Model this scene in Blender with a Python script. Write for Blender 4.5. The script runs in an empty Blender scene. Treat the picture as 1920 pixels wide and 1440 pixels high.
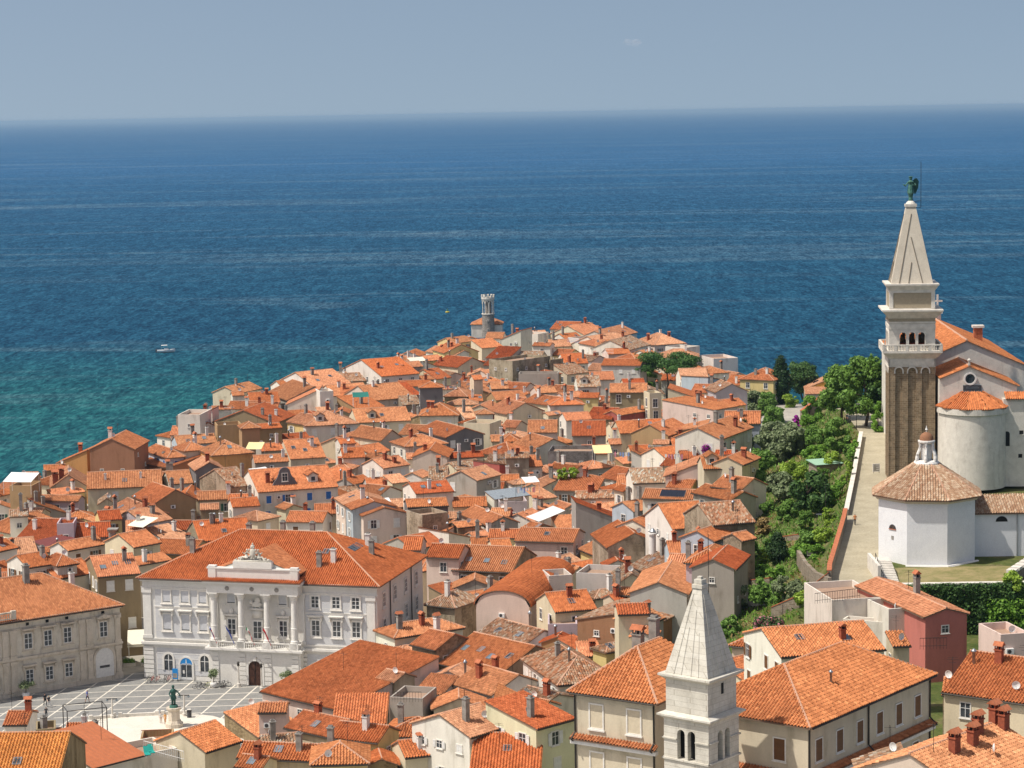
import bpy, bmesh, math, random
import numpy as np
from mathutils import Vector, Matrix
from mathutils.bvhtree import BVHTree
random.seed(7)
rng = np.random.default_rng(7)
R = math.radians
sc = bpy.context.scene
C = sc.collection

# ---------------------------------------------------------------- camera
FPX, CU, CV = 4350.0, 960.0, 720.0          # focal length and centre in pixels of a 1920 x 1440 frame
CAMZ = 85.0
ROLL = math.atan(33 / 1920)
PITCH = math.atan(508.5 * math.cos(ROLL) / FPX)
FW = Vector((0, math.cos(PITCH), -math.sin(PITCH)))
_u = Vector((0, math.sin(PITCH), math.cos(PITCH))); _r = Vector((1, 0, 0))
RT = _r * math.cos(ROLL) - _u * math.sin(ROLL)
UP = _u * math.cos(ROLL) + _r * math.sin(ROLL)
CAM = Vector((0, 0, CAMZ))
cd = bpy.data.cameras.new('camera'); cam = bpy.data.objects.new('camera', cd); C.objects.link(cam)
m = Matrix.Identity(4)
for i in range(3):
    m[i][0] = RT[i]; m[i][1] = UP[i]; m[i][2] = -FW[i]; m[i][3] = CAM[i]
cam.matrix_world = m
cd.sensor_width = 36; cd.lens = 36 * FPX / 1920; cd.clip_start = 1; cd.clip_end = 400000
sc.camera = cam

# ---------------------------------------------------------------- world, sun, exposure
SUN_EL, SUN_AZ = 60.0, 198.0                 # azimuth: degrees from +X towards +Y of the direction to the sun
S = Vector((math.cos(R(SUN_EL)) * math.cos(R(SUN_AZ)), math.cos(R(SUN_EL)) * math.sin(R(SUN_AZ)), math.sin(R(SUN_EL))))
w = bpy.data.worlds.new('World'); sc.world = w; w.use_nodes = True
nt = w.node_tree; bg = nt.nodes['Background']
sky = nt.nodes.new('ShaderNodeTexSky'); sky.sky_type = 'NISHITA'; sky.sun_disc = False
sky.sun_elevation = R(SUN_EL); sky.sun_rotation = R(90 - SUN_AZ)
sky.air_density = 1.0; sky.dust_density = 2.0; sky.ozone_density = 3.0; sky.altitude = 0
tint = nt.nodes.new('ShaderNodeMix'); tint.data_type = 'RGBA'; tint.blend_type = 'MULTIPLY'
tint.inputs[0].default_value = 1.0; tint.inputs[7].default_value = (1.14, .99, .82, 1)
tcw = nt.nodes.new('ShaderNodeTexCoord'); lift = nt.nodes.new('ShaderNodeVectorMath'); lift.operation = 'ADD'; lift.inputs[1].default_value = (0, 0, 0.22)
nt.links.new(tcw.outputs['Generated'], lift.inputs[0]); nt.links.new(lift.outputs[0], sky.inputs[0])
nt.links.new(sky.outputs[0], tint.inputs[6]); nt.links.new(tint.outputs[2], bg.inputs[0])
bg.inputs[1].default_value = 0.135
sl = bpy.data.lights.new('sun', 'SUN'); sun = bpy.data.objects.new('sun', sl); C.objects.link(sun)
sl.energy = 4.4; sl.angle = R(0.53); sl.color = (1.0, 0.94, 0.85)
sun.rotation_euler = (-S).to_track_quat('-Z', 'Y').to_euler()
sc.view_settings.view_transform = 'Standard'; sc.view_settings.look = 'None'
sc.view_settings.exposure = 0.12; sc.view_settings.gamma = 1.0
sc.render.engine = 'CYCLES'
sc.cycles.use_denoising = True
sc.cycles.max_bounces = 6; sc.cycles.diffuse_bounces = 4; sc.cycles.glossy_bounces = 2
sc.cycles.transparent_max_bounces = 24; sc.cycles.volume_bounces = 0
sc.cycles.caustics_reflective = False; sc.cycles.caustics_refractive = False

# ---------------------------------------------------------------- geometry of the view, terrain
def ray(u, v):
    return (FW * FPX + RT * (u - CU) - UP * (v - CV)).normalized()
def proj(p):
    d = Vector(p) - CAM; z = d.dot(FW)
    return (CU + FPX * d.dot(RT) / z, CV - FPX * d.dot(UP) / z)
def at_z(u, v, z):
    d = ray(u, v); t = (z - CAMZ) / d.z
    return CAM + d * t
def at_y(u, v, y):
    d = ray(u, v)
    return CAM + d * (y / d.y)
RIDGE = [(26, 150, 19), (34, 200, 17.5), (40, 260, 17.5), (42.5, 290.3, 18), (43.6, 291, 24), (44.4, 297, 24), (50.6, 327, 25), (57.6, 364, 26.5), (64.2, 400, 28), (66, 436, 28), (66, 470, 24), (70, 510, 14), (75, 560, 4)]
def sst(a, b, x):
    t = min(1, max(0, (x - a) / (b - a))); return t * t * (3 - 2 * t)
def ridge_at(y):
    if y <= RIDGE[0][1]: return RIDGE[0][0], RIDGE[0][2]
    for (x0, y0, z0), (x1, y1, z1) in zip(RIDGE, RIDGE[1:]):
        if y <= y1:
            t = (y - y0) / (y1 - y0); return x0 + (x1 - x0) * t, z0 + (z1 - z0) * t
    return RIDGE[-1][0], RIDGE[-1][2]
def T(x, y):
    rx, rz = ridge_at(y)
    base = 2.0 + max(0, 285 - y) * 0.085
    if y < 285 and x < -35: base = 2.0 + max(0, 285 - y) * 0.085 * sst(-75, -35, x)
    d = rx - x                               # metres to the left of the ridge path
    edge = 3.6 + 0.9 * sst(297, 330, y)
    if d < edge:
        top = rz
        if d < -45: top = rz - min(1, (-d - 45) / 30) * (rz + 1)
        return max(top, base if d > -45 else top)
    drop = 2.2 * sst(edge, edge + 1.5, d) + 0.52 * max(0, d - edge - 1.5)
    return max(base, rz - drop) if rz - drop > base + 1 else base + 1.0 * math.exp((rz - drop - base - 1))
def on_T(u, v, h=0.0):
    d = ray(u, v); z = 10.0; p = None
    # march along the ray until it falls below terrain + h
    t = 140.0; step = 2.0
    while t < 1200:
        p = CAM + d * t
        if p.z < T(p.x, p.y) + h:
            lo, hi = t - step, t
            for _ in range(18):
                mid = (lo + hi) / 2; q = CAM + d * mid
                if q.z < T(q.x, q.y) + h: hi = mid
                else: lo = mid
            return CAM + d * hi
        t += step
    return p

# ---------------------------------------------------------------- materials
MATS = {}
class NB:
    """small node-tree builder"""
    def __init__(s, name):
        s.m = bpy.data.materials.new(name); s.m.use_nodes = True
        s.t = s.m.node_tree; s.b = s.t.nodes['Principled BSDF']; s.n = s.t.nodes; MATS[name] = s.m
    def add(s, typ, **kw):
        n = s.n.new(typ)
        for k, v in kw.items():
            setattr(n, k, v)
        return n
    def link(s, a, b): s.t.links.new(a, b)
    def val(s, sock, v):
        if hasattr(v, 'is_output') or hasattr(v, 'links'): s.link(v, sock)
        else: sock.default_value = v
    def math(s, op, a, b=None, c=None):
        n = s.add('ShaderNodeMath', operation=op); s.val(n.inputs[0], a)
        if b is not None: s.val(n.inputs[1], b)
        if c is not None: s.val(n.inputs[2], c)
        return n.outputs[0]
    def mix(s, f, a, b, mode='MIX'):
        n = s.add('ShaderNodeMix', data_type='RGBA', blend_type=mode); s.val(n.inputs[0], f)
        for i, x in ((6, a), (7, b)):
            if isinstance(x, (tuple, list)): n.inputs[i].default_value = (*x[:3], 1)
            else: s.link(x, n.inputs[i])
        return n.outputs[2]
    def noise(s, vec, scale, detail=3, rough=0.55, dist=0.0):
        n = s.add('ShaderNodeTexNoise'); n.inputs['Scale'].default_value = scale
        n.inputs['Detail'].default_value = detail; n.inputs['Roughness'].default_value = rough
        n.inputs['Distortion'].default_value = dist
        if vec is not None: s.link(vec, n.inputs['Vector'])
        return n.outputs['Fac']
    def ramp(s, f, stops):
        n = s.add('ShaderNodeValToRGB'); s.link(f, n.inputs[0]); e = n.color_ramp.elements
        while len(e) > 1: e.remove(e[0])
        e[0].position, e[0].color = stops[0][0], (*stops[0][1], 1) if not isinstance(stops[0][1], float) else (stops[0][1],) * 3 + (1,)
        for p, c in stops[1:]:
            k = e.new(p); k.color = (*c, 1) if not isinstance(c, float) else (c, c, c, 1)
        return n.outputs[0]
    def coord(s, which='Object'):
        return s.add('ShaderNodeTexCoord').outputs[which]
    def mapping(s, vec, scale=(1, 1, 1), loc=(0, 0, 0)):
        n = s.add('ShaderNodeMapping'); n.inputs['Scale'].default_value = scale; n.inputs['Location'].default_value = loc
        s.link(vec, n.inputs['Vector']); return n.outputs[0]
    def sep(s, vec):
        n = s.add('ShaderNodeSeparateXYZ'); s.link(vec, n.inputs[0]); return n.outputs
    def bump(s, h, strength=0.3, dist=0.02):
        n = s.add('ShaderNodeBump'); n.inputs['Strength'].default_value = strength; n.inputs['Distance'].default_value = dist
        s.link(h, n.inputs['Height']); s.link(n.outputs[0], s.b.inputs['Normal'])
    def base(s, c): s.val(s.b.inputs['Base Color'], (*c, 1) if isinstance(c, tuple) else c)
    def rough(s, r): s.val(s.b.inputs['Roughness'], r)
    def spec(s, r): s.b.inputs['Specular IOR Level'].default_value = r
def plain(name, col, rough=0.7, metal=0.0, spec=0.3, var=0.12, scale=3.0):
    b = NB(name)
    n = b.noise(b.coord(), scale, 3)
    f = b.ramp(n, [(0.3, (1 - var,) * 3), (0.7, (1 + var * .5,) * 3)])
    b.base(b.mix(1.0, col, f, 'MULTIPLY')); b.rough(rough); b.b.inputs['Metallic'].default_value = metal; b.spec(spec)
    return b.m

def geo_pos(b): return b.add('ShaderNodeNewGeometry').outputs['Position']
def mat_wall():
    # painted plaster: the paint colour is the object's own colour
    b = NB('plaster'); oi = b.add('ShaderNodeObjectInfo'); pos = geo_pos(b)
    big = b.noise(b.mapping(pos, (.35, .35, .22)), 1.0, 4, .6)
    streak = b.noise(b.mapping(pos, (1.0, 1.0, .22)), 1.0, 5, .6)
    grain = b.noise(pos, 6.0, 3, .7)
    f = b.math('ADD', b.math('MULTIPLY', big, .5), b.math('MULTIPLY', streak, .5))
    dirt = b.ramp(f, [(.36, (.74, .72, .68)), (.45, (.93, .92, .90)), (.60, (1.03, 1.02, 1.0))])
    c = b.mix(1.0, oi.outputs['Color'], dirt, 'MULTIPLY')
    c = b.mix(1.0, c, b.ramp(grain, [(.3, (.93, .93, .93)), (.7, (1.03, 1.03, 1.03))]), 'MULTIPLY')
    b.base(c); b.rough(.9); b.spec(.1); b.bump(grain, .25, .03)
def mat_oldwall():
    # bare or peeling rubble wall
    b = NB('rubble'); oi = b.add('ShaderNodeObjectInfo'); pos = geo_pos(b)
    v = b.add('ShaderNodeTexVoronoi', feature='F1'); v.inputs['Scale'].default_value = 2.4; b.link(b.mapping(pos, (1, 1, 1.5)), v.inputs['Vector'])
    e = b.add('ShaderNodeTexVoronoi', feature='DISTANCE_TO_EDGE'); e.inputs['Scale'].default_value = 2.4; b.link(b.mapping(pos, (1, 1, 1.5)), e.inputs['Vector'])
    cell = b.mix(1.0, oi.outputs['Color'], b.ramp(b.sep(v.outputs['Color'])[0], [(0, (.72, .70, .66)), (1, (1.12, 1.08, 1.02))]), 'MULTIPLY')
    joint = b.ramp(e.outputs['Distance'], [(.0, (.75, .72, .68)), (.08, (1, 1, 1))])
    st = b.mix(1.0, cell, joint, 'MULTIPLY')
    big = b.noise(b.mapping(pos, (.3, .3, .2)), 1.0, 5, .65)
    plas = b.mix(b.ramp(big, [(.46, (0, 0, 0)), (.52, (1, 1, 1))]), st, b.mix(1.0, oi.outputs['Color'], (1.15, 1.13, 1.1), 'MULTIPLY'))
    streak = b.noise(b.mapping(pos, (.7, .7, .32)), 1.0, 5, .65)
    c = b.mix(1.0, plas, b.ramp(streak, [(.35, (.70, .68, .65)), (.6, (1.05, 1.05, 1.05))]), 'MULTIPLY')
    b.base(c); b.rough(.95); b.spec(.1); b.bump(e.outputs['Distance'], .5, .06)
def mat_tile(name, old=0.0):
    # barrel tiles: UV in metres, u across the slope, v up it
    b = NB(name); oi = b.add('ShaderNodeObjectInfo'); uv = b.coord('UV'); pos = geo_pos(b)
    u, v, _ = b.sep(uv)
    cu = b.math('FLOOR', b.math('DIVIDE', u, .34)); cv = b.math('FLOOR', b.math('DIVIDE', v, .40))
    wn = b.add('ShaderNodeTexWhiteNoise', noise_dimensions='3D')
    cmb = b.add('ShaderNodeCombineXYZ'); b.link(cu, cmb.inputs[0]); b.link(cv, cmb.inputs[1]); b.link(oi.outputs['Random'], cmb.inputs[2])
    b.link(cmb.outputs[0], wn.inputs['Vector'])
    if 0 < old < .5:
        tilev = b.ramp(wn.outputs['Value'], [(0, (.72, .62, .55)), (.4, (.95, .92, .88)), (.7, (1.08, 1.15, 1.2)), (1, (1.25, 1.5, 1.65))])
    elif old < .5:
        tilev = b.ramp(wn.outputs['Value'], [(0, (.74, .70, .68)), (.5, (1, 1, 1)), (.9, (1.1, 1.12, 1.12)), (1, (1.25, 1.4, 1.45))])
    else:
        tilev = b.ramp(wn.outputs['Value'], [(0, (.45, .50, .55)), (.35, (.8, .85, .9)), (.6, (1, 1, 1)), (.85, (1.05, 1.5, 2.0)), (1, (1.2, 2.2, 3.4))])
    big = b.noise(b.mapping(pos, (.22, .22, .5)), 1.0, 4, .6)
    patch = b.ramp(big, [(.3, (.86, .84, .84)), (.5, (1, 1, 1)), (.7, (1.08, 1.12, 1.14))])
    c = b.mix(1.0, oi.outputs['Color'], tilev, 'MULTIPLY'); c = b.mix(1.0, c, patch, 'MULTIPLY')
    if old >= .5:
        lich = b.noise(pos, 1.1, 5, .75)
        c = b.mix(b.math('MULTIPLY', b.ramp(lich, [(.48, 0.0), (.60, 1.0)]), .55), c, (.36, .29, .20))
        dk = b.noise(b.mapping(pos, (1, 1, 1), (7, 3, 1)), 2.2, 4, .8)
        c = b.mix(b.math('MULTIPLY', b.ramp(dk, [(.56, 0.0), (.68, 1.0)]), .45), c, (.13, .10, .075))
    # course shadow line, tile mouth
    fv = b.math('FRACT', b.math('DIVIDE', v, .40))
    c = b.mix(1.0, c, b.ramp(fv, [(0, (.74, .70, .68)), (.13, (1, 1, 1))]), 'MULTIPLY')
    st = b.noise(pos, .9, 5, .7)
    c = b.mix(b.math('MULTIPLY', b.ramp(st, [(.6, 0.0), (.74, 1.0)]), .22), c, (.18, .10, .065))
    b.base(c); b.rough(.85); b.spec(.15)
mat_wall(); mat_oldwall(); mat_tile('tile'); mat_tile('tile_old', 1.0)
def mat_objcol(name, rough=.7, spec=.3, metal=0.0):
    b = NB(name); oi = b.add('ShaderNodeObjectInfo'); n = b.noise(geo_pos(b), 2.0, 4)
    b.base(b.mix(1.0, oi.outputs['Color'], b.ramp(n, [(.3, (.85, .85, .85)), (.7, (1.05, 1.05, 1.05))]), 'MULTIPLY')); b.rough(rough); b.spec(spec); b.b.inputs['Metallic'].default_value = metal
mat_objcol('paint', .6); mat_objcol('cloth', .95, .05); mat_objcol('metal_sheet', .45, .5, .3)
plain('ridge', (.52, .30, .20), .9)
plain('soffit', (.20, .13, .09), .9)
plain('concrete', (.30, .28, .25), .95, var=.35, scale=1.5)
plain('brick_red', (.33, .09, .045), .9, var=.3)
plain('hat_tile', (.45, .15, .07), .9, var=.3)
plain('white_plaster', (.72, .70, .66), .9, var=.12)
plain('stone_white', (.66, .62, .55), .85, var=.2, scale=1.2)
plain('stone_trim', (.74, .71, .65), .8, var=.12)
plain('dark_metal', (.05, .045, .04), .5, .6)
plain('zinc', (.35, .37, .39), .4, .7)
plain('white_metal', (.75, .75, .73), .4, 0, .4, .05)
plain('ac_dark', (.06, .06, .065), .5)
plain('black', (.012, .012, .012), .7)
plain('wood_brown', (.17, .085, .035), .7, var=.3)
plain('wood_dark', (.07, .03, .018), .6, var=.3)
plain('bronze', (.07, .19, .15), .6, .3, .4, .45, 4.0)
def mat_glass():
    b = NB('pane'); n = b.noise(b.coord(), 2.0, 2); b.base(b.ramp(n, [(.35, (.022, .026, .03)), (.65, (.07, .08, .09))])); b.rough(.08); b.spec(.5)
mat_glass()
plain('glass_light', (.16, .20, .23), .1, 0, .6, .3)
plain('curtain', (.55, .56, .58), .8)
plain('solar', (.012, .016, .03), .15, .2, .6)
M = MATS

# ---------------------------------------------------------------- mesh helpers
class MB:
    def __init__(s): s.v = []; s.f = []; s.mi = []; s.uv = {}; s.mats = []
    def mat(s, name):
        mt = M[name]
        if mt not in s.mats: s.mats.append(mt)
        return s.mats.index(mt)
    def face(s, pts, mat, uvs=None):
        i = len(s.v); s.v += [tuple(p) for p in pts]; s.f.append(tuple(range(i, i + len(pts)))); s.mi.append(s.mat(mat))
        if uvs: s.uv[len(s.f) - 1] = uvs
    def quadgrid(s, rows, mat):
        # rows: list of equal-length point lists
        i = len(s.v); n = len(rows[0]); k = s.mat(mat)
        for r in rows: s.v += [tuple(p) for p in r]
        for a in range(len(rows) - 1):
            for b in range(n - 1):
                s.f.append((i + a * n + b, i + a * n + b + 1, i + (a + 1) * n + b + 1, i + (a + 1) * n + b)); s.mi.append(k)
    def box(s, x0, x1, y0, y1, z0, z1, mat, M4=None):
        p = [(x, y, z) for z in (z0, z1) for y in (y0, y1) for x in (x0, x1)]
        if M4 is not None: p = [tuple(M4 @ Vector(q)) for q in p]
        i = len(s.v); s.v += p; k = s.mat(mat)
        for f in ((0, 2, 3, 1), (4, 5, 7, 6), (0, 1, 5, 4), (1, 3, 7, 5), (3, 2, 6, 7), (2, 0, 4, 6)):
            s.f.append(tuple(i + j for j in f)); s.mi.append(k)
    def prism(s, poly, z0, z1, mat, taper=1.0, cx=0, cy=0):
        i = len(s.v); n = len(poly); k = s.mat(mat)
        s.v += [(x, y, z0) for x, y in poly] + [(cx + (x - cx) * taper, cy + (y - cy) * taper, z1) for x, y in poly]
        for j in range(n):
            s.f.append((i + j, i + (j + 1) % n, i + n + (j + 1) % n, i + n + j)); s.mi.append(k)
        s.f.append(tuple(range(i + n, i + 2 * n))); s.mi.append(k); s.f.append(tuple(range(i + n - 1, i - 1, -1))); s.mi.append(k)
    def lathe(s, prof, mat, n=16, cx=0, cy=0, a0=0, a1=2 * math.pi):
        full = abs(a1 - a0 - 2 * math.pi) < 1e-6; k = s.mat(mat); i = len(s.v); m_ = n if full else n + 1
        for r, z in prof:
            for j in range(m_):
                a = a0 + (a1 - a0) * j / n; s.v.append((cx + r * math.cos(a), cy + r * math.sin(a), z))
        for q in range(len(prof) - 1):
            for j in range(n):
                j2 = (j + 1) % m_ if full else j + 1
                s.f.append((i + q * m_ + j, i + q * m_ + j2, i + (q + 1) * m_ + j2, i + (q + 1) * m_ + j)); s.mi.append(k)
    def tube(s, pts, r, mat, n=6, r1=None):
        pts = [Vector(p) for p in pts]; k = s.mat(mat); i = len(s.v); N = len(pts)
        for q, p in enumerate(pts):
            d = (pts[min(q + 1, N - 1)] - pts[max(q - 1, 0)]).normalized()
            a = d.orthogonal().normalized() if abs(d.z) > .99 else d.cross(Vector((0, 0, 1))).normalized(); b = d.cross(a)
            rr = r if r1 is None else r + (r1 - r) * q / max(1, N - 1)
            for j in range(n):
                t = 2 * math.pi * j / n; s.v.append(tuple(p + a * rr * math.cos(t) + b * rr * math.sin(t)))
        for q in range(N - 1):
            for j in range(n):
                s.f.append((i + q * n + j, i + q * n + (j + 1) % n, i + (q + 1) * n + (j + 1) % n, i + (q + 1) * n + j)); s.mi.append(k)
        s.f.append(tuple(i + j for j in range(n))); s.mi.append(k); s.f.append(tuple(i + (N - 1) * n + j for j in range(n - 1, -1, -1))); s.mi.append(k)
    def mesh(s, name, smooth=False):
        me = bpy.data.meshes.new(name); me.from_pydata(s.v, [], s.f)
        for mt in s.mats: me.materials.append(mt)
        me.polygons.foreach_set('material_index', s.mi)
        if smooth: me.polygons.foreach_set('use_smooth', [True] * len(s.f))
        if s.uv:
            l = me.uv_layers.new(name='UVMap'); d = np.zeros(len(me.loops) * 2, dtype=np.float32)
            st = 0
            for fi, f in enumerate(s.f):
                q = s.uv.get(fi)
                if q:
                    for j, (a, b_) in enumerate(q): d[2 * (st + j)] = a; d[2 * (st + j) + 1] = b_
                st += len(f)
            l.data.foreach_set('uv', d)
        me.update(); return me
    def build(s, name, parent=None, loc=None, rz=0, col=None, smooth=False):
        return add(name, s.mesh(name, smooth), parent, loc, rz, col)
def add(name, me, parent=None, loc=None, rz=0, col=None):
    o = bpy.data.objects.new(name, me); C.objects.link(o)
    if parent is not None: o.parent = parent
    if loc is not None: o.location = loc
    if rz: o.rotation_euler = (0, 0, rz)
    if col is not None: o.color = (*col, 1)
    return o
def tag(o, label=None, cat=None, group=None, kind=None):
    if label: o['label'] = label
    if cat: o['category'] = cat
    if group: o['group'] = group
    if kind: o['kind'] = kind
    return o
def empty(name, loc, rz=0, label=None, cat=None, group=None):
    o = bpy.data.objects.new(name, None); C.objects.link(o); o.location = loc; o.rotation_euler = (0, 0, rz)
    return tag(o, label, cat, group)
def np_mesh(name, verts, faces, mats, mi=None, smooth=False):
    """fast mesh from numpy arrays; faces is (n,k)"""
    me = bpy.data.meshes.new(name); nv = len(verts); nf, k = faces.shape
    me.vertices.add(nv); me.vertices.foreach_set('co', np.ascontiguousarray(verts, dtype=np.float32).ravel())
    me.loops.add(nf * k); me.loops.foreach_set('vertex_index', np.ascontiguousarray(faces, dtype=np.int32).ravel())
    me.polygons.add(nf); me.polygons.foreach_set('loop_start', np.arange(0, nf * k, k, dtype=np.int32))
    for mt in mats: me.materials.append(M[mt])
    if mi is not None: me.polygons.foreach_set('material_index', np.asarray(mi, dtype=np.int32))
    if smooth: me.polygons.foreach_set('use_smooth', np.ones(nf, dtype=bool))
    me.update(calc_edges=True); me.validate(); return me
# ---------------------------------------------------------------- sea, land, haze
def mat_sea():
    b = NB('sea_water'); pos = geo_pos(b); x, y, z = b.sep(pos)
    # distance from the western shore (a line from (-106,490) to (-10,840)) gives the shallow water
    # signed distance to the shore line, positive to the west
    dx, dy = 96.0, 350.0; L = math.hypot(dx, dy); nx, ny = -dy / L, dx / L
    sd = b.math('ADD', b.math('ADD', b.math('MULTIPLY', x, nx), b.math('MULTIPLY', y, ny)), 106 * nx - 490 * ny)
    wob = b.noise(b.mapping(pos, (.012, .012, 0)), 1.0, 4, .6)
    sdw = b.math('ADD', sd, b.math('MULTIPLY', b.math('SUBTRACT', wob, .5), 60))
    # the shelf narrows towards the point and ends there
    along = b.math('SUBTRACT', y, 490)
    width = b.math('MULTIPLY', b.math('SUBTRACT', 560, along), .10)
    sh = b.math('DIVIDE', sdw, b.math('MAXIMUM', width, 6))
    shal = b.ramp(sh, [(0.0, 1.0), (.25, .7), (.6, .2), (1.0, 0.0)])
    shal = b.math('MULTIPLY', shal, b.math('MULTIPLY', b.math('GREATER_THAN', sd, -60), b.ramp(b.math('DIVIDE', along, 400), [(.55, 1.0), (.9, 0.0)])))
    # east shore, thin
    sde = b.math('SUBTRACT', b.math('ADD', x, b.math('MULTIPLY', y, .33)), 292)
    shal2 = b.math('MULTIPLY', b.ramp(b.math('DIVIDE', sde, 60), [(0, .6), (.4, .25), (1, 0.0)]), b.ramp(b.math('DIVIDE', y, 1000), [(.70, 1.0), (.9, 0.0)]))
    shal = b.math('MAXIMUM', shal, shal2)
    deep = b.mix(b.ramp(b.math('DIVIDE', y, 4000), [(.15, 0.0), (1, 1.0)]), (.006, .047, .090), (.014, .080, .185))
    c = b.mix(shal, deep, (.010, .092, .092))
    # wind slicks: long bands, stretched across the view
    s1 = b.noise(b.mapping(pos, (.0005, .0050, 0)), 1.0, 5, .62, 1.8)
    s2 = b.noise(b.mapping(pos, (.0020, .012, 0), (31, 7, 0)), 1.0, 4, .62, 1.8)
    sl1 = b.ramp(s1, [(.53, 0.0), (.63, 1.0)]); sl2 = b.ramp(s2, [(.58, 0.0), (.66, 1.0)])
    slick = b.math('MINIMUM', b.math('ADD', b.math('MULTIPLY', sl1, .6), b.math('MULTIPLY', sl2, .5)), 1.0)
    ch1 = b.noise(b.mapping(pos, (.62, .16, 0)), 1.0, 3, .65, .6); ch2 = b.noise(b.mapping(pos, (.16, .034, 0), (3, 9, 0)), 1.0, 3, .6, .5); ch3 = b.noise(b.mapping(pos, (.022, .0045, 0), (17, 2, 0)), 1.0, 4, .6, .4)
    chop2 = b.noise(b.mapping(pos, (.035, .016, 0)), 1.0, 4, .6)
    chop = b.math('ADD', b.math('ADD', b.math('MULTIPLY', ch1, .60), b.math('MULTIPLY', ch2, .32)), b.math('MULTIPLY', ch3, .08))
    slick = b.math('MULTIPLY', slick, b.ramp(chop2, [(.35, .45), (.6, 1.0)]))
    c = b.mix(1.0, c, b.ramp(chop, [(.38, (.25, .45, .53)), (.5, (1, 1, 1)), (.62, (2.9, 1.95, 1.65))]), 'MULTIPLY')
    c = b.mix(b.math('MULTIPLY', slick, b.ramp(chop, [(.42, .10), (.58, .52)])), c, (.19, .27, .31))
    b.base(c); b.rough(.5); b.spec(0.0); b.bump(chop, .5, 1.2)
    gl = b.add('ShaderNodeBsdfGlossy'); gl.inputs['Roughness'].default_value = .22; mx = b.add('ShaderNodeMixShader'); mx.inputs[0].default_value = .05
    out = [q for q in b.n if q.type == 'OUTPUT_MATERIAL'][0]; b.link(b.b.outputs[0], mx.inputs[1]); b.link(gl.outputs[0], mx.inputs[2]); b.link(mx.outputs[0], out.inputs[0])
    bn = [q for q in b.n if q.type == 'BUMP'][0]; b.link(bn.outputs[0], gl.inputs['Normal'])
mat_sea()
mb = MB(); SEA = 160000.0
ys = [300, 420, 560, 760, 1100, 2000, 5000, 20000, 60000, SEA]; xs = [-SEA, -20000, -4000, -900, -250, -100, 0, 100, 250, 900, 4000, 20000, SEA]
mb.quadgrid([[(x, y, 0.0) for x in xs] for y in [-2000, 0] + ys], 'sea_water')
tag(mb.build('sea'), 'deep blue sea with pale wind slicks and turquoise shallows', None, None, 'structure')

def mat_ground():
    b = NB('earth'); pos = geo_pos(b)
    n = b.noise(pos, .25, 6, .65); n2 = b.noise(pos, 2.2, 4, .7)
    c = b.ramp(n, [(.34, (.055, .085, .022)), (.5, (.10, .115, .035)), (.66, (.20, .165, .09))])
    c = b.mix(1.0, c, b.ramp(n2, [(.3, (.65, .65, .65)), (.7, (1.25, 1.25, 1.2))]), 'MULTIPLY')
    b.base(c); b.rough(.95); b.spec(.1); b.bump(n2, .5, .15)
    b = NB('paving_old'); pos = geo_pos(b); n = b.noise(pos, .6, 5, .6)
    b.base(b.ramp(n, [(.3, (.30, .28, .24)), (.7, (.42, .39, .33))])); b.rough(.9); b.spec(.15)
mat_ground()
COAST = [(-140, 470), (-112, 488), (-98, 520), (-90, 560), (-84, 600), (-72, 660), (-56, 700), (-38, 750), (-24, 790), (-18, 835), (-6, 850), (10, 846), (30, 822), (46, 770), (60, 715), (74, 665), (86, 610), (100, 560), (112, 500), (118, 440), (120, 380), (125, 200), (125, 120), (-140, 120)]
def in_poly(x, y, P):
    c = False; j = len(P) - 1
    for i in range(len(P)):
        (xi, yi), (xj, yj) = P[i], P[j]
        if (yi > y) != (yj > y) and x < (xj - xi) * (y - yi) / (yj - yi) + xi: c = not c
        j = i
    return c
# land: a grid draped on the terrain, clipped to the coast by pulling border points below the water
gx = np.arange(-150, 140.1, 2.5); gy = np.arange(120, 865, 2.5)
V = np.zeros((len(gy), len(gx), 3)); 
for i, y in enumerate(gy):
    for j, x in enumerate(gx):
        V[i, j] = (x, y, T(x, y) if in_poly(x, y, COAST) else -3.0)
nxg = len(gx); idx = np.arange(len(gy) * nxg).reshape(len(gy), nxg)
Fc = np.stack([idx[:-1, :-1], idx[:-1, 1:], idx[1:, 1:], idx[1:, :-1]], -1).reshape(-1, 4)
Vf = V.reshape(-1, 3); keep = (Vf[Fc][:, :, 2] > -2.5).any(1); Fc = Fc[keep]
mid = Vf[Fc].mean(1)
def garden(x, y):
    rx, rz = ridge_at(y); return 1 if (x > rx - 42 and T(x, y) > 4.2 and y > 235) else 0
mi = [0 if garden(p[0], p[1]) else 1 for p in mid]
tag(add('ground', np_mesh('ground', Vf, Fc, ['earth', 'paving_old'], mi, True)), 'sloping garden ground and town paving of the peninsula', None, None, 'structure')
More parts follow.
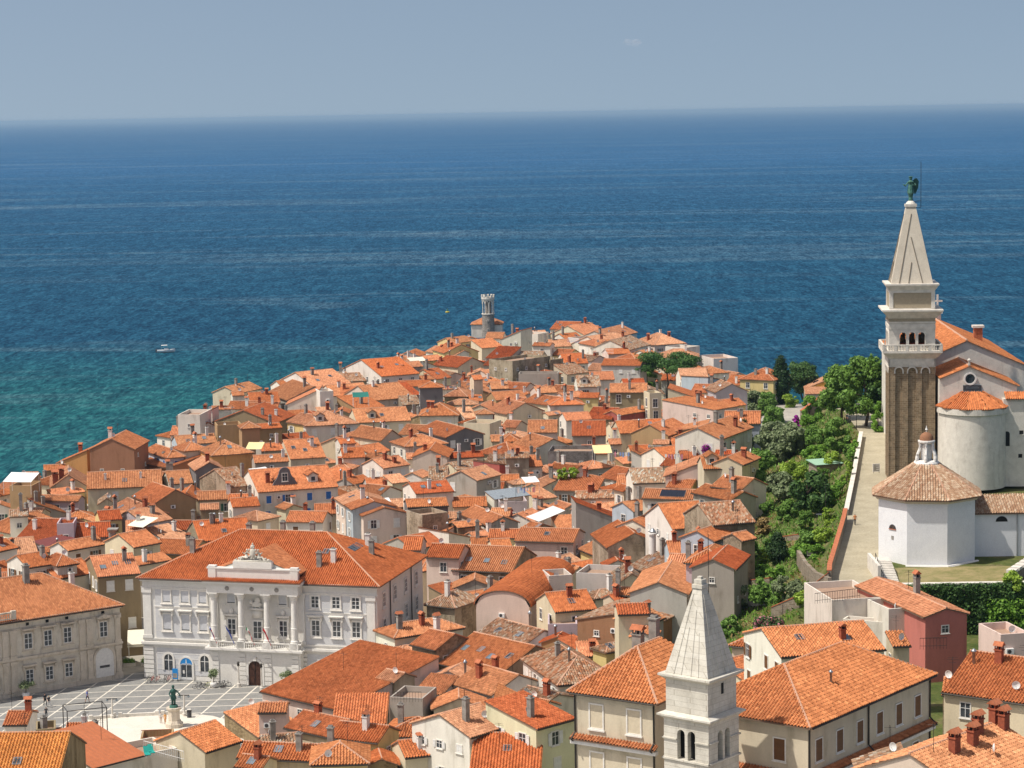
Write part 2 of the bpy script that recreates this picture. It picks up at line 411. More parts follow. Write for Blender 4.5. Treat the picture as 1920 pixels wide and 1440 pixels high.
# ---------------------------------------------------------------- shared small parts
WALLC = {'w': ((.75, .71, .63), 'white'), 'c': (((.66, .58, .43)), 'cream'), 'y': ((.70, .55, .26), 'yellow'), 'p': ((.68, .55, .48), 'pale pink'),
         'g': ((.40, .37, .33), 'grey'), 'G': ((.19, .18, .19), 'dark grey'), 'l': ((.58, .55, .50), 'light grey'), 'o': ((.62, .34, .14), 'orange'),
         's': ((.34, .29, .22), 'old stone'), 'b': ((.44, .50, .56), 'pale blue'), 'm': ((.52, .45, .48), 'lilac'), 't': ((.40, .27, .15), 'tan'),
         'r': ((.40, .12, .10), 'dark red'), 'P': ((.48, .17, .14), 'salmon red'), 'e': ((.70, .70, .48), 'pale lime'), 'B': ((.36, .19, .11), 'brown'), 'k': ((.30, .24, .15), 'ochre brown')}
ROOFC = {'1': (.47, .155, .058), '2': (.51, .195, .085), 'l': (.56, .255, .135), 'd': (.41, .105, .038), 'o': (.42, .20, .105), 'y': (.53, .225, .065), 'D': (.22, .05, .04), 'z': (.34, .35, .36), 'q': (.42, .135, .055)}
def ring(mb, w, h, t, y0, y1, mat):
    mb.box(-w / 2, w / 2, y0, y1, -h / 2, -h / 2 + t, mat); mb.box(-w / 2, w / 2, y0, y1, h / 2 - t, h / 2, mat)
    mb.box(-w / 2, -w / 2 + t, y0 + .002, y1, -h / 2 + t, h / 2 - t, mat); mb.box(w / 2 - t, w / 2, y0 + .002, y1, -h / 2 + t, h / 2 - t, mat)
def window_meshes():
    W = {}
    for key, (w, h) in {'a': (1.0, 1.45), 'b': (.8, .8), 'c': (1.15, 2.0), 'd': (.62, .62)}.items():
        mb = MB(); ring(mb, w + .24, h + .24, .12, -.07, .05, 'stone_trim'); mb.box(-w / 2 - .2, w / 2 + .2, -.16, .03, -h / 2 - .2, -h / 2 - .121, 'stone_trim')
        W[key, 'frame'] = mb.mesh('window_frame')
        mb = MB(); mb.box(-w / 2, w / 2, -.02, .02, -h / 2, h / 2, 'pane')
        mb.box(-.03, .03, -.045, -.021, -h / 2, h / 2, 'white_metal'); mb.box(-w / 2, w / 2, -.045, -.0215, h * .12, h * .12 + .05, 'white_metal')
        W[key, 'pane'] = mb.mesh('pane')
        for n, mt in (('white', 'sh_white'), ('brown', 'sh_brown'), ('blue', 'sh_blue'), ('green', 'sh_green'), ('red', 'sh_red')):
            for st in ('open', 'shut'):
                mb = MB(); ww = w / 2
                x0 = 0.0
                mb.box(0, ww, -.13, -.085, -h / 2, h / 2, mt)
                for i in range(7):
                    z = -h / 2 + h * (i + .5) / 7; mb.box(.06, ww - .06, -.15, -.131, z - .03, z + .03, mt)
                W[key, 'sh', n] = mb.mesh('shutter')
        W[key, 'size'] = (w, h)
    return W
plain('sh_white', (.74, .74, .71), .6); plain('sh_brown', (.16, .075, .03), .6); plain('sh_blue', (.03, .16, .48), .5); plain('sh_green', (.05, .14, .09), .6); plain('sh_red', (.13, .02, .015), .6)
WIN = window_meshes()
def put_window(parent, x, y, z, rz, key='a', shut=None, state='open'):
    """window on a wall whose outward direction is local -Y turned by rz"""
    f = add('window', WIN[key, 'frame'], parent, (x, y, z), rz)
    w_, h_ = WIN[key, 'size']
    if not (shut and state == 'shut'): add('pane', WIN[key, 'pane'], f)
    if shut:
        me = WIN[key, 'sh', shut]
        if state == 'shut':
            add('shutter', me, f, (-w_ / 2 + .002, .08, 0)); add('shutter', me, f, (.004, .08, 0))
        else:
            add('shutter', me, f, (-w_ - .12, .0, 0)); add('shutter', me, f, (w_ / 2 + .12, .0, 0))
    return f
def chimney_meshes():
    out = []
    def hat(mb, w, d, z, mat):
        mb.face([(-w, -d, z), (w, -d, z), (w, 0, z + .35), (-w, 0, z + .35)], mat); mb.face([(w, d, z), (-w, d, z), (-w, 0, z + .35), (w, 0, z + .35)], mat)
        mb.face([(-w, d, z), (-w, -d, z), (-w, 0, z + .35)], mat); mb.face([(w, -d, z), (w, d, z), (w, 0, z + .35)], mat); mb.face([(-w, -d, z), (-w, d, z), (w, d, z), (w, -d, z)], mat)
    for body, lid, tall in (('brick_red', 'hat_tile', 1.6), ('white_plaster', 'hat_tile', 1.9), ('concrete', 'hat_tile', 2.1)):
        mb = MB(); mb.box(-.38, .38, -.3, .3, -1.4, tall - .45, body); mb.box(-.45, .45, -.37, .37, tall - .449, tall - .35, body)
        for sx in (-1, 0, 1):
            for sy in (-1, 1): mb.box(sx * .32 - .06, sx * .32 + .06, sy * .25 - .05, sy * .25 + .05, tall - .35, tall - .02, body)
        mb.box(-.2, .2, -.12, .12, tall - .35, tall - .05, 'black')
        hat(mb, .52, .45, tall - .02, lid); out.append(mb.mesh('chimney'))
    for body, tall in (('concrete', 1.9), ('white_plaster', 1.7), ('concrete', 2.6)):
        mb = MB(); mb.box(-.32, .32, -.3, .3, -1.4, tall, body); mb.box(-.4, .4, -.38, .38, tall, tall + .1, body)
        mb.box(-.22, .22, -.2, .2, tall + .1, tall + .3, 'concrete'); mb.box(-.14, .14, -.12, .12, tall + .3, tall + .31, 'black'); out.append(mb.mesh('chimney'))
    mb = MB(); mb.lathe([(.16, -1), (.16, 1.5), (.3, 1.52), (.3, 1.62), (.05, 1.9), (0, 1.9)], 'zinc', 10); out.append(mb.mesh('chimney', True))
    return out
CHIM = chimney_meshes()
def small_meshes():
    D = {}
    mb = MB(); mb.box(-.45, .45, -.32, 0, -.32, .32, 'white_metal'); mb.lathe([(.24, 0), (.24, .01), (0, .011)], 'ac_dark', 14)
    i = len(mb.v) - 14 * 3
    for k in range(i, len(mb.v)):
        x, y, z = mb.v[k]; mb.v[k] = (x - .1, -.322 - z, y)
    mb.box(-.4, -.36, -.2, 0, -.45, -.32, 'dark_metal'); mb.box(.36, .4, -.2, 0, -.45, -.32, 'dark_metal'); D['ac'] = mb.mesh('ac_unit')
    mb = MB()   # skylight: frame and glass, lying in the roof plane (x across, y up the slope)
    mb.box(-.45, .45, -.6, -.52, 0, .16, 'zinc'); mb.box(-.45, .45, .52, .6, 0, .16, 'zinc'); mb.box(-.45, -.37, -.52, .52, 0, .16, 'zinc'); mb.box(.37, .45, -.52, .52, 0, .16, 'zinc')
    D['sky_f'] = mb.mesh('skylight'); mb = MB(); mb.box(-.37, .37, -.52, .52, .02, .12, 'glass_light'); D['sky_g'] = mb.mesh('pane')
    mb = MB(); mb.box(-.37, .37, -.52, .52, .02, .12, 'pane'); D['sky_d'] = mb.mesh('pane')
    mb = MB(); mb.lathe([(.0, 0), (.2, .03), (.36, .1), (.42, .16), (.4, .16), (.2, .07), (0, .04)], 'white_metal', 14)
    mb.v = [(x, -z, y) for x, y, z in mb.v]; mb.tube([(0, .0, 0), (0, .15, -.1), (0, .15, -.9)], .03, 'dark_metal'); mb.tube([(0, -.1, -.35), (0, -.4, 0)], .015, 'dark_metal'); D['dish'] = mb.mesh('satellite_dish', False)
    mb = MB(); mb.tube([(0, 0, -.8), (0, 0, 2.6)], .025, 'dark_metal', 5)
    for z, l in ((2.5, .5), (2.3, .6), (2.0, .35)): mb.tube([(-l, 0, z), (l, 0, z)], .014, 'dark_metal', 4)
    mb.tube([(0, -.5, 2.4), (0, .5, 2.4)], .014, 'dark_metal', 4); D['ant'] = mb.mesh('antenna')
    mb = MB(); mb.tube([(0, 0, 0), (0, 0, -9)], .06, 'dark_metal', 6); D['pipe'] = mb.mesh('downpipe')
    return D
SM = small_meshes()

# ---------------------------------------------------------------- tiled roof surface
PER = .34
def tiled(mb, O, eu, ev, nrm, poly, mat, detail):
    """barrel tiles over a convex polygon poly (u, v in metres) lying in the plane O + u*eu + v*ev"""
    us = [p[0] for p in poly]; u0, u1 = min(us), max(us)
    def vr(u):
        lo, hi = 1e9, -1e9
        for (a, b_), (c, d) in zip(poly, poly[1:] + poly[:1]):
            if abs(c - a) < 1e-9:
                if abs(u - a) < 1e-6: lo = min(lo, b_, d); hi = max(hi, b_, d)
                continue
            t = (u - a) / (c - a)
            if -1e-6 <= t <= 1 + 1e-6:
                q = b_ + (d - b_) * t; lo = min(lo, q); hi = max(hi, q)
        return lo, hi
    n = max(1, round((u1 - u0) / PER)); per = (u1 - u0) / n
    prof = ((0, .0), (.18, .02), (.32, .12), (.5, .16), (.68, .12), (.82, .02)) if detail else ((0, .0), (.2, .0), (.36, .15), (.64, .15), (.8, .0))
    cols = []
    for i in range(n):
        for t, h in prof: cols.append((u0 + (i + t) * per, h))
    cols.append((u1, 0.0)); k = mb.mat(mat); ph = (O.x * 3.7 + O.z * 1.3 + len(mb.v)) % 6.28
    rngs = [vr(min(max(u, u0), u1)) for u, h in cols]
    for (ua, ha), (ub, hb), (la, ta), (lb, tb) in zip(cols, cols[1:], rngs, rngs[1:]):
        if detail:
            c0 = math.floor(min(la, lb) / .40); c1 = math.ceil(max(ta, tb) / .40)
            steps = range(c0, c1)
        else: steps = (None,)
        for s_ in steps:
            if s_ is None: a0, a1, b0, b1 = la, ta, lb, tb
            else:
                a0, a1 = max(la, s_ * .4), min(ta, s_ * .4 + .4); b0, b1 = max(lb, s_ * .4), min(tb, s_ * .4 + .4)
                if a1 <= a0 and b1 <= b0: continue
                a1 = max(a0, a1); b1 = max(b0, b1)
            jit = math.sin(ua * 12.9898 // 1 * 7.1 + (s_ or 0) * 78.233) * .014
            def P(u, v, h):
                if s_ is not None: h = h + .04 - .04 * (v / .4 - s_) + jit
                h += .035 * math.sin(u * .8 + ph) * math.sin(v * .9 + ph * 1.7)
                return O + eu * u + ev * v + nrm * h
            i = len(mb.v)
            mb.v += [tuple(P(ua, a0, ha)), tuple(P(ub, b0, hb)), tuple(P(ub, b1, hb)), tuple(P(ua, a1, ha))]
            mb.f.append((i, i + 1, i + 2, i + 3)); mb.mi.append(k)
            mb.uv[len(mb.f) - 1] = [(ua, a0), (ub, b0), (ub, b1), (ua, a1)]
def roof_plane(mb, pts, mat, detail, thick=.12):
    """pts: planar polygon, first edge = eave (left to right seen from outside)"""
    P = [Vector(p) for p in pts]; eu = (P[1] - P[0]).normalized()
    nrm = Vector((0, 0, 0))
    for a, b_ in zip(P, P[1:] + P[:1]): nrm += (a - P[0]).cross(b_ - P[0])
    nrm.normalize()
    if nrm.z < 0: nrm = -nrm
    ev = nrm.cross(eu)
    if ev.z < 0: ev = -ev
    poly = [((p - P[0]).dot(eu), (p - P[0]).dot(ev)) for p in P]
    if mat.startswith('tile'): tiled(mb, P[0] + nrm * .02, eu, ev, nrm, poly, mat, detail)
    else:
        mb.face([p + nrm * .03 for p in P], mat); L = poly[1][0]
        k = int(L / .6)
        for i in range(1, k):           # standing seams
            u = i * L / k; vs = []
            for (a, b_), (c, d) in zip(poly, poly[1:] + poly[:1]):
                if abs(c - a) > 1e-9 and 0 <= (u - a) / (c - a) <= 1: vs.append(b_ + (d - b_) * (u - a) / (c - a))
            if len(vs) > 1:
                A = P[0] + eu * u + ev * min(vs) + nrm * .03; B = P[0] + eu * u + ev * max(vs) + nrm * .03
                mb.face([A - eu * .025, A + nrm * .05, B + nrm * .05, B - eu * .025], mat); mb.face([A + eu * .025, B + eu * .025, B + nrm * .05, A + nrm * .05], mat)
    # slab under the tiles
    lo = [p - Vector((0, 0, thick)) for p in P]
    mb.face(lo[::-1], 'soffit')
    for i in range(len(P)):
        j = (i + 1) % len(P); mb.face([lo[i], lo[j], P[j] + nrm * .02, P[i] + nrm * .02], 'soffit')
def caps(lines, parent, mat='ridge', r=.13):
    mb = MB()
    for a, b_ in lines: mb.tube([Vector(a) + Vector((0, 0, .06)), Vector(b_) + Vector((0, 0, .06))], r, mat, 6)
    return mb.build('ridge_cap', parent)

HULL_V, HULL_F = [], []          # rough hulls of all houses, for pruning windows nobody can see
def hull(mw, pts, faces):
    i = len(HULL_V); HULL_V.extend([mw @ Vector(p) for p in pts]); HULL_F.extend([tuple(i + j for j in f) for f in faces])
HOUSES = []; FOOT = []; LATER = []
def footprint(o, yaw, w, d):
    c, s = math.cos(yaw), math.sin(yaw); return [(o[0] + x * c - y * s, o[1] + x * s + y * c) for x, y in ((0, 0), (w, 0), (w, d), (0, d))]
def overlap(A, B):
    for P in (A, B):
        for i in range(4):
            ex, ey = P[(i + 1) % 4][0] - P[i][0], P[(i + 1) % 4][1] - P[i][1]
            pa = [-ey * x + ex * y for x, y in A]; pb = [-ey * x + ex * y for x, y in B]
            if max(pa) <= min(pb) or max(pb) <= min(pa): return False
    return True

class House:
    def __init__(s, o, yaw, w, d, ze, typ, rise, wall='w', roof='1', rnd=None, base=None, over=.35, mat=None, name=None):
        """o: front left corner (x, y); yaw of the front; w x d plan; ze eave height"""
        s.rnd = rnd or random.Random(int(o[0] * 131 + o[1] * 17)); s.w, s.d, s.ze, s.typ, s.rise, s.yaw = w, d, ze, typ, rise, yaw
        s.wallk, s.roofk = wall, roof; name = name or {'f': 'terrace_block', 's': 'lean_to_house', 'l': 'lean_to_house', 'r': 'lean_to_house', 'v': 'vaulted_hall'}.get(typ, 'house')
        s.cat = {'f': 'terrace', 'v': 'hall'}.get(typ, 'house')
        cx, cy = o[0], o[1]
        fp = footprint(o, yaw, w, d)
        s.base = base if base is not None else min(T(x, y) for x, y in fp) - .6
        s.root = empty(name, (cx, cy, s.base), yaw); s.root['category'] = 'house'
        s.mw = Matrix.Translation((cx, cy, s.base)) @ Matrix.Rotation(yaw, 4, 'Z')
        s.dist = math.hypot(cx, cy); s.detail = s.dist < 300; s.feat = {'chimney': 0, 'skylight': 0, 'ac': 0, 'dormer': 0, 'window': 0, 'dish': 0, 'antenna': 0}
        wc = WALLC[wall][0]; j = lambda: 1 + s.rnd.uniform(-.07, .07); k = j()
        s.col = tuple(min(.8, c * k * (1 + s.rnd.uniform(-.03, .03))) for c in wc)
        s.wmat = mat or ('rubble' if wall == 's' or (wall in 'kG' and s.rnd.random() < .4) else 'plaster')
        rc = ROOFC[roof]; k = 1 + s.rnd.uniform(-.14, .12); hs = s.rnd.uniform(-.10, .22); s.rcol = (rc[0] * k, rc[1] * k * (1 + hs), rc[2] * k * (1 + hs * 1.6))
        if s.detail and roof not in 'oDzq': s.rcol = tuple(c * 1.14 for c in s.rcol)
        s.rmat = {'o': 'tile_old', 'D': 'metal_sheet', 'z': 'metal_sheet', 'q': 'paint'}.get(roof, 'tile')
        s.H = ze - s.base
        s.over = over
        s.planes = []; s.build()
        FOOT.append(fp); HOUSES.append(s)
    def zr(s, x, y):
        """roof height above eave at local x, y"""
        w, d, r, t = s.w, s.d, s.rise, s.typ
        if t == 'g': return r * (1 - abs(y - d / 2) / (d / 2))
        if t == 'x': return r * (1 - abs(x - w / 2) / (w / 2))
        if t == 'v': return r * math.sqrt(max(0, 1 - ((x - w / 2) / (w / 2)) ** 2))
        if t == 's': return r * y / d
        if t == 'l': return r * (1 - x / w)
        if t == 'r': return r * x / w
        if t == 'h':
            m_ = min(w, d) / 2; return r * min(1, min(x, w - x, y, d - y) / m_)
        return 0
    def build(s):
        w, d, H, r, t, o = s.w, s.d, s.H, s.rise, s.typ, s.over
        mb = MB(); wm = s.wmat
        z = lambda x, y: H + s.zr(x, y) - .06
        # walls: front, right, back, left, each following the roof line
        for (x0, y0), (x1, y1) in (((0, 0), (w, 0)), ((w, 0), (w, d)), ((w, d), (0, d)), ((0, d), (0, 0))):
            n = 12 if t == 'v' and y0 == y1 else 2 if (t == 'g' and x0 == x1) or (t == 'x' and y0 == y1) else 1
            P = [(x0 + (x1 - x0) * i / n, y0 + (y1 - y0) * i / n) for i in range(n + 1)]
            extra = .9 if t == 'f' else 0
            mb.face([(x0, y0, 0), (x1, y1, 0)] + [(x, y, z(x, y) + extra) for x, y in P[::-1]], wm)
        hv = [(0, 0, 0), (w, 0, 0), (w, d, 0), (0, d, 0), (0, 0, z(0, 0)), (w, 0, z(w, 0)), (w, d, z(w, d)), (0, d, z(0, d))]
        hf = [(0, 1, 5, 4), (1, 2, 6, 5), (2, 3, 7, 6), (3, 0, 4, 7)]
        def hroof(pts, fs):
            i = len(hv); hv.extend(pts); hf.extend([tuple(i + j for j in f) for f in fs])
        s.wall = mb
        if t == 'f':
            # flat terrace roof with a parapet
            p = .22; inn = [(p, p), (w - p, p), (w - p, d - p), (p, d - p)]; out = [(0, 0), (w, 0), (w, d), (0, d)]
            for i in range(4):
                a, b_, c, e = inn[i], inn[(i + 1) % 4], out[(i + 1) % 4], out[i]
                mb.face([(*a, H + .84), (*b_, H + .84), (*b_, H), (*a, H)], wm); mb.face([(*e, H + .84), (*c, H + .84), (*b_, H + .84), (*a, H + .84)], wm)
            s.wallo = mb.build('wall', s.root, col=s.col)
            rb = MB(); rb.box(p, w - p, p, d - p, H - .2, H + .01, 'terrace_floor'); s.roof = rb.build('terrace', s.root)
            hroof([(0, 0, H + .8), (w, 0, H + .8), (w, d, H), (0, d, H)], [(0, 1, 2, 3)])
            hull(s.mw, hv, hf); return
        s.wallo = mb.build('wall', s.root, col=s.col)
        rb = MB(); ridges = []; m_ = s.rmat
        def pl(pts): roof_plane(rb, pts, m_, s.detail); s.planes.append([Vector(p) for p in pts]); hroof(pts, [tuple(range(len(pts)))])
        if t == 'g':
            sl = r / (d / 2); e = H - sl * o
            pl([(-o * .4, -o, e), (w + o * .4, -o, e), (w + o * .4, d / 2, H + r), (-o * .4, d / 2, H + r)])
            pl([(w + o * .4, d + o, e), (-o * .4, d + o, e), (-o * .4, d / 2, H + r), (w + o * .4, d / 2, H + r)]); ridges = [((-o * .4, d / 2, H + r), (w + o * .4, d / 2, H + r))]
        elif t == 'x':
            sl = r / (w / 2); e = H - sl * o
            pl([(-o, d + o * .4, e), (-o, -o * .4, e), (w / 2, -o * .4, H + r), (w / 2, d + o * .4, H + r)])
            pl([(w + o, -o * .4, e), (w + o, d + o * .4, e), (w / 2, d + o * .4, H + r), (w / 2, -o * .4, H + r)]); ridges = [((w / 2, -o * .4, H + r), (w / 2, d + o * .4, H + r))]
        elif t == 's':
            e = H - r / d * o; pl([(-o * .4, -o, e), (w + o * .4, -o, e), (w + o * .4, d + .1, H + r * (d + .1) / d), (-o * .4, d + .1, H + r * (d + .1) / d)])
        elif t == 'l':
            e = H - r / w * o; pl([(w + o, -o * .4, e), (w + o, d + o * .4, e), (-.1, d + o * .4, H + r * (w + .1) / w), (-.1, -o * .4, H + r * (w + .1) / w)])
        elif t == 'r':
            e = H - r / w * o; pl([(-o, d + o * .4, e), (-o, -o * .4, e), (w + .1, -o * .4, H + r * (w + .1) / w), (w + .1, d + o * .4, H + r * (w + .1) / w)])
        elif t == 'h':
            k = min(w, d) / 2; sl = r / k; e = H - sl * o
            A, B, Cc, Dd = (-o, -o, e), (w + o, -o, e), (w + o, d + o, e), (-o, d + o, e)
            if w >= d: r0, r1 = (k, d / 2, H + r), (w - k, d / 2, H + r)
            else: r0, r1 = (w / 2, k, H + r), (w / 2, d - k, H + r)
            if abs(w - d) < .05:
                pl([A, B, r0]); pl([B, Cc, r0]); pl([Cc, Dd, r0]); pl([Dd, A, r0])
            elif w > d:
                pl([A, B, r1, r0]); pl([B, Cc, r1]); pl([Cc, Dd, r0, r1]); pl([Dd, A, r0])
            else:
                pl([A, B, r0]); pl([B, Cc, r1, r0]); pl([Cc, Dd, r1]); pl([Dd, A, r0, r1])
            ridges = [(A, r0), (B, r0 if w < d or abs(w - d) < .05 else r1), (r0, r1)]
            if abs(w - d) < .05: ridges = [(A, r0), (B, r0), (Cc, r0), (Dd, r0)]
        elif t == 'v':
            n = 16; rows = []
            for yy in (-.15, d + .15):
                rows.append([(w / 2 - (w / 2 + .2) * math.cos(math.pi * i / n), yy, H + (r + .12) * math.sin(math.pi * i / n)) for i in range(n + 1)])
            for i in range(n):
                a, b_, c, e = rows[0][i], rows[0][i + 1], rows[1][i + 1], rows[1][i]
                if i < n / 2: roof_plane(rb, [e, a, b_, c], 'tile', False)
                else: roof_plane(rb, [b_, c, e, a], 'tile', False)
            hroof(rows[0] + rows[1], [(i, i + 1, n + 2 + i, n + 1 + i) for i in range(n)])
        s.roof = rb.build('roof', s.root, col=s.rcol)
        if ridges and m_ in ('tile', 'tile_old'): caps(ridges, s.roof).color = (*s.rcol, 1)
        # gutter along the front eave
        if t in 'gsh' and s.dist < 420:
            gb = MB(); e = H - (r / (d / 2 if t == 'g' else d if t == 's' else min(w, d) / 2)) * o - .08
            gb.tube([(-o * .4, -o - .06, e), (w + o * .4, -o - .06, e)], .08, 'dark_metal', 6); gb.build('gutter', s.root)
        hull(s.mw, hv, hf)
    # --- parts
    def chimney(s, x=None, y=None, kind=None, sc_=1.0):
        rn = s.rnd; x = x if x is not None else rn.uniform(.12, .88) * s.w; y = y if y is not None else rn.uniform(.15, .6) * s.d
        k = kind if kind is not None else rn.choice((0, 0, 0, 1, 2, 3, 3, 4, 5, 6))
        o = add('chimney', CHIM[k], s.roof, (x, y, s.H + s.zr(x, y)), rn.choice((0, math.pi / 2)) if kind is None else 0); o.scale = (sc_, sc_, sc_ * (rn.uniform(.8, 1.3) if kind is None else 1))
        s.feat['chimney'] += 1; return o
    def on_plane(s, i, a, b_):
        P = s.planes[i]; n = (P[1] - P[0]).cross(P[2] - P[0]).normalized(); n = n if n.z > 0 else -n
        e = (P[1] - P[0]); up = P[3] - P[0] if len(P) > 3 else (P[2] - (P[0] + P[1]) / 2)
        base = P[0] + e * a if len(P) > 3 else P[0] + e * (a * (1 - b_) + .5 * b_)
        p = base + n.cross(e.normalized()) * (b_ * abs(up.dot(n.cross(e.normalized()))))
        ex = e.normalized(); ey = n.cross(ex)
        if ey.z < 0: ey = -ey; ex = -ex
        m_ = Matrix((( ex.x, ey.x, n.x, p.x), (ex.y, ey.y, n.y, p.y), (ex.z, ey.z, n.z, p.z), (0, 0, 0, 1))); return m_
    def skylight(s, a=None, b_=None, plane=0, dark=None, sc_=1.0):
        if not s.planes: return
        rn = s.rnd; a = a if a is not None else rn.uniform(.15, .85); b_ = b_ if b_ is not None else rn.uniform(.3, .75)
        m_ = s.on_plane(plane, a, b_)
        f = add('skylight', SM['sky_f'], s.roof); f.matrix_local = m_ @ Matrix.Translation((0, 0, .05)) @ Matrix.Scale(sc_, 4)
        add('pane', SM['sky_d'] if (dark if dark is not None else rn.random() < .5) else SM['sky_g'], f); s.feat['skylight'] += 1
    def ac(s, x=None, z=None, face=0):
        rn = s.rnd; x = x if x is not None else rn.uniform(.15, .85) * s.w; z = z if z is not None else s.H - rn.uniform(.8, 2.0)
        LATER.append((s, 'ac', x, z, face))
    def solar(s, a, b_, w_, h_, plane=0):
        mb = MB(); mb.box(-w_ / 2, w_ / 2, -h_ / 2, h_ / 2, .12, .2, 'solar'); mb.box(-w_ / 2 - .05, w_ / 2 + .05, -h_ / 2 - .05, h_ / 2 + .05, .1, .15, 'zinc')
        f = mb.build('solar_panel', s.roof); f.matrix_local = s.on_plane(plane, a, b_)
    def dormer(s, x, y, w_=1.9, h_=1.5, wall=None, key='b'):
        """gabled dormer facing the front, at local x with its face at local y"""
        z0 = s.H + s.zr(x, y); mb = MB(); r = w_ * .3; dd = 3.2
        mb.face([(x - w_ / 2, y, z0 - .4), (x + w_ / 2, y, z0 - .4), (x + w_ / 2, y, z0 + h_), (x, y, z0 + h_ + r), (x - w_ / 2, y, z0 + h_)], 'plaster')
        for sx in (-1, 1):
            a, b_ = (x + sx * w_ / 2, y, 0), (x + sx * w_ / 2, y + dd, 0)
            q = [(a[0], a[1], z0 - .4), (b_[0], b_[1], z0 - .4), (b_[0], b_[1], z0 + h_), (a[0], a[1], z0 + h_)]; mb.face(q if sx > 0 else q[::-1], 'plaster')
        dm = mb.build('dormer', s.roof, col=wall or s.col); rb = MB(); o = .2; e = z0 + h_ - .12
        roof_plane(rb, [(x - w_ / 2 - o, y + dd, e), (x - w_ / 2 - o, y - o, e), (x, y - o, z0 + h_ + r), (x, y + dd, z0 + h_ + r)], s.rmat, s.detail)
        roof_plane(rb, [(x + w_ / 2 + o, y - o, e), (x + w_ / 2 + o, y + dd, e), (x, y + dd, z0 + h_ + r), (x, y - o, z0 + h_ + r)], s.rmat, s.detail)
        rb.build('dormer_roof', s.roof, col=s.rcol); f = add('window', WIN[key, 'frame'], s.roof, (x, y - .02, z0 + h_ * .5)); 
        s.feat['dormer'] += 1
        mbp = MB(); w0, h0 = WIN[key, 'size']; mbp.box(-w0 / 2, w0 / 2, -.05, -.01, -h0 / 2, h0 / 2, 'pane'); pb = add('pane', mbp.mesh('pane'), s.roof, (x, y - .02, z0 + h_ * .5))
    def dish(s, x=None, y=None):
        x = x if x is not None else s.rnd.uniform(.1, .9) * s.w; y = y if y is not None else s.rnd.uniform(.05, .5) * s.d
        add('satellite_dish', SM['dish'], s.roof, (x, y, s.H + s.zr(x, y) + .7), s.rnd.uniform(-1, 1)); s.feat['dish'] += 1
    def antenna(s):
        x, y = s.rnd.uniform(.1, .9) * s.w, s.rnd.uniform(.3, .7) * s.d; o = add('antenna', SM['ant'], s.roof, (x, y, s.H + s.zr(x, y)), s.rnd.uniform(0, 3)); s.feat['antenna'] += 1
    def windows(s, key='a', shut=None, p_open=.5, rows=3, every=3.1, prob=.8, top=1.7, faces=(0, 1, 3)):
        for f in faces:
            L = s.w if f == 0 else s.d
            n = int((L - 1.4) / every) + (1 if (L - 1.4) % every > every * .6 else 0)
            n = max(1, n) if L > 2.5 else 0
            for r_ in range(rows):
                z = s.H - top - r_ * 3.0
                if z < 1.3: break
                for i in range(n):
                    if s.rnd.random() > prob: continue
                    LATER.append((s, 'win', L * (i + .5) / n + s.rnd.uniform(-.25, .25), z, f, key, shut, 'open' if s.rnd.random() < p_open else 'shut'))
            # gable window
    def local_on_face(s, f, x, z, out=0.0):
        if f == 0: return (x, -out, z), 0
        if f == 1: return (s.w + out, x, z), math.pi / 2
        return (-out, s.d - x, z), -math.pi / 2
def flush_later():
    """windows and other wall pieces that can be seen from about the camera's place become objects"""
    bvh = BVHTree.FromPolygons(HULL_V, HULL_F)
    occ = {}
    for it in LATER:
        s = it[0]; f = it[4]; loc, rz = s.local_on_face(f, it[2], it[3], .25)
        p = s.mw @ Vector(loc); n = (s.mw.to_3x3() @ Matrix.Rotation(rz, 3, 'Z') @ Vector((0, -1, 0)))
        vis = False
        for cx in (-14, 0, 14):
            c = Vector((cx, 0, CAMZ)); d = c - p
            if n.dot(d.normalized()) < .05: continue
            for dz in (.5, -.4):
                q = p + Vector((0, 0, dz)); dd = (c - q)
                if bvh.ray_cast(q, dd.normalized(), dd.length)[0] is None: vis = True; break
            if vis: break
        u, v = proj(p)
        if not vis or not (-60 < u < 1980 and v < 1480): continue
        key = (id(s), f)
        if any(abs(it[2] - a) < 1.5 and abs(it[3] - b_) < 1.6 for a, b_ in occ.get(key, [])): continue
        occ.setdefault(key, []).append((it[2], it[3]))
        loc, rz = s.local_on_face(f, it[2], it[3])
        if it[1] == 'win': put_window(s.root, *loc, rz, it[5], it[6], it[7]); s.feat['window'] += 1
        else: add('ac_unit', SM['ac'], s.root, loc, rz); s.feat['ac'] += 1
plain('terrace_floor', (.36, .24, .17), .9, var=.2)
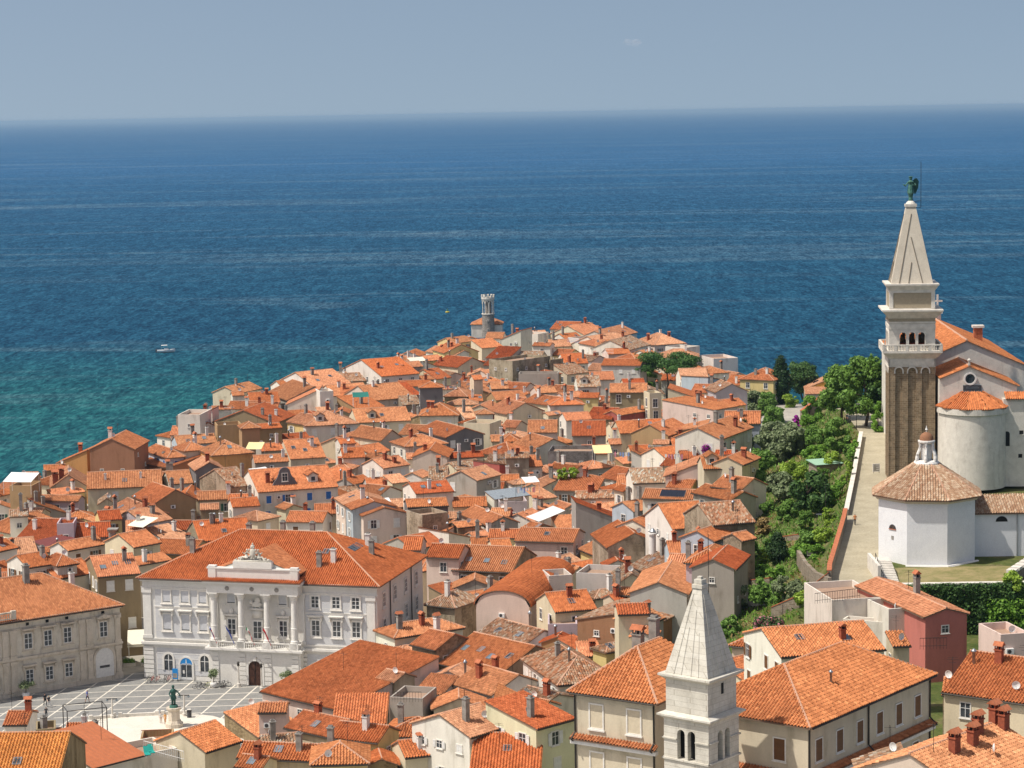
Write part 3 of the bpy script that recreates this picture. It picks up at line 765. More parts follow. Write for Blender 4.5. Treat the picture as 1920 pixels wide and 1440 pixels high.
# ---------------------------------------------------------------- the town, house by house
# each line: left and right end of the visible eave, height of the visible roof (as read from the photograph; '@' sets the reading frame),
# roof kind, wall and roof tone, options, and a label where the house has something of its own
TOWN = '''
@ 0 860 6
-60 430 150 378 45 g w k1 sw | pale house with white shuttered windows at the photo's left edge above the court palace
110 352 360 352 0 f t h12 d6 n | tan roof terrace house under the white awning on the left shore
240 205 400 203 45 g t d4 n k0 h13 | little tiled roof house behind the white awning on the left shore
580 318 970 300 170 x c d13 h10 k0 | cream gabled house with two tall brick chimneys on the left shore
500 128 740 116 52 g t n k0
985 335 1820 300 178 g c2 h10 k0 v1 sw | long cream house with two white roof vents and white shutters below the brown gable
600 412 950 365 60 s yl n
205 458 880 470 52 g m a2 k0 | lilac house with two air conditioners on the left side of town
410 640 740 610 130 l g h8 n k2
150 645 440 650 90 g cl n
110 652 310 642 55 g w h12 d5 n k1
-150 775 120 830 190 h c2 d12
170 915 640 930 240 g cd d16 k2 v0 | house with a broad deep orange roof left of the lilac roof terrace
640 782 830 776 0 f m h11 d6 n | lilac roof terrace box on a deep orange roof at the left
835 890 1250 868 160 g md k0
495 990 860 905 60 s mD n k0
1130 690 1370 672 100 g y h10 k1
955 735 1235 770 60 l y n h8
1230 555 1455 655 110 g t h8
1115 507 1290 500 70 x c h8 d6 n k0
1500 562 1740 560 55 s c h7 n
760 1028 1180 950 85 g w2 h10
510 1047 690 1032 38 g w n h9
-40 1042 190 990 90 g w v1 h10 k1
120 1105 430 1080 200 g cl k1 h8
1500 990 1800 935 140 g c2 h11 k0 wb | cream attic house with two small white windows left behind the town hall
1560 1192 1920 1130 75 s c2 h9 n
-20 1295 190 1240 95 g w k3 h9
40 1402 540 1368 115 g wl h9 n
@ 0 780 4
672 248 1005 246 76 x B d13 h13 k1 n | big brown gable house on the left shore
1040 345 1265 388 85 s B h8 n k1 d9 | brown side wing with an orange lean-to roof right of the brown gable
430 352 655 352 95 r o d9 h9 n k1 | orange walled lean-to with a sloping top left of the brown gable
1215 508 1480 500 86 g g h9
1085 806 1285 768 145 g ml h9 d9 | lilac house with a pale orange roof left above the town hall
1160 655 1470 622 85 x t d11 h10 k1
735 1202 1050 1176 150 g k h13 d13 v3 k1 sw wa | ochre brown four storey house between the court palace and the town hall
420 1218 712 1166 100 g w h12 k0 sw v1 | white house with shuttered windows left of the ochre brown house
205 1132 410 1100 85 g w h14 k1 | white gabled penthouse left of the ochre brown house
430 1116 575 1096 72 h w h14 k0 n | small white penthouse with a pointed hip roof beside the white gabled penthouse
1215 640 1480 600 60 s w2 h8 n
1505 700 1640 695 40 g k h9 n k0
1500 935 1900 905 200 g s1 h9 k3 a2 d12 | house with a broad roof and stacked air conditioners behind the town hall ridge
@ 320 700 6
80 505 330 505 0 f w h13 d10 wd k0 | plain white block with a walled flat roof on the left shore
345 470 470 470 90 r w h12 d6 n k2
460 405 680 400 35 g w h11 n k1
480 548 1165 558 138 x k d15 h11 k2 n | long grey gable house with a wide pale roof above the left shore
820 634 1250 606 38 g t h12 d5 wd k1 sn | tan house with a small window below the long grey gable
800 616 1000 606 66 h t h14 d5 n k0
525 625 800 612 0 f t h12 d6 n
320 622 525 602 60 x p h10 d8 k1
0 690 310 685 95 g pl h9 k1
80 800 520 772 95 g b2 h9 k2
-30 942 150 925 190 h b2 h10 sb k0 | pale blue house with a dark window on the left below the white block
160 872 420 846 88 h w h11 k1
470 920 920 886 150 h o h11 v1 k1 n | orange walled house with a hipped roof on the left of town
540 1042 890 1002 30 s o h8 n k0
690 1277 935 1245 200 g so h11 k1 n
-10 1242 250 1225 140 g w2 h10 k0
285 1088 590 1070 78 x G d9 h13 a1 n k1 | dark grey house with one air conditioner on its blank wall left of centre
120 1200 285 1195 0 f w h10 d5 n
1350 960 1740 936 212 g c2 h9 v3 k2 n
1020 872 1270 856 78 g g h10 k2 n
950 1002 1325 982 78 g g2 h10 k1 a1 n
985 1332 1880 1266 300 g w2 h11 sb k2 v2 d15 | stained white house with blue shutters and a curvy gable dormer
700 1500 1000 1480 90 g w h9
60 1420 300 1415 110 x c h9 d9 k1
300 1420 720 1405 90 g c2 h9 k1
650 1430 1000 1425 70 g s h9 k1
@ 300 640 4
1095 633 1480 612 145 h w h11 sw k1 D1 d12 | white house with a boxy dormer and closed white shutters, upper left of centre
1480 609 1880 589 148 g c h10 k0 D1 v1 d12 | cream house with one dormer below the dark green awning, upper left of centre
955 602 1090 622 75 g y h11 sw wa k1 d8 | small yellow house with one white shuttered window beside the boxy dormer house
885 300 1155 342 88 x w h10 d12 k1 v2 | white gable house with two skylights on the upper left shore
545 406 630 402 28 g w n k0 h10
580 390 760 350 50 g c h8 n
950 474 1200 470 110 r w h9 d9 n k0
660 502 880 500 40 g w h11 k2 d6
680 462 900 452 78 g w h8 k1
800 385 960 440 110 g g h8 k1
920 347 1090 332 50 g w h9 k1
1250 272 1420 270 42 g c h8
1350 302 1550 292 60 g so h8 k0
1300 407 1580 386 78 g w h9 k1 v1
1600 442 1900 412 120 g p2 h9 k1
1370 205 1660 262 95 x w d12 h10 k1 a1 | long white gable house with one chimney on the upper left shore
1680 165 1850 205 58 g w2 h8
1820 192 1920 186 40 g w h9
1200 400 1300 395 0 f w h12 d6 n
@ 640 640 6
480 235 690 302 88 g w2 h8 v1
695 292 915 276 55 g g h10 k0
1030 262 1310 292 105 g cd h8
1065 422 1230 402 108 g cd h8 v1
950 112 1270 166 60 g w h8
1160 132 1540 112 85 x y d12 h9 n k3 | yellow gable house with three chimneys near the point
1630 182 1880 192 128 s gd h8 n k0
1600 268 1860 278 75 s gd h8 k0 n
1730 384 1920 392 95 s pd h8 k1 a1
545 442 720 442 88 g gd h8 n
740 440 1060 420 40 g s h8
330 650 890 592 140 g pd h9 k2 d14
690 712 890 702 98 s so h8 n
-10 608 320 600 98 g w2 h9 k1 v1
885 520 1140 513 64 h G h13 d6 n k0 | little dark grey tower house with a hip roof in the upper middle of town
1160 612 1410 616 95 h k h9 k1
885 832 1310 826 138 h w h10 k2 wb | white house with a broad hip roof in the middle of town
1490 427 1590 422 62 g c d4 h13 n k0 | slim cream turret with a single tile slope near the middle of town
1690 532 1880 526 70 g g h9 n
1390 864 1540 852 118 g pl h9
1525 816 1705 811 62 h w d4 h13 k0 wb | slim white roof lantern house with a tiled hat in the middle of town
1375 955 1670 966 0 f c h11 d7 n | cream house with a white walled roof terrace in the middle of town
1185 1078 1600 1042 85 x G d15 h11 a1 wa k0 | large dark grey gable house in the middle of town
720 1180 1185 1142 118 h w h10 k2 | white house with a hip roof and two grey chimneys left of the dark grey gable
450 1112 690 1082 110 x c d12 h10 wd k3
145 1192 370 1112 110 g cl h8 k1
-10 1152 155 1142 60 g w h11 d5 k2 n
20 1307 265 1296 108 g w1 h9 k1
800 1302 1190 1300 82 x p d11 h10 n k1 | pale pink gable house in the middle of town below the dark grey gable
1190 1312 1600 1290 60 g w h9 k2 n
1510 1252 1900 1290 135 h c2 h9 v1 k1
1690 1122 1920 1116 68 g c h9 n
1670 952 1810 946 52 g c h10 d5 n
470 1422 760 1380 100 g w h9 k2
230 1300 450 1330 40 s c h8 n
760 1100 1100 1120 0 f w h8 n
@ 940 580 4.8
440 176 660 181 68 g w h9 wb k0 d12 | white house with small dark windows, farthest right of the round tower at the point
730 196 860 196 48 g w h8 k2
765 240 960 208 95 g cl h8 k1
980 264 1220 205 70 g wl h8 k1
945 342 1200 302 108 g wl h8 k2 v1
1150 362 1330 316 85 g w h9 v1
1380 319 1650 301 98 h pl h9 k3 wb | pale pink hip roofed house on the upper right shore
1400 432 1770 429 75 h ll h8 k2
1660 370 1785 352 0 f w h9 d8 n
1785 435 1910 470 0 f w h6 d8 n
700 302 850 330 45 g w h9 k0
850 332 985 330 60 g w h9 k0
600 275 700 285 0 f w h9 d8 n | white house with a blue fenced roof terrace near the point
450 336 630 329 62 g c h8 wb
280 327 440 329 22 g w h10 d5
290 222 410 216 28 g y h8 n
180 240 330 245 0 f w h8 d8 n
0 268 175 272 80 r l d10 h9 n k2
100 492 440 445 0 f s h12 d9 wd | bare stone ruin without a roof in the upper middle of town
440 480 552 470 0 f s h11 d8 n
155 606 510 603 0 f g h9 d6 n | long blank grey rendered wall house below the bare stone ruin
570 489 780 481 92 g w1 h9
900 502 1250 506 58 g l h11 wb k0 d9 | light grey house with dark windows left of the umbrella pine
590 584 780 562 90 g c h8
690 697 895 692 100 g wo h9 D1 k0 | house with a weathered rusty roof and one small dormer below the light grey house
1100 667 1290 661 40 g c h8 k1
978 746 1310 743 78 g k h12 wc k1 a1 d9 | olive brown house with tall windows in the upper right of town
330 752 500 742 58 g p h10 a2 d6 n k1
200 832 430 862 70 g c2 h9
50 942 380 912 85 x c d10 h9 n
440 860 740 852 70 h w h10 k2 n
760 978 990 988 100 g kd h8 k1
1450 860 1920 905 45 l p d9 h12 wb sn k1 | big pale pink house with a long sloping roof line right of the olive brown house
1335 785 1440 780 0 f c h13 d5 wc n2 | narrow cream tower house between the olive brown and the pink house
1500 850 1920 850 140 l c h10 d9 n k2 | long cream gable wall house behind the pink house
1620 630 1865 624 112 g w h10 d11 k0 | white gabled house just right of the umbrella pine
1050 952 1330 905 40 g r h9 n k1 | dark red house with a narrow tile roof in front of the olive brown house
1070 1112 1330 1102 108 g c1 h9
1170 1112 1500 1132 85 x t d12 h10 wb | tan grey gable house with one white window in the right half of town
1500 1112 1860 1112 70 r t d9 h10 n k1 | tan blank walled house right of the tan grey gable
640 1134 940 1130 132 g gd h9 k0 n | house with a plain deep orange roof in the middle of town
240 1105 500 1102 108 g p h10 v1 a1 wb k0 | pale pink house with one skylight beside the deep orange roof
0 1055 130 1062 58 g c h8
0 1186 160 1182 64 h y h9 k1
240 1290 690 1252 105 x w d11 h8 n k1
975 1212 1080 1209 45 g c d4 h10 n
1550 1237 1690 1232 78 g c h8 k1
1625 1342 1780 1337 70 g g h9 n
440 1414 640 1432 40 g p h8 n
235 1412 365 1406 98 g p h9 k2
1170 1385 1400 1385 125 l w d8 h8 n
420 1312 820 1312 0 f G h9 d9 n
@ 1000 560 4
1310 645 1440 612 55 l b h9 d8 n k1 | pale blue house with a dark orange slope right of the umbrella pine
1550 600 1800 610 85 h y2 h9 k2 wa sn | ochre yellow house with a rounded hip roof left of the tall cypress
1370 702 1605 692 58 x m h9 d10 n k1 | mauve gable house below the ochre yellow house
1435 932 1700 932 88 g b2 h8 k1
1355 822 1480 802 40 g c h8 n
1400 1052 1640 962 85 g w2 h8
1280 1272 1500 1266 92 g c h9 sb D1 k1 | cream house with dark blue shutters and one dormer beside the magenta bush
990 1332 1290 1332 115 r p d9 h9 a2 n k0 | pale pink lean-to house with two air conditioners on its blank wall
750 1381 995 1373 118 g wo h10 wb k0 d9 | cream white house with a mottled roof and a bright bare gable
1340 1402 1560 1430 80 g w2 h8 n
1565 1242 1690 1190 55 g c h7 n
500 1335 680 1370 80 g w h8 n k0 a1
1180 700 1340 705 60 g c h8 n
600 990 700 985 60 g c h8 n
@ 760 840 6
120 511 540 481 108 g w h11 k1 wb sn d9 | white attic house with two dark windows in the centre of town
580 242 880 202 78 g co h8
800 360 1070 292 105 g gl h11 a1 k0
440 348 700 440 55 s c h9 n k0
1000 571 1390 522 85 s wz h9 n k0 | shed with a flat grey sheet roof in the centre of town
1060 655 1370 645 0 f m h8 d7 n | lilac walled roof terrace beside the grey sheet roof in the centre of town
620 735 930 862 88 g g2 h9 k0
30 662 480 642 38 g G h12 wb sr d6 k0 | dark stone tower house with one dark red window behind the pale pink house
190 806 480 772 0 f s h11 d6 n | square stone block with an open top in the centre of town
255 985 480 992 65 r p d7 h8 a3 n k0
490 1052 740 1005 100 l w d8 h8 n
440 875 840 990 65 g w h7
590 892 850 862 38 g s d4 h9 n k0
235 1217 600 1231 142 g p1 h12 sn k0 wa | pale pink house with white framed windows right behind the town hall
-20 1142 170 1142 150 g p1 h10 k0
530 1362 1200 1390 275 g s2 h10 v3 k0 wa n2 d14 | stone house with three pale skylights right of the pale pink house
990 1127 1200 1117 78 g c h12 d6 k0 n
750 1087 930 1081 85 g c1 h9
940 1004 1290 1004 92 g c2 h9 k1
1235 1037 1890 1056 128 g p2 h11 wa k0 d9 | peach house with a wide tile roof behind a yellow terrace
1215 1158 1660 1166 0 f y h8 d7 a2 n | yellowish terrace wall house with two air conditioners right of centre
960 762 1170 762 35 g r h9 d6 n k1
1420 822 1720 705 85 g wl h8 k1 v1
1510 442 1720 335 40 g w h8
1380 202 1540 196 108 g p h9 k0
1130 112 1390 106 38 g so h11 d5 n k2
1060 285 1380 232 105 l r d8 h8 n
1640 218 1920 246 48 g p h9
260 355 470 352 145 g wo h8 k2
20 120 180 115 60 g w h8
1560 740 1780 690 50 g w h8 v2
@ 600 800 4
1170 1335 1570 1352 110 v p1 d26 h11 n k0 | hall with a big barrel vaulted orange roof right of the town hall
1560 1085 1830 1140 85 g c2 h10 k1
1720 1160 1890 1150 0 f l h12 d5 n
118 535 188 585 45 g p h12 d8 sw wa k0 | narrow pink house front right behind the town hall
195 585 245 620 40 g b h12 d8 sw wa k1 | narrow pale blue house front right behind the town hall
255 625 325 668 40 g p h11 d8 sw k1
@ 980 840 4
410 377 735 366 52 g wo h9 wd n2 k2
400 565 770 552 160 l g d6 h9 n k1 | long sloping grey party wall house right of centre
370 502 720 602 75 g c1 h8 v2 k0
830 472 1090 432 68 g b2 h9 k3 | pale blue house with three chimneys under the solar panel roof
900 372 1380 386 68 g w2 h9 k0 | house with a dark solar panel on its roof in the right half of town
1125 602 1425 582 190 g w1 h9 v1 k0 wb | white house with a bright orange roof and one skylight left of the mottled roof
1430 572 1740 547 158 g so h9 k1 n | old house with a large grey mottled roof at the garden edge
940 602 1120 532 65 g w2 h9 k1
1105 786 1425 776 88 g b2 h8 k2 n | blue house with a low tile roof behind the lavender house
1430 692 1630 626 72 g b1 h8 k0
1225 851 1500 863 98 h m h9 wa sn d9 k1 | lavender house with a hip roof just behind the white bell tower
1585 905 1690 800 75 g gd h7 n k0
640 742 1040 722 95 x s d12 h9 n k0 | grey brown gable house behind the round white chimney right of centre
430 752 545 802 85 g y2 h9 n
810 882 1010 952 105 g wo h8 a1 k1
270 952 640 886 60 g s1 h8 k1
400 975 690 988 0 f l h9 d7 n | light grey house with a walled roof terrace right of the barrel roofed hall
700 1022 940 1012 75 x co d7 h8 a1 n
805 1082 1230 1092 82 x l d15 h9 n k0 | pale grey gable house with a blank wall left of the white bell tower
1280 330 1560 390 60 g g1 h8
1640 690 1740 670 50 g s h7 n k0
1080 290 1260 300 60 g y h8 n
700 1150 830 1130 50 g c h8
@ 1000 1080 4
165 264 470 238 140 g c1 h10 v1 k1
330 322 870 376 66 x B d13 h9 a1 n k1 | rust stained gable house left of the white bell tower
640 284 865 277 52 g c h11 d5 n k0
860 350 975 305 75 g g2 h8 v1 n
110 405 330 402 0 f m h9 d7 a1 n | lilac grey house with a white edged terrace left of the rust stained gable
190 808 620 768 280 h wo h11 d15 k2 | house with a large hipped roof of mottled grey tiles left of the monastery
600 132 720 137 48 g c h9 k1
20 1142 305 1064 125 s ed h13 k1 sw wa d8 | pale lime house with one chimney left of the monastery
1490 512 1860 552 140 h c1 h8 k0 n | house with a deep orange hip roof right behind the bell tower spire
1560 770 1920 676 130 g c2 h8 v1 k0
-140 955 50 1000 60 g w h10 k0
-250 1080 30 1160 80 g w2 h9
@ 1440 1080 4
100 602 870 542 185 g w1 h9 v2 k1 d12 | white house with skylights in its long orange roof right of the bell tower
1180 304 1510 304 26 x P d19 h8 Y16 n k1 | salmon red house with a long orange roof below the chapel
905 300 1170 312 0 f w h7 d6 n wa Y16
480 232 860 210 0 f w h7 d11 n | white house with roof terraces and a railing below the chapel path
1320 858 1930 945 300 g c1 h9 k2 d13 | cream house with a broad orange roof at the right edge
1470 985 1690 985 60 g c h7 d5 wb sn n2 k0
1500 1640 2150 1380 300 g p2 h12 k0 | pink tiled roof with five brick chimneys in the bottom right corner
680 1450 1020 1450 120 r p d3 h9 n k0 | narrow pink gable wall with a tiled top at the bottom right
1745 495 1960 480 0 f p h8 d6 a2 n | pale house with a flat roof and two air conditioners at the right edge
940 520 1060 515 100 s c1 h8 d3 n k0
300 238 565 278 28 s wD h4 d3 k0 n | brown metal canopy roof in front of the white terrace house below the chapel
1312 880 1400 884 60 g s1 h8 d6 n k0
560 372 880 400 20 f w h5 d2 n
@ 600 1080 4
800 205 1010 230 105 h so h10 n k1 | old stone house with a mottled hip roof right beside the town hall
1130 197 1370 157 70 g s2 h9 k1 n
1170 217 1480 207 68 g r2 h8 n k1 | brick red walled house in front of the barrel roofed hall
560 458 1070 382 90 h w2 h9 k2 n
690 507 870 547 115 g s2 h10 d7 wb n2 k1 | tall old stone house with patched walls in front of the town hall side
880 642 1330 752 255 g s1 h8 v4 k0 d14 | house with four long skylights in a broad orange roof, lower middle
1190 422 1530 517 105 g wo h8 k1 n
525 955 770 968 0 f g h9 d6 n | grey walled roof terrace with railings, lower middle
1300 1112 1630 1112 200 l w d9 h9 wb k1 | white house with a steep sloping tiled top, lower middle
1000 805 1290 890 145 g w2 h9 k2
1120 1202 1415 1114 165 g w h12 d9 k1 wb | patchy white block house with a single chimney, lower middle
1450 897 1680 957 48 g w h10 d5 n
1130 1450 1650 1450 165 g c1 h9 v1 d14 k0
640 1352 820 1332 115 g c1 h9 n
-20 1330 250 1345 70 g c1 h10 k1
430 760 560 790 60 g s h9 n k0
@ 240 980 3.2
805 1010 1275 1122 225 s p1 h7 d18 k0 wb sn | large pale pink house with a sweeping orange roof beside the square
785 1135 950 1124 14 g p h10 d4 n k0 Y0 | small pink dormer house with a tall dark window beside the square
640 1137 790 1166 68 h w h6 k0 n
950 1222 1220 1282 95 g c2 h9 v1 k1
1215 1282 1500 1312 90 g y1 h10 k1
1110 1445 1430 1435 125 h y1 h10 k0
660 1402 1110 1422 88 g c1 h9 v1
@ 0 1080 4
-260 1570 420 1560 440 g ky h12 d16 k0 n | near roof of yellow lichened tiles in the bottom left corner
310 1268 540 1216 58 g o h9 d5 sw wa | dark ochre house with a tiled strip roof at the lower left
270 1205 420 1195 0 f k h10 d4 n
545 1302 690 1282 95 s wz h8 n k0 | shed with a blue grey metal roof at the lower left
690 1434 1080 1334 135 s wq h9 n k0 d10 | house with a smooth red brown flat slope at the lower left
1075 1390 1330 1340 0 f w h8 d6 n | white roof terrace with teal chairs at the lower left
1535 1313 1800 1229 150 g c1 h9 d8 k0 | cream house with a fresh orange roof below the statue
490 1192 655 1187 65 g w h8 d5 n
660 1262 810 1195 58 g td h8 d4 n
30 1112 200 1110 95 g w h7 d6 n k1
1770 1420 1960 1440 80 g c1 h9 v1
1050 1290 1290 1280 0 f t h8 d5 n | roof deck with rust brown railings in front of the statue
'''
def parse_town():
    ox = oy = 0.0; k = 1.0; n = 0
    for line in TOWN.strip().splitlines():
        if line.startswith('@'):
            _, a, b_, c = line.split(); ox, oy, k = float(a), float(b_), float(c); continue
        spec, _, label = line.partition('|'); t = spec.split()
        x1, y1, x2, y2, kp = (float(q) for q in t[:5]); typ = t[5]; wall = t[6][0]; roof = t[6][1] if len(t[6]) > 1 else None
        op = {}
        for q in t[7:]: op[q[0]] = q[1:]
        yield (ox + x1 / k, oy + y1 / k, ox + x2 / k, oy + y2 / k, kp / k, typ, wall, roof, op, label.strip())
def make_house(u1, v1, u2, v2, kp, typ, wall, roof, op, label, seed):
    rn = random.Random(seed); h = float(op.get('h', 9.0))
    mid = on_T((u1 + u2) / 2, (v1 + v2) / 2, h); ze = mid.z
    A, B = at_z(u1, v1, ze), at_z(u2, v2, ze); ex = B - A
    if 'Y' in op:
        yaw = R(float(op['Y'])); ww = (u2 - u1) / FPX * A.length / max(.3, math.cos(yaw)); ex = Vector((math.cos(yaw), math.sin(yaw), 0)) * ww
    wdt = ex.length; yaw = math.atan2(ex.y, ex.x)
    ey = Vector((-math.sin(yaw), math.cos(yaw), 0)); Dm = mid.length if mid.length > 1 else 300
    Dm = (mid - CAM).length; px = FPX / Dm; sd = (CAMZ - ze) / Dm
    if wdt > 26: wdt = 26
    dep = float(op['d']) if 'd' in op else None; rise = 0
    if typ in 'gh':
        half = kp / px / (max(.25, ey.y) * sd + .42); half = min(7.5, max(1.6, half))
        if dep: half = dep / 2
        dep = 2 * half; rise = min(.42 * half, max(.15, kp / px - max(.25, ey.y) * sd * half))
        rise = max(rise, .3 * half)
        if typ == 'h': rise = min(rise, .5 * min(wdt, dep) / 2 + .4); rise = max(rise, .3 * min(wdt, dep) / 2)
    elif typ == 's':
        dep = dep or min(14, max(2.5, kp / px / (max(.25, ey.y) * sd + .33))); rise = max(.2 * dep, min(.36 * dep, kp / px - max(.25, ey.y) * sd * dep))
    elif typ in 'xlrv':
        rise = max(.8, kp / px); rise = min(rise, wdt * (.33 if typ == 'x' else .5)); dep = dep or 10
    else: dep = dep or 7
    roof = roof or rn.choice('1112222222llldo')
    H_ = House((A.x, A.y), yaw, wdt, dep, ze, typ, rise, wall, roof, rn)
    H_.label = label; H_.px = proj(A + ex * .5)
    ar = wdt * dep
    nk = int(op['k']) if op.get('k') else (0 if 'k' in op else (rn.choice((1, 1, 2)) if ar > 45 else 1))
    if typ == 'f': nk = int(op.get('k') or 0)
    for i in range(nk): H_.chimney()
    nv = int(op.get('v') or 0) if 'v' in op else (rn.choice((0, 0, 0, 1, 2)) if typ in 'gxs' and ar > 60 else 0)
    for i in range(nv): H_.skylight((i + .7) / (nv + .4), rn.uniform(.35, .6), plane=0 if typ != 'x' else 1)
    for i in range(int(op.get('a') or 0)): H_.ac(wdt * (.5 + (i - int(op['a']) / 2 + .5) * 1.15 / wdt) + rn.uniform(-.2, .2) if 'a' in op else None, H_.H - 1.1)
    for i in range(int(op.get('D') or 0)): H_.dormer(wdt * (.3 + .4 * i), dep * .12)
    if 'n' not in op or op['n'] == '2':
        shut = {'w': 'white', 'b': 'blue', 'n': None, 'r': 'red', 'g': 'green', 'o': 'brown'}[op['s']] if op.get('s') else rn.choice((None, None, None, 'white', 'white', 'white', 'brown', 'green'))
        key = op.get('w') or rn.choice('aaab'); H_.windows(key, shut, .45, 3, rn.uniform(2.8, 3.8), .85 if 'w' in op else .7)
    elif rn.random() < .5: H_.windows(rn.choice('bd'), None, .5, 2, 4.5, .4)
    if rn.random() < .3: H_.dish()
    if rn.random() < .6 and typ != 'f': H_.antenna()
    if rn.random() < .3 and 'a' not in op: H_.ac()
    return H_
NAMED = {}
for i, sp in enumerate(parse_town()):
    hh = make_house(*sp, seed=100 + i)
    if sp[9]: NAMED[sp[9]] = hh
# ---------------------------------------------------------------- materials for the landmarks
def mat_stone_stained(name, c0, c1, dark=(.12, .11, .10), amount=.6, blocks=False):
    b = NB(name); pos = geo_pos(b); n = b.noise(pos, .9, 5, .6); s_ = b.noise(b.mapping(pos, (1.2, 1.2, .28)), 1.0, 5, .65); g = b.noise(pos, 7, 3, .7)
    c = b.ramp(n, [(.3, c0), (.7, c1)]); c = b.mix(b.math('MULTIPLY', b.ramp(s_, [(.54, 0.0), (.72, 1.0)]), amount), c, dark)
    c = b.mix(1.0, c, b.ramp(g, [(.3, (.9, .9, .9)), (.7, (1.06, 1.06, 1.06))]), 'MULTIPLY')
    pt = b.noise(pos, .33, 4, .7); c = b.mix(b.math('MULTIPLY', b.ramp(pt, [(.56, 0.0), (.66, 1.0)]), amount * .45), c, dark)
    if blocks:
        x, y, z = b.sep(pos); cm = b.add('ShaderNodeCombineXYZ'); b.link(b.math('ADD', x, b.math('MULTIPLY', y, .73)), cm.inputs[0]); b.link(z, cm.inputs[1]); t = b.add('ShaderNodeTexBrick'); b.link(cm.outputs[0], t.inputs['Vector']); t.inputs['Scale'].default_value = 1.0
        t.inputs['Brick Width'].default_value = 1.1; t.inputs['Row Height'].default_value = .5; t.inputs['Mortar Size'].default_value = .018; t.inputs['Color1'].default_value = (1, 1, 1, 1); t.inputs['Color2'].default_value = (.92, .91, .89, 1); t.inputs['Mortar'].default_value = (.7, .68, .64, 1); c = b.mix(1.0, c, t.outputs['Color'], 'MULTIPLY')
    b.base(c); b.rough(.85); b.spec(.2); b.bump(g, .2, .03)
plain('bike_red', (.45, .04, .03), .4); plain('bike_lime', (.45, .5, .05), .4); plain('bike_black', (.03, .03, .03), .4)
plain('canvas', (.72, .68, .55), .9, var=.06); plain('canvas_white', (.78, .78, .76), .9, var=.05); plain('canvas_yellow', (.72, .62, .32), .9, var=.06); plain('canvas_green', (.02, .16, .13), .7)
plain('teal', (.02, .32, .27), .6)
plain('boat_white', (.78, .78, .78), .3, 0, .5, .04); plain('buoy_yellow', (.65, .50, .03), .5, 0, .4, .1)
plain('mint', (.30, .48, .34), .6)
mat_stone_stained('tower_stone', (.57, .54, .47), (.69, .66, .58), (.30, .28, .24), .4, True); mat_stone_stained('court_wall', (.60, .54, .44), (.70, .64, .54), (.15, .12, .09), .5)
mat_stone_stained('court_trim', (.55, .48, .38), (.66, .58, .48), (.13, .10, .07), .6); mat_stone_stained('church_wall', (.62, .58, .51), (.74, .70, .62), (.30, .26, .22), .4)
mat_stone_stained('chapel_wall', (.72, .73, .75), (.78, .79, .80), (.5, .49, .46), .15); mat_stone_stained('hall_panel', (.56, .565, .57), (.61, .615, .62), (.4, .4, .4), .12)
mat_stone_stained('hall_white', (.70, .68, .63), (.77, .75, .70), (.4, .37, .32), .15); mat_stone_stained('spire_stone', (.53, .47, .38), (.61, .55, .45), (.3, .26, .2), .25)
def mat_brickwork(name, ca, cb, joint, bw, bh):
    b = NB(name); pos = geo_pos(b); x, y, z = b.sep(pos)
    cm = b.add('ShaderNodeCombineXYZ'); b.link(b.math('ADD', x, b.math('MULTIPLY', y, .73)), cm.inputs[0]); b.link(z, cm.inputs[1])
    t = b.add('ShaderNodeTexBrick'); b.link(cm.outputs[0], t.inputs['Vector']); t.inputs['Scale'].default_value = 1.0
    t.inputs['Brick Width'].default_value = bw; t.inputs['Row Height'].default_value = bh; t.inputs['Mortar Size'].default_value = .03
    t.inputs['Color1'].default_value = (*ca, 1); t.inputs['Color2'].default_value = (*cb, 1); t.inputs['Mortar'].default_value = (*joint, 1)
    n = b.noise(pos, 1.1, 5, .7); b.base(b.mix(1.0, t.outputs['Color'], b.ramp(n, [(.3, (.7, .7, .7)), (.7, (1.2, 1.18, 1.15))]), 'MULTIPLY')); b.rough(.95); b.spec(.1); b.bump(t.outputs['Fac'], .5, -.04)
mat_brickwork('campanile_stone', (.21, .15, .092), (.32, .24, .155), (.33, .27, .19), .6, .3)
mat_brickwork('garden_wall', (.20, .16, .12), (.30, .25, .19), (.30, .27, .22), .5, .25)
mat_brickwork('brick_side', (.42, .17, .09), (.50, .22, .12), (.45, .38, .32), .3, .12)
mat_brickwork('lighthouse_stone', (.22, .20, .18), (.30, .27, .24), (.34, .31, .28), .7, .35)
def mat_paving(name, c0, c1, scale):
    b = NB(name); pos = geo_pos(b); n = b.noise(pos, scale, 5, .65); n2 = b.noise(pos, scale * 9, 3, .6)
    b.base(b.mix(1.0, b.ramp(n, [(.3, c0), (.7, c1)]), b.ramp(n2, [(.3, (.85, .85, .85)), (.7, (1.1, 1.1, 1.1))]), 'MULTIPLY')); b.rough(.8); b.spec(.25)
mat_paving('square_grey', (.20, .20, .19), (.27, .265, .25), .5); mat_paving('square_white', (.60, .56, .48), (.70, .66, .57), .4)
mat_paving('path_cobble', (.33, .29, .20), (.44, .39, .28), .35); mat_paving('lawn_dry', (.16, .16, .05), (.33, .26, .13), .6)

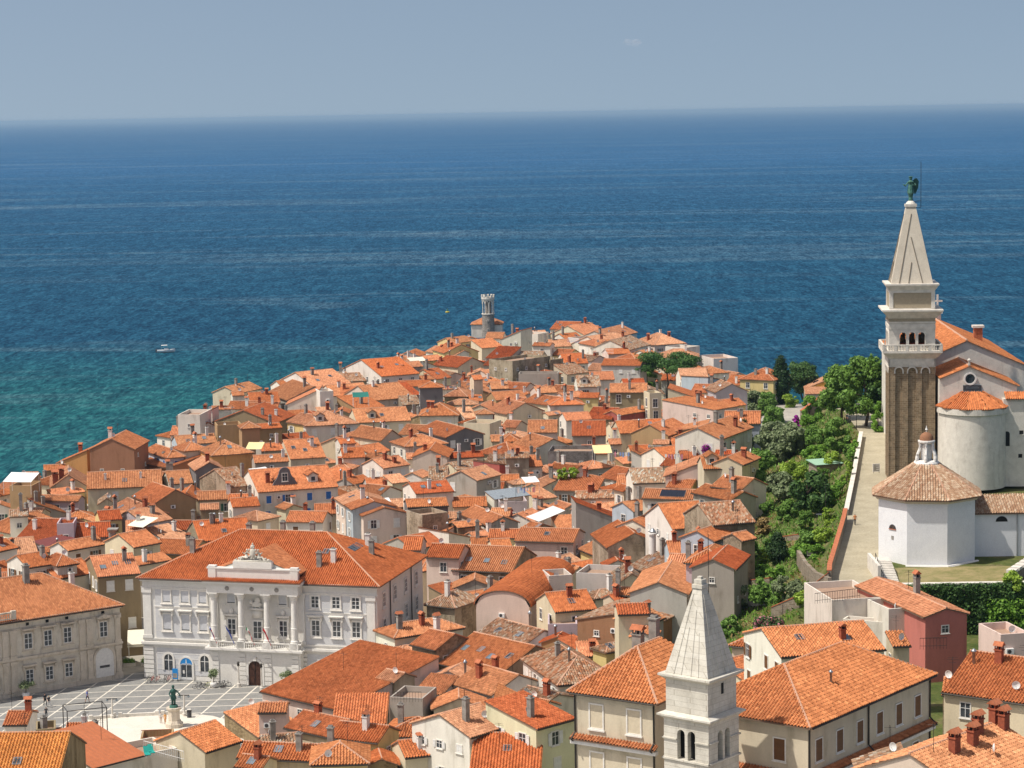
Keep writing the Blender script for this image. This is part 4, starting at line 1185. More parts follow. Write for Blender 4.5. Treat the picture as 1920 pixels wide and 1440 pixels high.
def arch_pts(w, h, n=10):
    """outline of a round-headed opening, width w, total height h, foot at z 0"""
    r = w / 2; return [(-r, 0), (r, 0)] + [(r * math.cos(math.pi * i / n), h - r + r * math.sin(math.pi * i / n)) for i in range(n + 1)]
def arch_frame(mb, w, h, t, y0, y1, mat, n=10):
    """moulding round an arched opening, between y0 (front) and y1"""
    o = arch_pts(w + 2 * t, h + t, n); i = arch_pts(w, h, n)
    oo = [o[1]] + o[2:] + [o[0]]; ii = [i[1]] + i[2:] + [i[0]]
    for (a, b_), (c, d) in zip(zip(oo, ii), list(zip(oo, ii))[1:]):
        A, B, Cc, Dd = a, b_, d, c
        mb.face([(A[0], y0, A[1]), (Dd[0], y0, Dd[1]), (Cc[0], y0, Cc[1]), (B[0], y0, B[1])][::-1], mat)
        mb.face([(B[0], y0, B[1]), (Cc[0], y0, Cc[1]), (Cc[0], y1, Cc[1]), (B[0], y1, B[1])], mat); mb.face([(Dd[0], y0, Dd[1]), (A[0], y0, A[1]), (A[0], y1, A[1]), (Dd[0], y1, Dd[1])], mat)
def arch_fill(mb, w, h, y, mat, n=10): mb.face([(x, y, z) for x, z in arch_pts(w, h, n)], mat)
def baluster(mb, x, y, z, h, mat, r=.09):
    mb.lathe([(r * .7, z), (r * .7, z + h * .12), (r * .5, z + h * .2), (r, z + h * .42), (r * .45, z + h * .75), (r * .75, z + h * .88), (r * .75, z + h)], mat, 6, x, y)
def tall_window(parent, x, y, z, w, h, rz=0, hood=False, ped=False, blind=False, trim='stone_trim', sill=True):
    mb = MB(); ring(mb, w + .44, h + .44, .22, -.12, .05, trim)
    if sill: mb.box(-w / 2 - .36, w / 2 + .36, -.24, .04, -h / 2 - .34, -h / 2 - .221, trim)
    f = mb.build('window', parent, (x, y, z), rz)
    mb = MB(); mb.box(-w / 2, w / 2, -.04, .0, -h / 2, h / 2, 'curtain' if blind else 'pane')
    if not blind:
        mb.box(-.05, .05, -.09, -.041, -h / 2, h / 2, 'white_metal')
        for q in (.0, .5): mb.box(-w / 2, w / 2, -.085, -.042, -h / 2 + h * (.33 + q * .66), -h / 2 + h * (.33 + q * .66) + .06, 'white_metal')
        ring(mb, w, h, .07, -.088, -.043, 'white_metal')
    else: mb.box(-w / 2, w / 2, -.06, -.041, -h / 2, -h / 2 + h * .06, 'pane')
    mb.build('pane', f)
    if hood:
        mb = MB(); mb.box(-w / 2 - .5, w / 2 + .5, -.62, .02, h / 2 + .62, h / 2 + .76, trim); mb.box(-w / 2 - .38, w / 2 + .38, -.3, .02, h / 2 + .4, h / 2 + .62, trim)
        for s_ in (-1, 1): mb.box(s_ * (w / 2 + .3) - .1, s_ * (w / 2 + .3) + .1, -.45, .02, h / 2 - .1, h / 2 + .4, trim)
        if ped: mb.face([(-w / 2 - .5, -.6, h / 2 + .76), (w / 2 + .5, -.6, h / 2 + .76), (0, -.6, h / 2 + 1.25)], trim); mb.face([(w / 2 + .5, -.6, h / 2 + .76), (w / 2 + .5, 0, h / 2 + .76), (0, 0, h / 2 + 1.25), (0, -.6, h / 2 + 1.25)], trim); mb.face([(-w / 2 - .5, 0, h / 2 + .76), (-w / 2 - .5, -.6, h / 2 + .76), (0, -.6, h / 2 + 1.25), (0, 0, h / 2 + 1.25)], trim)
        mb.build('hood', f)
    return f

# ---------------------------------------------------------------- town hall on the square
def town_hall():
    PL = at_z(274, 1272, 2.0); EL = at_y(266, 1079, PL.y); ze = EL.z
    A = at_z(266, 1079, ze); B = at_z(706, 1095, ze); ex = B - A; W = ex.length; yaw = math.atan2(ex.y, ex.x)
    Cc = at_z(799, 1040, ze); dep = min(32, (Cc - B).length)
    h = House((A.x, A.y), yaw, W, dep, ze, 'h', 5.2, 'w', '1', random.Random(3), base=2.0, over=.7, mat='hall_white', name='town_hall')
    h.label = 'white town hall with four columns, balcony and sculpted crest on the square'; h.cat = 'town hall'; r = h.root; H = h.H
    h.wallo.color = (.76, .74, .69, 1)
    gz = H * .345
    # painted wall panels between the pilasters
    for x0, x1 in ((.055 * W, .285 * W), (.70 * W, .955 * W)):
        mb = MB(); mb.box(x0, x1, -.05, .1, gz + .95, H - 1.75, 'hall_panel')
        for i in range(1, 7): z = gz + .95 + (H - 2.7 - gz) * i / 7; mb.box(x0, x1, -.058, -.03, z - .02, z + .02, 'hall_white')
        mb.build('wall_panel', r)
        mb = MB(); mb.box(x0, x1, -.05, .1, .8, gz - .6, 'hall_panel')
        for i in range(1, 5): z = .8 + (gz - 1.4) * i / 5; mb.box(x0, x1, -.075, -.03, z - .03, z + .03, 'hall_white')
        mb.build('wall_panel', r)
    def band(z0, z1, out, name='cornice', x0=-.1, x1=None):
        mb = MB(); x1 = W + .1 if x1 is None else x1
        mb.box(x0 - out * .5, x1 + out * .5, -out, .05, z0, z1, 'hall_white'); mb.box(x0 - out * .3, x1 + out * .3, -out * .6, .05, z0 - .22, z0, 'hall_white'); return mb.build(name, r)
    band(gz, gz + .35, .45); band(gz + .75, gz + .9, .2, 'string_course'); band(H - .55, H - .2, .55); band(H - 1.75, H - 1.62, .16, 'string_course')
    mb = MB(); mb.box(W, W + .3, 0, dep, gz, gz + .35, 'hall_white'); mb.box(W, W + .35, 0, dep, H - .5, H - .2, 'hall_white'); mb.build('cornice', r)
    zmid = gz + (H - gz) * .55
    for x0, x1 in ((.055 * W, .285 * W), (.70 * W, .955 * W)): band(zmid, zmid + .14, .14, 'string_course', x0, x1)
    for x in (.02, .31, .68, .975):
        mb = MB(); mb.box(x * W - .62, x * W + .62, -.2, .05, gz + .9, H - 1.7, 'hall_white'); mb.box(x * W - .75, x * W + .75, -.3, .05, gz + .9, gz + 1.35, 'hall_white'); mb.box(x * W - .78, x * W + .78, -.32, .05, H - 2.5, H - 1.75, 'hall_white'); mb.build('pilaster', r)
        mb = MB()
        for i in range(7): mb.box(x * W - .8, x * W + .8, -.22, .05, .3 + i * (gz - .6) / 7, .3 + (i + .82) * (gz - .6) / 7, 'hall_white')
        mb.build('rusticated_pier', r)
    # windows of the side sections, two upper floors
    for k, fx in enumerate((.105, .185, .262, .742, .83, .912)):
        tall_window(r, fx * W, -.06, gz + (H - gz) * .33, 1.25, 2.35, 0, True, blind=k < 3)
        tall_window(r, fx * W, -.06, gz + (H - gz) * .71, 1.2, 1.75, 0, False, blind=k < 3)
    # ground floor arches
    for k, fx in enumerate((.105, .262, .382, .598, .742, .845)):
        big = k >= 4; w_, h_ = (2.2, 3.0) if big else (1.35, 2.4)
        mb = MB(); arch_frame(mb, w_, h_, .3, -.14, .05, 'hall_white'); f = mb.build('arched_window', r, (fx * W, -.03, gz * .28 if not big else gz * .1))
        mb = MB(); arch_fill(mb, w_, h_, -.05, 'glass_light' if big else 'pane')
        mb.box(-.05, .05, -.09, -.052, 0, h_ - .05, 'white_metal'); mb.box(-w_ / 2, w_ / 2, -.088, -.053, h_ * .6, h_ * .6 + .08, 'white_metal'); mb.build('pane', f)
    # side wall windows
    for i in range(4):
        for z in (gz + (H - gz) * .33, gz + (H - gz) * .71): tall_window(r, W + .02, dep * (.14 + .235 * i), z, 1.15, 2.0, math.pi / 2)
        mbp = None
    for y in (dep * .26, dep * .72):
        mb = MB(); mb.tube([(W + .16, y, .5), (W + .16, y, H - .9), (W + .5, y, H - .2)], .09, 'dark_metal'); mb.build('downpipe', r)
    # portico
    x0, x1 = .31 * W, .68 * W; po = 1.5
    mb = MB(); mb.box(x0 - .3, x1 + .3, -po, -.06, 0, gz - .02, 'hall_white')
    mb.build('portico_base', r)
    for fx in (.325, .44, .55, .665):
        mb = MB()
        for i in range(7): mb.box(fx * W - .55, fx * W + .55, -po - .12, -po + .1, .25 + i * (gz - .6) / 7, .25 + (i + .82) * (gz - .6) / 7, 'hall_white')
        mb.build('rusticated_pier', r)
    mb = MB(); mb.box(x0 - .8, x1 + .8, -po - .7, -.055, gz - .021, gz + .3, 'hall_white'); b_ = mb.build('balcony', r)
    mb = MB(); mb.box(x0 - .6, x1 + .6, -po - .5, -po - .3, gz + 1.15, gz + 1.3, 'hall_white'); mb.box(x0 - .6, x1 + .6, -po - .5, -po - .3, gz + .3, gz + .42, 'hall_white')
    for fx in (.325, .44, .55, .665): mb.box(fx * W - .5, fx * W + .5, -po - .55, -po - .25, gz + .3, gz + 1.35, 'hall_white')
    n = int((x1 - x0) / .32)
    for i in range(n): baluster(mb, x0 + (i + .5) * (x1 - x0) / n, -po - .4, gz + .42, .73, 'hall_white', .1)
    mb.build('balustrade', b_)
    for fx in (.325, .44, .55, .665):
        mb = MB(); cx = fx * W; zt = H - 1.9; zb = gz + 1.3; y = -po + .15
        mb.lathe([(.62, zb), (.62, zb + .3), (.5, zb + .45), (.5, zb + (zt - zb) * .3), (.54, zb + (zt - zb) * .31), (.48, zb + (zt - zb) * .33), (.42, zt - .9), (.5, zt - .85), (.46, zt - .7), (.72, zt - .1), (.72, zt)], 'hall_white', 16, cx, y)
        mb.box(cx - .7, cx + .7, y - .7, y + .7, gz + .3, zb, 'hall_white'); mb.box(cx - .75, cx + .75, y - .75, y + .75, zt, zt + .15, 'hall_white'); mb.build('column', r, smooth=False)
    mb = MB(); mb.box(x0 - .35, x1 + .35, -po - .55, -.06, H - 1.75, H - .3, 'hall_white'); mb.box(x0 - .8, x1 + .8, -po - 1.0, -.06, H - .3, H + .1, 'hall_white')
    mb.build('entablature', r)
    for fx in (.39, .495, .60):
        mb = MB(); mb.lathe([(.34, 0), (.34, .06), (.2, .08), (0, .02)], 'concrete', 12); mb.v = [(x, -z, y) for x, y, z in mb.v]; mb.build('roundel', r, (fx * W, -po - .55, H - 1.0))
    rb = MB(); roof_plane(rb, [(x0 - .9, -po - 1.1, H + .12), (x1 + .9, -po - 1.1, H + .12), (x1 + .9, -.1, H + .55), (x0 - .9, -.1, H + .55)], 'tile', False); rb.build('portico_roof', r, col=h.rcol)
    mb = MB(); mb.box(x0 - .1, x1 + .1, -po + .1, -po + .6, H + .3, H + 1.75, 'hall_white'); mb.box(x0 - .4, x1 + .4, -po - .05, -po + .75, H + 1.75, H + 1.95, 'hall_white')
    for sx in (x0 + .4, x1 - .4): mb.box(sx - .6, sx + .6, -po - .02, -po + .72, H + .3, H + 2.2, 'hall_white')
    xm = (x0 + x1) / 2; mb.box(xm - 3, xm + 3, -po - .1, -po + .85, H + 1.95, H + 2.9, 'hall_white'); mb.build('attic', r)
    # small cross roof behind the attic
    rb = MB(); e = H + 1.1; yb = dep * .40
    roof_plane(rb, [(x1 + .2, -po + .7, e), (x1 + .2, yb, e), (xm, yb, e + 2.7), (xm, -po + .7, e + 2.7)], 'tile', False); roof_plane(rb, [(x0 - .2, yb, e), (x0 - .2, -po + .7, e), (xm, -po + .7, e + 2.7), (xm, yb, e + 2.7)], 'tile', False)
    rb.build('cross_roof', r, col=ROOFC['2']); mb = MB(); mb.face([(x0, -po + .75, H), (x1, -po + .75, H), (x1, -po + .75, e), (xm, -po + .75, e + 2.6), (x0, -po + .75, e)], 'hall_white'); mb.build('cross_gable', r)
    # sculpture: seated figures about a crowned shield
    mb = MB(); z = H + 2.9; y = -po + .35
    def blob(mb, c, rx, ry, rz_, mat, n=8):
        rows = []
        for i in range(n // 2 + 1):
            ph = math.pi * i / (n // 2); rows.append([(c[0] + rx * math.sin(ph) * math.cos(2 * math.pi * j / n), c[1] + ry * math.sin(ph) * math.sin(2 * math.pi * j / n), c[2] + rz_ * math.cos(ph)) for j in range(n + 1)])
        mb.quadgrid(rows, mat)
    gs = random.Random(8); mb.box(xm - 2.9, xm + 2.9, y - .3, y + .3, z, z + .22, 'tower_stone')
    blob(mb, (xm, y - .1, z + 1.3), .5, .22, .75, 'tower_stone', 12); blob(mb, (xm, y, z + 2.25), .33, .25, .3, 'tower_stone', 10); blob(mb, (xm, y, z + 2.6), .13, .13, .22, 'tower_stone', 8)
    for q in range(10): a = 2 * math.pi * q / 10; blob(mb, (xm + .62 * math.cos(a), y - .12, z + 1.3 + .85 * math.sin(a)), .16, .14, .16, 'tower_stone', 6)
    for s_ in (-1, 1):
        mb.tube([(xm + s_ * .95, y, z + .55), (xm + s_ * 1.0, y, z + 1.0), (xm + s_ * .88, y - .05, z + 1.45)], .28, 'tower_stone', 8, .2); blob(mb, (xm + s_ * .86, y - .05, z + 1.72), .15, .15, .19, 'tower_stone', 8)
        mb.tube([(xm + s_ * .95, y - .1, z + .6), (xm + s_ * 1.55, y - .25, z + .72), (xm + s_ * 1.85, y - .2, z + .25)], .19, 'tower_stone', 7, .11); mb.tube([(xm + s_ * .95, y, z + 1.35), (xm + s_ * 1.3, y - .1, z + 1.15), (xm + s_ * 1.5, y - .15, z + 1.4)], .1, 'tower_stone', 6); mb.tube([(xm + s_ * .85, y, z + 1.35), (xm + s_ * .55, y - .2, z + 1.7)], .1, 'tower_stone', 6)
        for q in range(14): t = gs.random(); blob(mb, (xm + s_ * (1.1 + 1.6 * t), y + gs.uniform(-.2, .1), z + .25 + (1 - t) * gs.uniform(0, .75)), gs.uniform(.12, .24), .15, gs.uniform(.1, .2), 'tower_stone', 6)
    mb.build('sculpture_group', r, smooth=True)
    # portico wall, windows and winged lion relief
    for fx in (.385, .605):
        tall_window(r, fx * W, -.08, gz + (H - gz) * .30, 1.25, 2.4, 0, True); tall_window(r, fx * W, -.08, gz + (H - gz) * .74, 1.2, 1.9, blind=True)
        mb = MB(); blob(mb, (fx * W, -.2, gz + (H - gz) * .53), .35, .15, .5, 'stone_trim', 10); mb.build('carved_shield', r, smooth=True)
    tall_window(r, .495 * W, -.08, gz + (H - gz) * .27, 1.35, 2.6)
    mb = MB(); zl = gz + (H - gz) * .63; mb.box(.495 * W - 1.3, .495 * W + 1.3, -.5, -.07, zl - .7, zl - .4, 'stone_trim'); mb.box(.495 * W - .8, .495 * W + .8, -.3, -.07, zl - 1.9, zl - .7, 'stone_trim')
    blob(mb, (.495 * W, -.3, zl + .15), .85, .2, .42, 'stone_trim', 10); blob(mb, (.495 * W - .85, -.35, zl + .5), .33, .22, .35, 'stone_trim'); blob(mb, (.495 * W + .15, -.3, zl + .75), .5, .14, .5, 'stone_trim')
    for q in (-.6, -.2, .5): mb.tube([(.495 * W + q, -.3, zl), (.495 * W + q, -.3, zl - .4)], .1, 'stone_trim')
    mb.build('lion_relief', r, smooth=True)
    # main door, information door with a blue lunette
    mb = MB(); arch_frame(mb, 2.1, 3.7, .35, -po - .16, -po + .05, 'hall_white'); mb.box(-.25, .25, -po - .3, -po, 3.7, 4.3, 'hall_white'); f = mb.build('main_door', r, (.495 * W, 0, .15))
    mb = MB(); arch_fill(mb, 2.1, 3.7, -po - .03, 'wood_dark'); mb.box(-.03, .03, -po - .07, -po - .031, 0, 3.6, 'black')
    for sx in (-.55, .55):
        for zz in (.7, 1.9): mb.box(sx - .35, sx + .35, -po - .075, -po - .031, zz - .4, zz + .4, 'wood_dark')
    mb.build('door_leaf', f)
    mb = MB(); arch_frame(mb, 1.9, 3.3, .25, -.14, .05, 'hall_white'); f = mb.build('glass_door', r, (.182 * W, -.03, .15))
    mb = MB(); mb.box(-.95, .95, -.06, -.02, 0, 2.3, 'pane'); ring(mb, .1, .1, .05, -.07, -.06, 'white_metal')
    for q in (-.92, -.03, .86): mb.box(q, q + .07, -.1, -.061, 0, 2.3, 'white_metal')
    mb.box(-.95, .95, -.1, -.062, 2.22, 2.32, 'white_metal'); mb.box(-.95, .95, -.1, -.062, 0, .35, 'white_metal'); mb.box(-.6, -.3, -.08, -.061, .9, 1.4, 'white_plaster'); mb.build('door_leaf', f)
    mb = MB(); rr = .95; mb.face([(rr * math.cos(math.pi * i / 12), -.12, 2.33 + rr * math.sin(math.pi * i / 12)) for i in range(13)], 'sign_blue')
    mb.box(-.07, .07, -.15, -.121, 2.5, 2.82, 'white_metal'); mb.box(-.14, .14, -.149, -.1211, 2.5, 2.55, 'white_metal'); mb.lathe([(.09, -.0), (.0, .01)], 'white_metal', 10)
    for k in range(len(mb.v) - 20, len(mb.v)): x, y_, z_ = mb.v[k]; mb.v[k] = (x, -.15, 2.97 + y_)
    mb.box(-.7, .7, -.14, -.1215, 2.38, 2.44, 'white_metal'); mb.build('information_sign', f)
    # flags on slanting poles
    cols = [[(.75, .75, .75), (.05, .1, .4), (.5, .03, .03)], [(.03, .06, .35)], [(.02, .28, .08), (.75, .75, .75), (.55, .03, .03)], [(.5, .02, .03), (.45, .02, .03)]]
    for i, fx in enumerate((.345, .42, .505, .575, .64)):
        mb = MB(); a = Vector((fx * W, -po - .5, gz + .5)); e = Vector((fx * W - 1.0, -po - 2.2, gz + 4.2)); mb.tube([a, e], .04, 'white_metal', 6)
        fo = mb.build('flagpole', r)
        if i < 4:
            mb = MB(); cs = cols[i]; n = 10; d_ = (a - e)
            for c_i, c_ in enumerate(cs):
                nm = 'flag_%02d_%02d_%02d' % tuple(int(q * 99) for q in c_)
                if nm not in M: plain(nm, c_, .9, var=.1)
                rows = []
                for q in (c_i / len(cs), (c_i + 1) / len(cs)):
                    rows.append([tuple(e + d_ * (.02 + .55 * t / n) + Vector((q * .75 * (1 - .35 * t / n) + .08 * math.sin(t * 1.3 + q * 3), .1 * math.sin(t * 1.7 + q * 5), -q * .9 - .15 * t / n * q))) for t in range(n + 1)])
                mb.quadgrid(rows, nm)
            mb.build('flag', fo)
    for (fx, fy) in ((.16, .25), (.78, .2), (.73, .15), (.3, .7), (.84, .62), (.47, .62), (.60, .62), (.88, .5)): h.chimney(fx * W, fy * dep, random.Random(int(fx * 99)).choice((3, 4)), 1.1)
    for a in (.25, .36, .47, .62): h.skylight(a, .62, 1, True, 1.0)
    h.skylight(.72, .62, 0, True, 1.0)
    for sx in (.30, .70): pass
    return h
plain('sign_blue', (.02, .22, .55), .5, var=.05)
HALL = town_hall(); NAMED[HALL.label] = HALL

# ---------------------------------------------------------------- court palace, left
def court():
    PR = at_z(226, 1272, 2.0); ER = at_y(224, 1131, PR.y); ze = ER.z
    B = at_z(224, 1131, ze); A0 = at_z(58, 1156, ze); ex = (B - A0).normalized(); W = 27.0; A = B - ex * W; yaw = math.atan2(ex.y, ex.x)
    h = House((A.x, A.y), yaw, W, 17, ze, 'h', 4.4, 'c', '2', random.Random(9), base=2.0, over=.6, mat='court_wall', name='court_palace')
    h.label = 'beige two storey court palace with pedimented windows on the left of the square'; h.cat = 'palace'; r = h.root; H = h.H; m_ = H * .47
    for z0, z1, o in ((m_, m_ + .3, .35), (H - .5, H - .15, .5), (H - 1.6, H - 1.45, .15), (0.0, .7, .2)):
        mb = MB(); mb.box(-.1 - o * .3, W + .1 + o * .3, -o, .05, z0, z1, 'court_trim'); mb.box(-.1, W + .1, -o * .6, .05, z0 - .18, z0 - .001, 'court_trim'); mb.build('cornice', r)
    for x in (W - .5, W - 5.1, W - 6.3, W - 17.2, W - 18.4, W - 22.5):
        for z0, z1 in ((.7, m_ - .2), (m_ + .3, H - 1.6)):
            mb = MB(); mb.box(x - .42, x + .42, -.22, .05, z0, z1, 'court_trim'); mb.box(x - .55, x + .55, -.3, .05, z1 - .5, z1, 'court_trim'); mb.box(x - .55, x + .55, -.3, .05, z0, z0 + .35, 'court_trim'); mb.build('pilaster', r)
    for x in (W - 2.8, W - 8.6, W - 11.7, W - 14.8, W - 20.4, W - 24.5):
        tall_window(r, x, -.06, m_ + (H - m_) * .42, 1.25, 2.3, 0, True, abs(x - (W - 2.8)) < .1 or x < W - 19, trim='court_trim')
        if x < W - 4: tall_window(r, x, -.06, m_ * .5, 1.2, 2.0, 0, x > W - 16, trim='court_trim')
        mb = MB(); mb.box(-.22, .22, -.09, .02, -.2, .2, 'black'); mb.build('attic_vent', r, (x, -.02, H - 1.0))
    mb = MB(); arch_frame(mb, 3.0, m_ * .82, .3, -.16, .05, 'court_trim'); f = mb.build('blind_arch', r, (W - 2.8, -.02, .72)); mb = MB(); arch_fill(mb, 3.0, m_ * .82, -.06, 'white_plaster'); mb.box(-.8, .8, -.1, -.061, 1.4, 1.75, 'ac_dark'); mb.build('arch_infill', f)
    # roof balustrade over the left part
    mb = MB(); x1 = W - 16.8; mb.box(-.1, x1, -.5, -.2, H + 1.0, H + 1.2, 'court_trim'); mb.box(-.1, x1, -.5, -.2, H + .1, H + .25, 'court_trim')
    for i in range(int(x1 / .34)): baluster(mb, .2 + i * .34, -.35, H + .25, .75, 'court_trim', .11)
    mb.box(x1 - .6, x1 + .1, -.6, -.1, H + .1, H + 1.35, 'court_trim'); mb.build('balustrade', r)
    mb = MB(); mb.box(-.1, W - 23, -1.0, -.05, m_ - .05, m_ + .12, 'court_trim'); mb.box(W - 26.8, W - 23, -1.0, -.9, m_ + .9, m_ + 1.05, 'court_trim')
    for i in range(10): baluster(mb, W - 26.5 + i * .36, -.95, m_ + .12, .78, 'court_trim', .1)
    mb.build('balcony', r)
    h.chimney(W * .57, 7, 3, 1.3); h.chimney(W * .45, 9.5, 3, 1.0); h.chimney(W * .9, 10.5, 4, 1.1)
    return h
COURT = court(); NAMED[COURT.label] = COURT
# curvy gable dormer on the house with blue shutters
def curvy(hh):
    x, y = hh.w * .36, hh.d * .1; z = hh.H + hh.zr(x, y) - .1; mb = MB(); pts = [(-2.6, 0), (2.6, 0)]
    for t in range(13):
        a = math.pi * t / 12; pts.append((1.15 * math.cos(a), 2.5 + 1.15 * math.sin(a)) if 0 < t < 12 else ((1.15 if t == 0 else -1.15), 2.5))
        if t == 0: pts.insert(2, (1.6, 1.5)); pts.insert(2, (2.1, .9))
    pts += [(-1.6, 1.5), (-2.1, .9)]
    mb.face([(x + a, y, z + b_) for a, b_ in pts], 'plaster'); mb.face([(x + a, y + .3, z + b_) for a, b_ in pts[::-1]], 'plaster')
    for (a, b_), (c, d) in zip(pts, pts[1:] + pts[:1]): mb.face([(x + a, y, z + b_), (x + a, y + .3, z + b_), (x + c, y + .3, z + d), (x + c, y, z + d)], 'plaster')
    mb.build('dormer', hh.roof, col=WALLC['G'][0])
    add('window', WIN['a', 'frame'], hh.roof, (x, y - .02, z + 1.7)); add('pane', WIN['a', 'pane'], hh.roof, (x, y - .04, z + 1.7))
    rb = MB(); roof_plane(rb, [(x - 2.1, y + 3.5, z + 1.2), (x - 2.1, y + .3, z + 1.2), (x, y + .3, z + 2.5), (x, y + 3.5, z + 2.5)], 'tile', False); roof_plane(rb, [(x + 2.1, y + .3, z + 1.2), (x + 2.1, y + 3.5, z + 1.2), (x, y + 3.5, z + 2.5), (x, y + .3, z + 2.5)], 'tile', False); rb.build('dormer_roof', hh.roof, col=hh.rcol)
    hh.dormer(hh.w * .72, hh.d * .12); hh.feat['dormer'] += 1
for k, hh in NAMED.items():
    if 'curvy gable' in k: curvy(hh)
    if 'solar panel on its roof' in k: hh.solar(.45, .55, 4.2, 2.0)
    if 'five brick chimneys' in k:
        for u, v in ((1786, 1408), (1822, 1402), (1833, 1372), (1873, 1352), (1908, 1335)):
            G = [(a * hh.w / 24, b_ * hh.d / 24) for a in range(1, 24) for b_ in range(1, 24)]
            q = min(G, key=lambda c: (lambda P: (P[0] - u) ** 2 + (P[1] - v) ** 2)(proj(hh.mw @ Vector((c[0], c[1], hh.H + hh.zr(*c)))))); hh.chimney(q[0], q[1], 0, 1.1)
    if 'two tall brick chimneys' in k:
        hh.chimney(hh.w * .12, 1.0, 0, 1.5); hh.chimney(hh.w * .3, 1.4, 0, 1.35)
    if 'two white roof vents' in k:
        for a in (.24, .72): hh.chimney(a * hh.w, hh.d * .25, 4, .7)

# ---------------------------------------------------------------- monastery and the white bell tower in front of it
def box_tower():
    P = at_y(1330, 1277.5, 200); a = R(-39); ex = Vector((math.cos(a), math.sin(a), 0)); ey = Vector((-math.sin(a), math.cos(a), 0))
    hc = 2.80; ctr = Vector((P.x, P.y, 0)) - ex * hc + ey * hc
    z2 = P.z; z1 = at_y(1332, 1354, 200).z; tip = at_y(1316, 1101, ctr.y).z
    base = T(ctr.x, ctr.y) - .5
    r = empty('bell_tower', (ctr.x, ctr.y, base), a, 'white stone bell tower with a tall pyramid spire in the foreground', 'bell tower')
    z1 -= base; z2 -= base; tip -= base; b0 = 2.42; b1 = 2.27
    zs, zh = z1 - 4.05, 2.75          # belfry sill below the lower cornice, opening height
    mb = MB(); mb.box(-b0, b0, -b0, b0, 0, zs, 'tower_stone')
    # belfry storey: corner piers, spandrel above; two round-headed openings on each face
    w_ = .82; c = .56
    for k in range(4):
        M4 = Matrix.Rotation(k * math.pi / 2, 4, 'Z')
        def q(pts): mb.face([tuple(M4 @ Vector(p)) for p in pts], 'tower_stone')
        h_ = zh; n = 8
        q([(-b0, -b0, zs), (-c - w_ / 2, -b0, zs), (-c - w_ / 2, -b0, zs + h_ - w_ / 2), (-c - w_ / 2, -b0, z1), (-b0, -b0, z1)]); q([(c + w_ / 2, -b0, zs), (b0, -b0, zs), (b0, -b0, z1), (c + w_ / 2, -b0, z1)])
        q([(-c + w_ / 2, -b0, zs), (c - w_ / 2, -b0, zs), (c - w_ / 2, -b0, z1), (-c + w_ / 2, -b0, z1)])
        for sx in (-c, c):
            for i in range(n):
                a0, a1 = math.pi * i / n, math.pi * (i + 1) / n; r_ = w_ / 2; za = zs + h_ - r_
                p0 = (sx + r_ * math.cos(a0), za + r_ * math.sin(a0)); p1 = (sx + r_ * math.cos(a1), za + r_ * math.sin(a1))
                q([(p0[0], -b0, p0[1]), (p0[0], -b0, z1), (p1[0], -b0, z1), (p1[0], -b0, p1[1])]); q([(p0[0], -b0, p0[1]), (p1[0], -b0, p1[1]), (p1[0], -b0 + .55, p1[1]), (p0[0], -b0 + .55, p0[1])])
            for s_ in (-1, 1): x = sx + s_ * w_ / 2; q([(x, -b0, zs), (x, -b0 + .55, zs), (x, -b0 + .55, zs + h_ - w_ / 2), (x, -b0, zs + h_ - w_ / 2)][::s_])
    mb.box(-b0 + .9, b0 - .9, -b0 + .9, b0 - .9, zs - .1, z1 - .1, 'black'); mb.box(-b0 + .01, b0 - .01, -b0 + .01, b0 - .01, z1 - .3, z1 - .01, 'tower_stone')
    mb.build('shaft', r)
    for z, o, hh_ in ((zs - .12, .16, .16), (zs + 1.75, .14, .14)):
        mb = MB()
        for k in range(4):
            M4 = Matrix.Rotation(k * math.pi / 2, 4, 'Z')
            for xa, xb in (((-b0 - o, -c - w_ / 2 - .05), (c + w_ / 2 + .05, b0 + o)) if z > zs else ((-b0 - o, b0 + o),)): mb.box(xa, xb, -b0 - o, -b0 + .01, z, z + hh_, 'tower_stone', M4)
        mb.build('string_course', r)
    mb = MB(); mb.prism([(-1, -1), (1, -1), (1, 1), (-1, 1)], 0, 1, 'tower_stone'); mb = MB()
    def corn(mb, s0, s1, za, zb): mb.prism([(-s0, -s0), (s0, -s0), (s0, s0), (-s0, s0)], za, zb, 'tower_stone', s1 / s0)
    corn(mb, b0 + .05, b0 + .45, z1 - .45, z1 - .15); corn(mb, b0 + .47, b0 + .47, z1 - .15, z1); corn(mb, b0 + .46, b1 + .05, z1, z1 + .2); mb.build('cornice', r)
    mb = MB(); mb.box(-b1, b1, -b1, b1, z1 + .15, z2 - .5, 'tower_stone'); mb.build('upper_block', r)
    mb = MB(); mb.box(b1 - .01, b1 + .01, -.22, .22, z1 + 1.9, z1 + 2.9, 'black'); mb.box(b1 - .05, b1 + .03, -.34, -.22, z1 + 1.8, z1 + 3.0, 'tower_stone'); mb.box(b1 - .05, b1 + .03, .22, .34, z1 + 1.8, z1 + 3.0, 'tower_stone'); mb.build('slit_window', r)
    mb = MB(); corn(mb, b1 + .05, b1 + .5, z2 - .55, z2 - .2); corn(mb, b1 + .53, b1 + .53, z2 - .2, z2 - .02); mb.build('cornice', r)
    mb = MB(); st = b1 + .05; corn(mb, st, .42, z2 - .02, tip)
    mb.build('spire', r)
    mb = MB()
    for k in range(4):      # raised seams on the spire faces
        M4 = Matrix.Rotation(k * math.pi / 2, 4, 'Z')
        for xb, tt in ((-1.35, .93), (-.55, .55), (.5, .75), (1.3, .5)):
            p0 = Vector((xb, -st - .015, z2)); f = 1 - tt; p1 = Vector((xb * (f + (1 - f) * .2), -st + (st - .42) * tt - .015, z2 + (tip - z2) * tt))
            mb.tube([M4 @ p0, M4 @ p1], .045, 'tower_stone', 4)
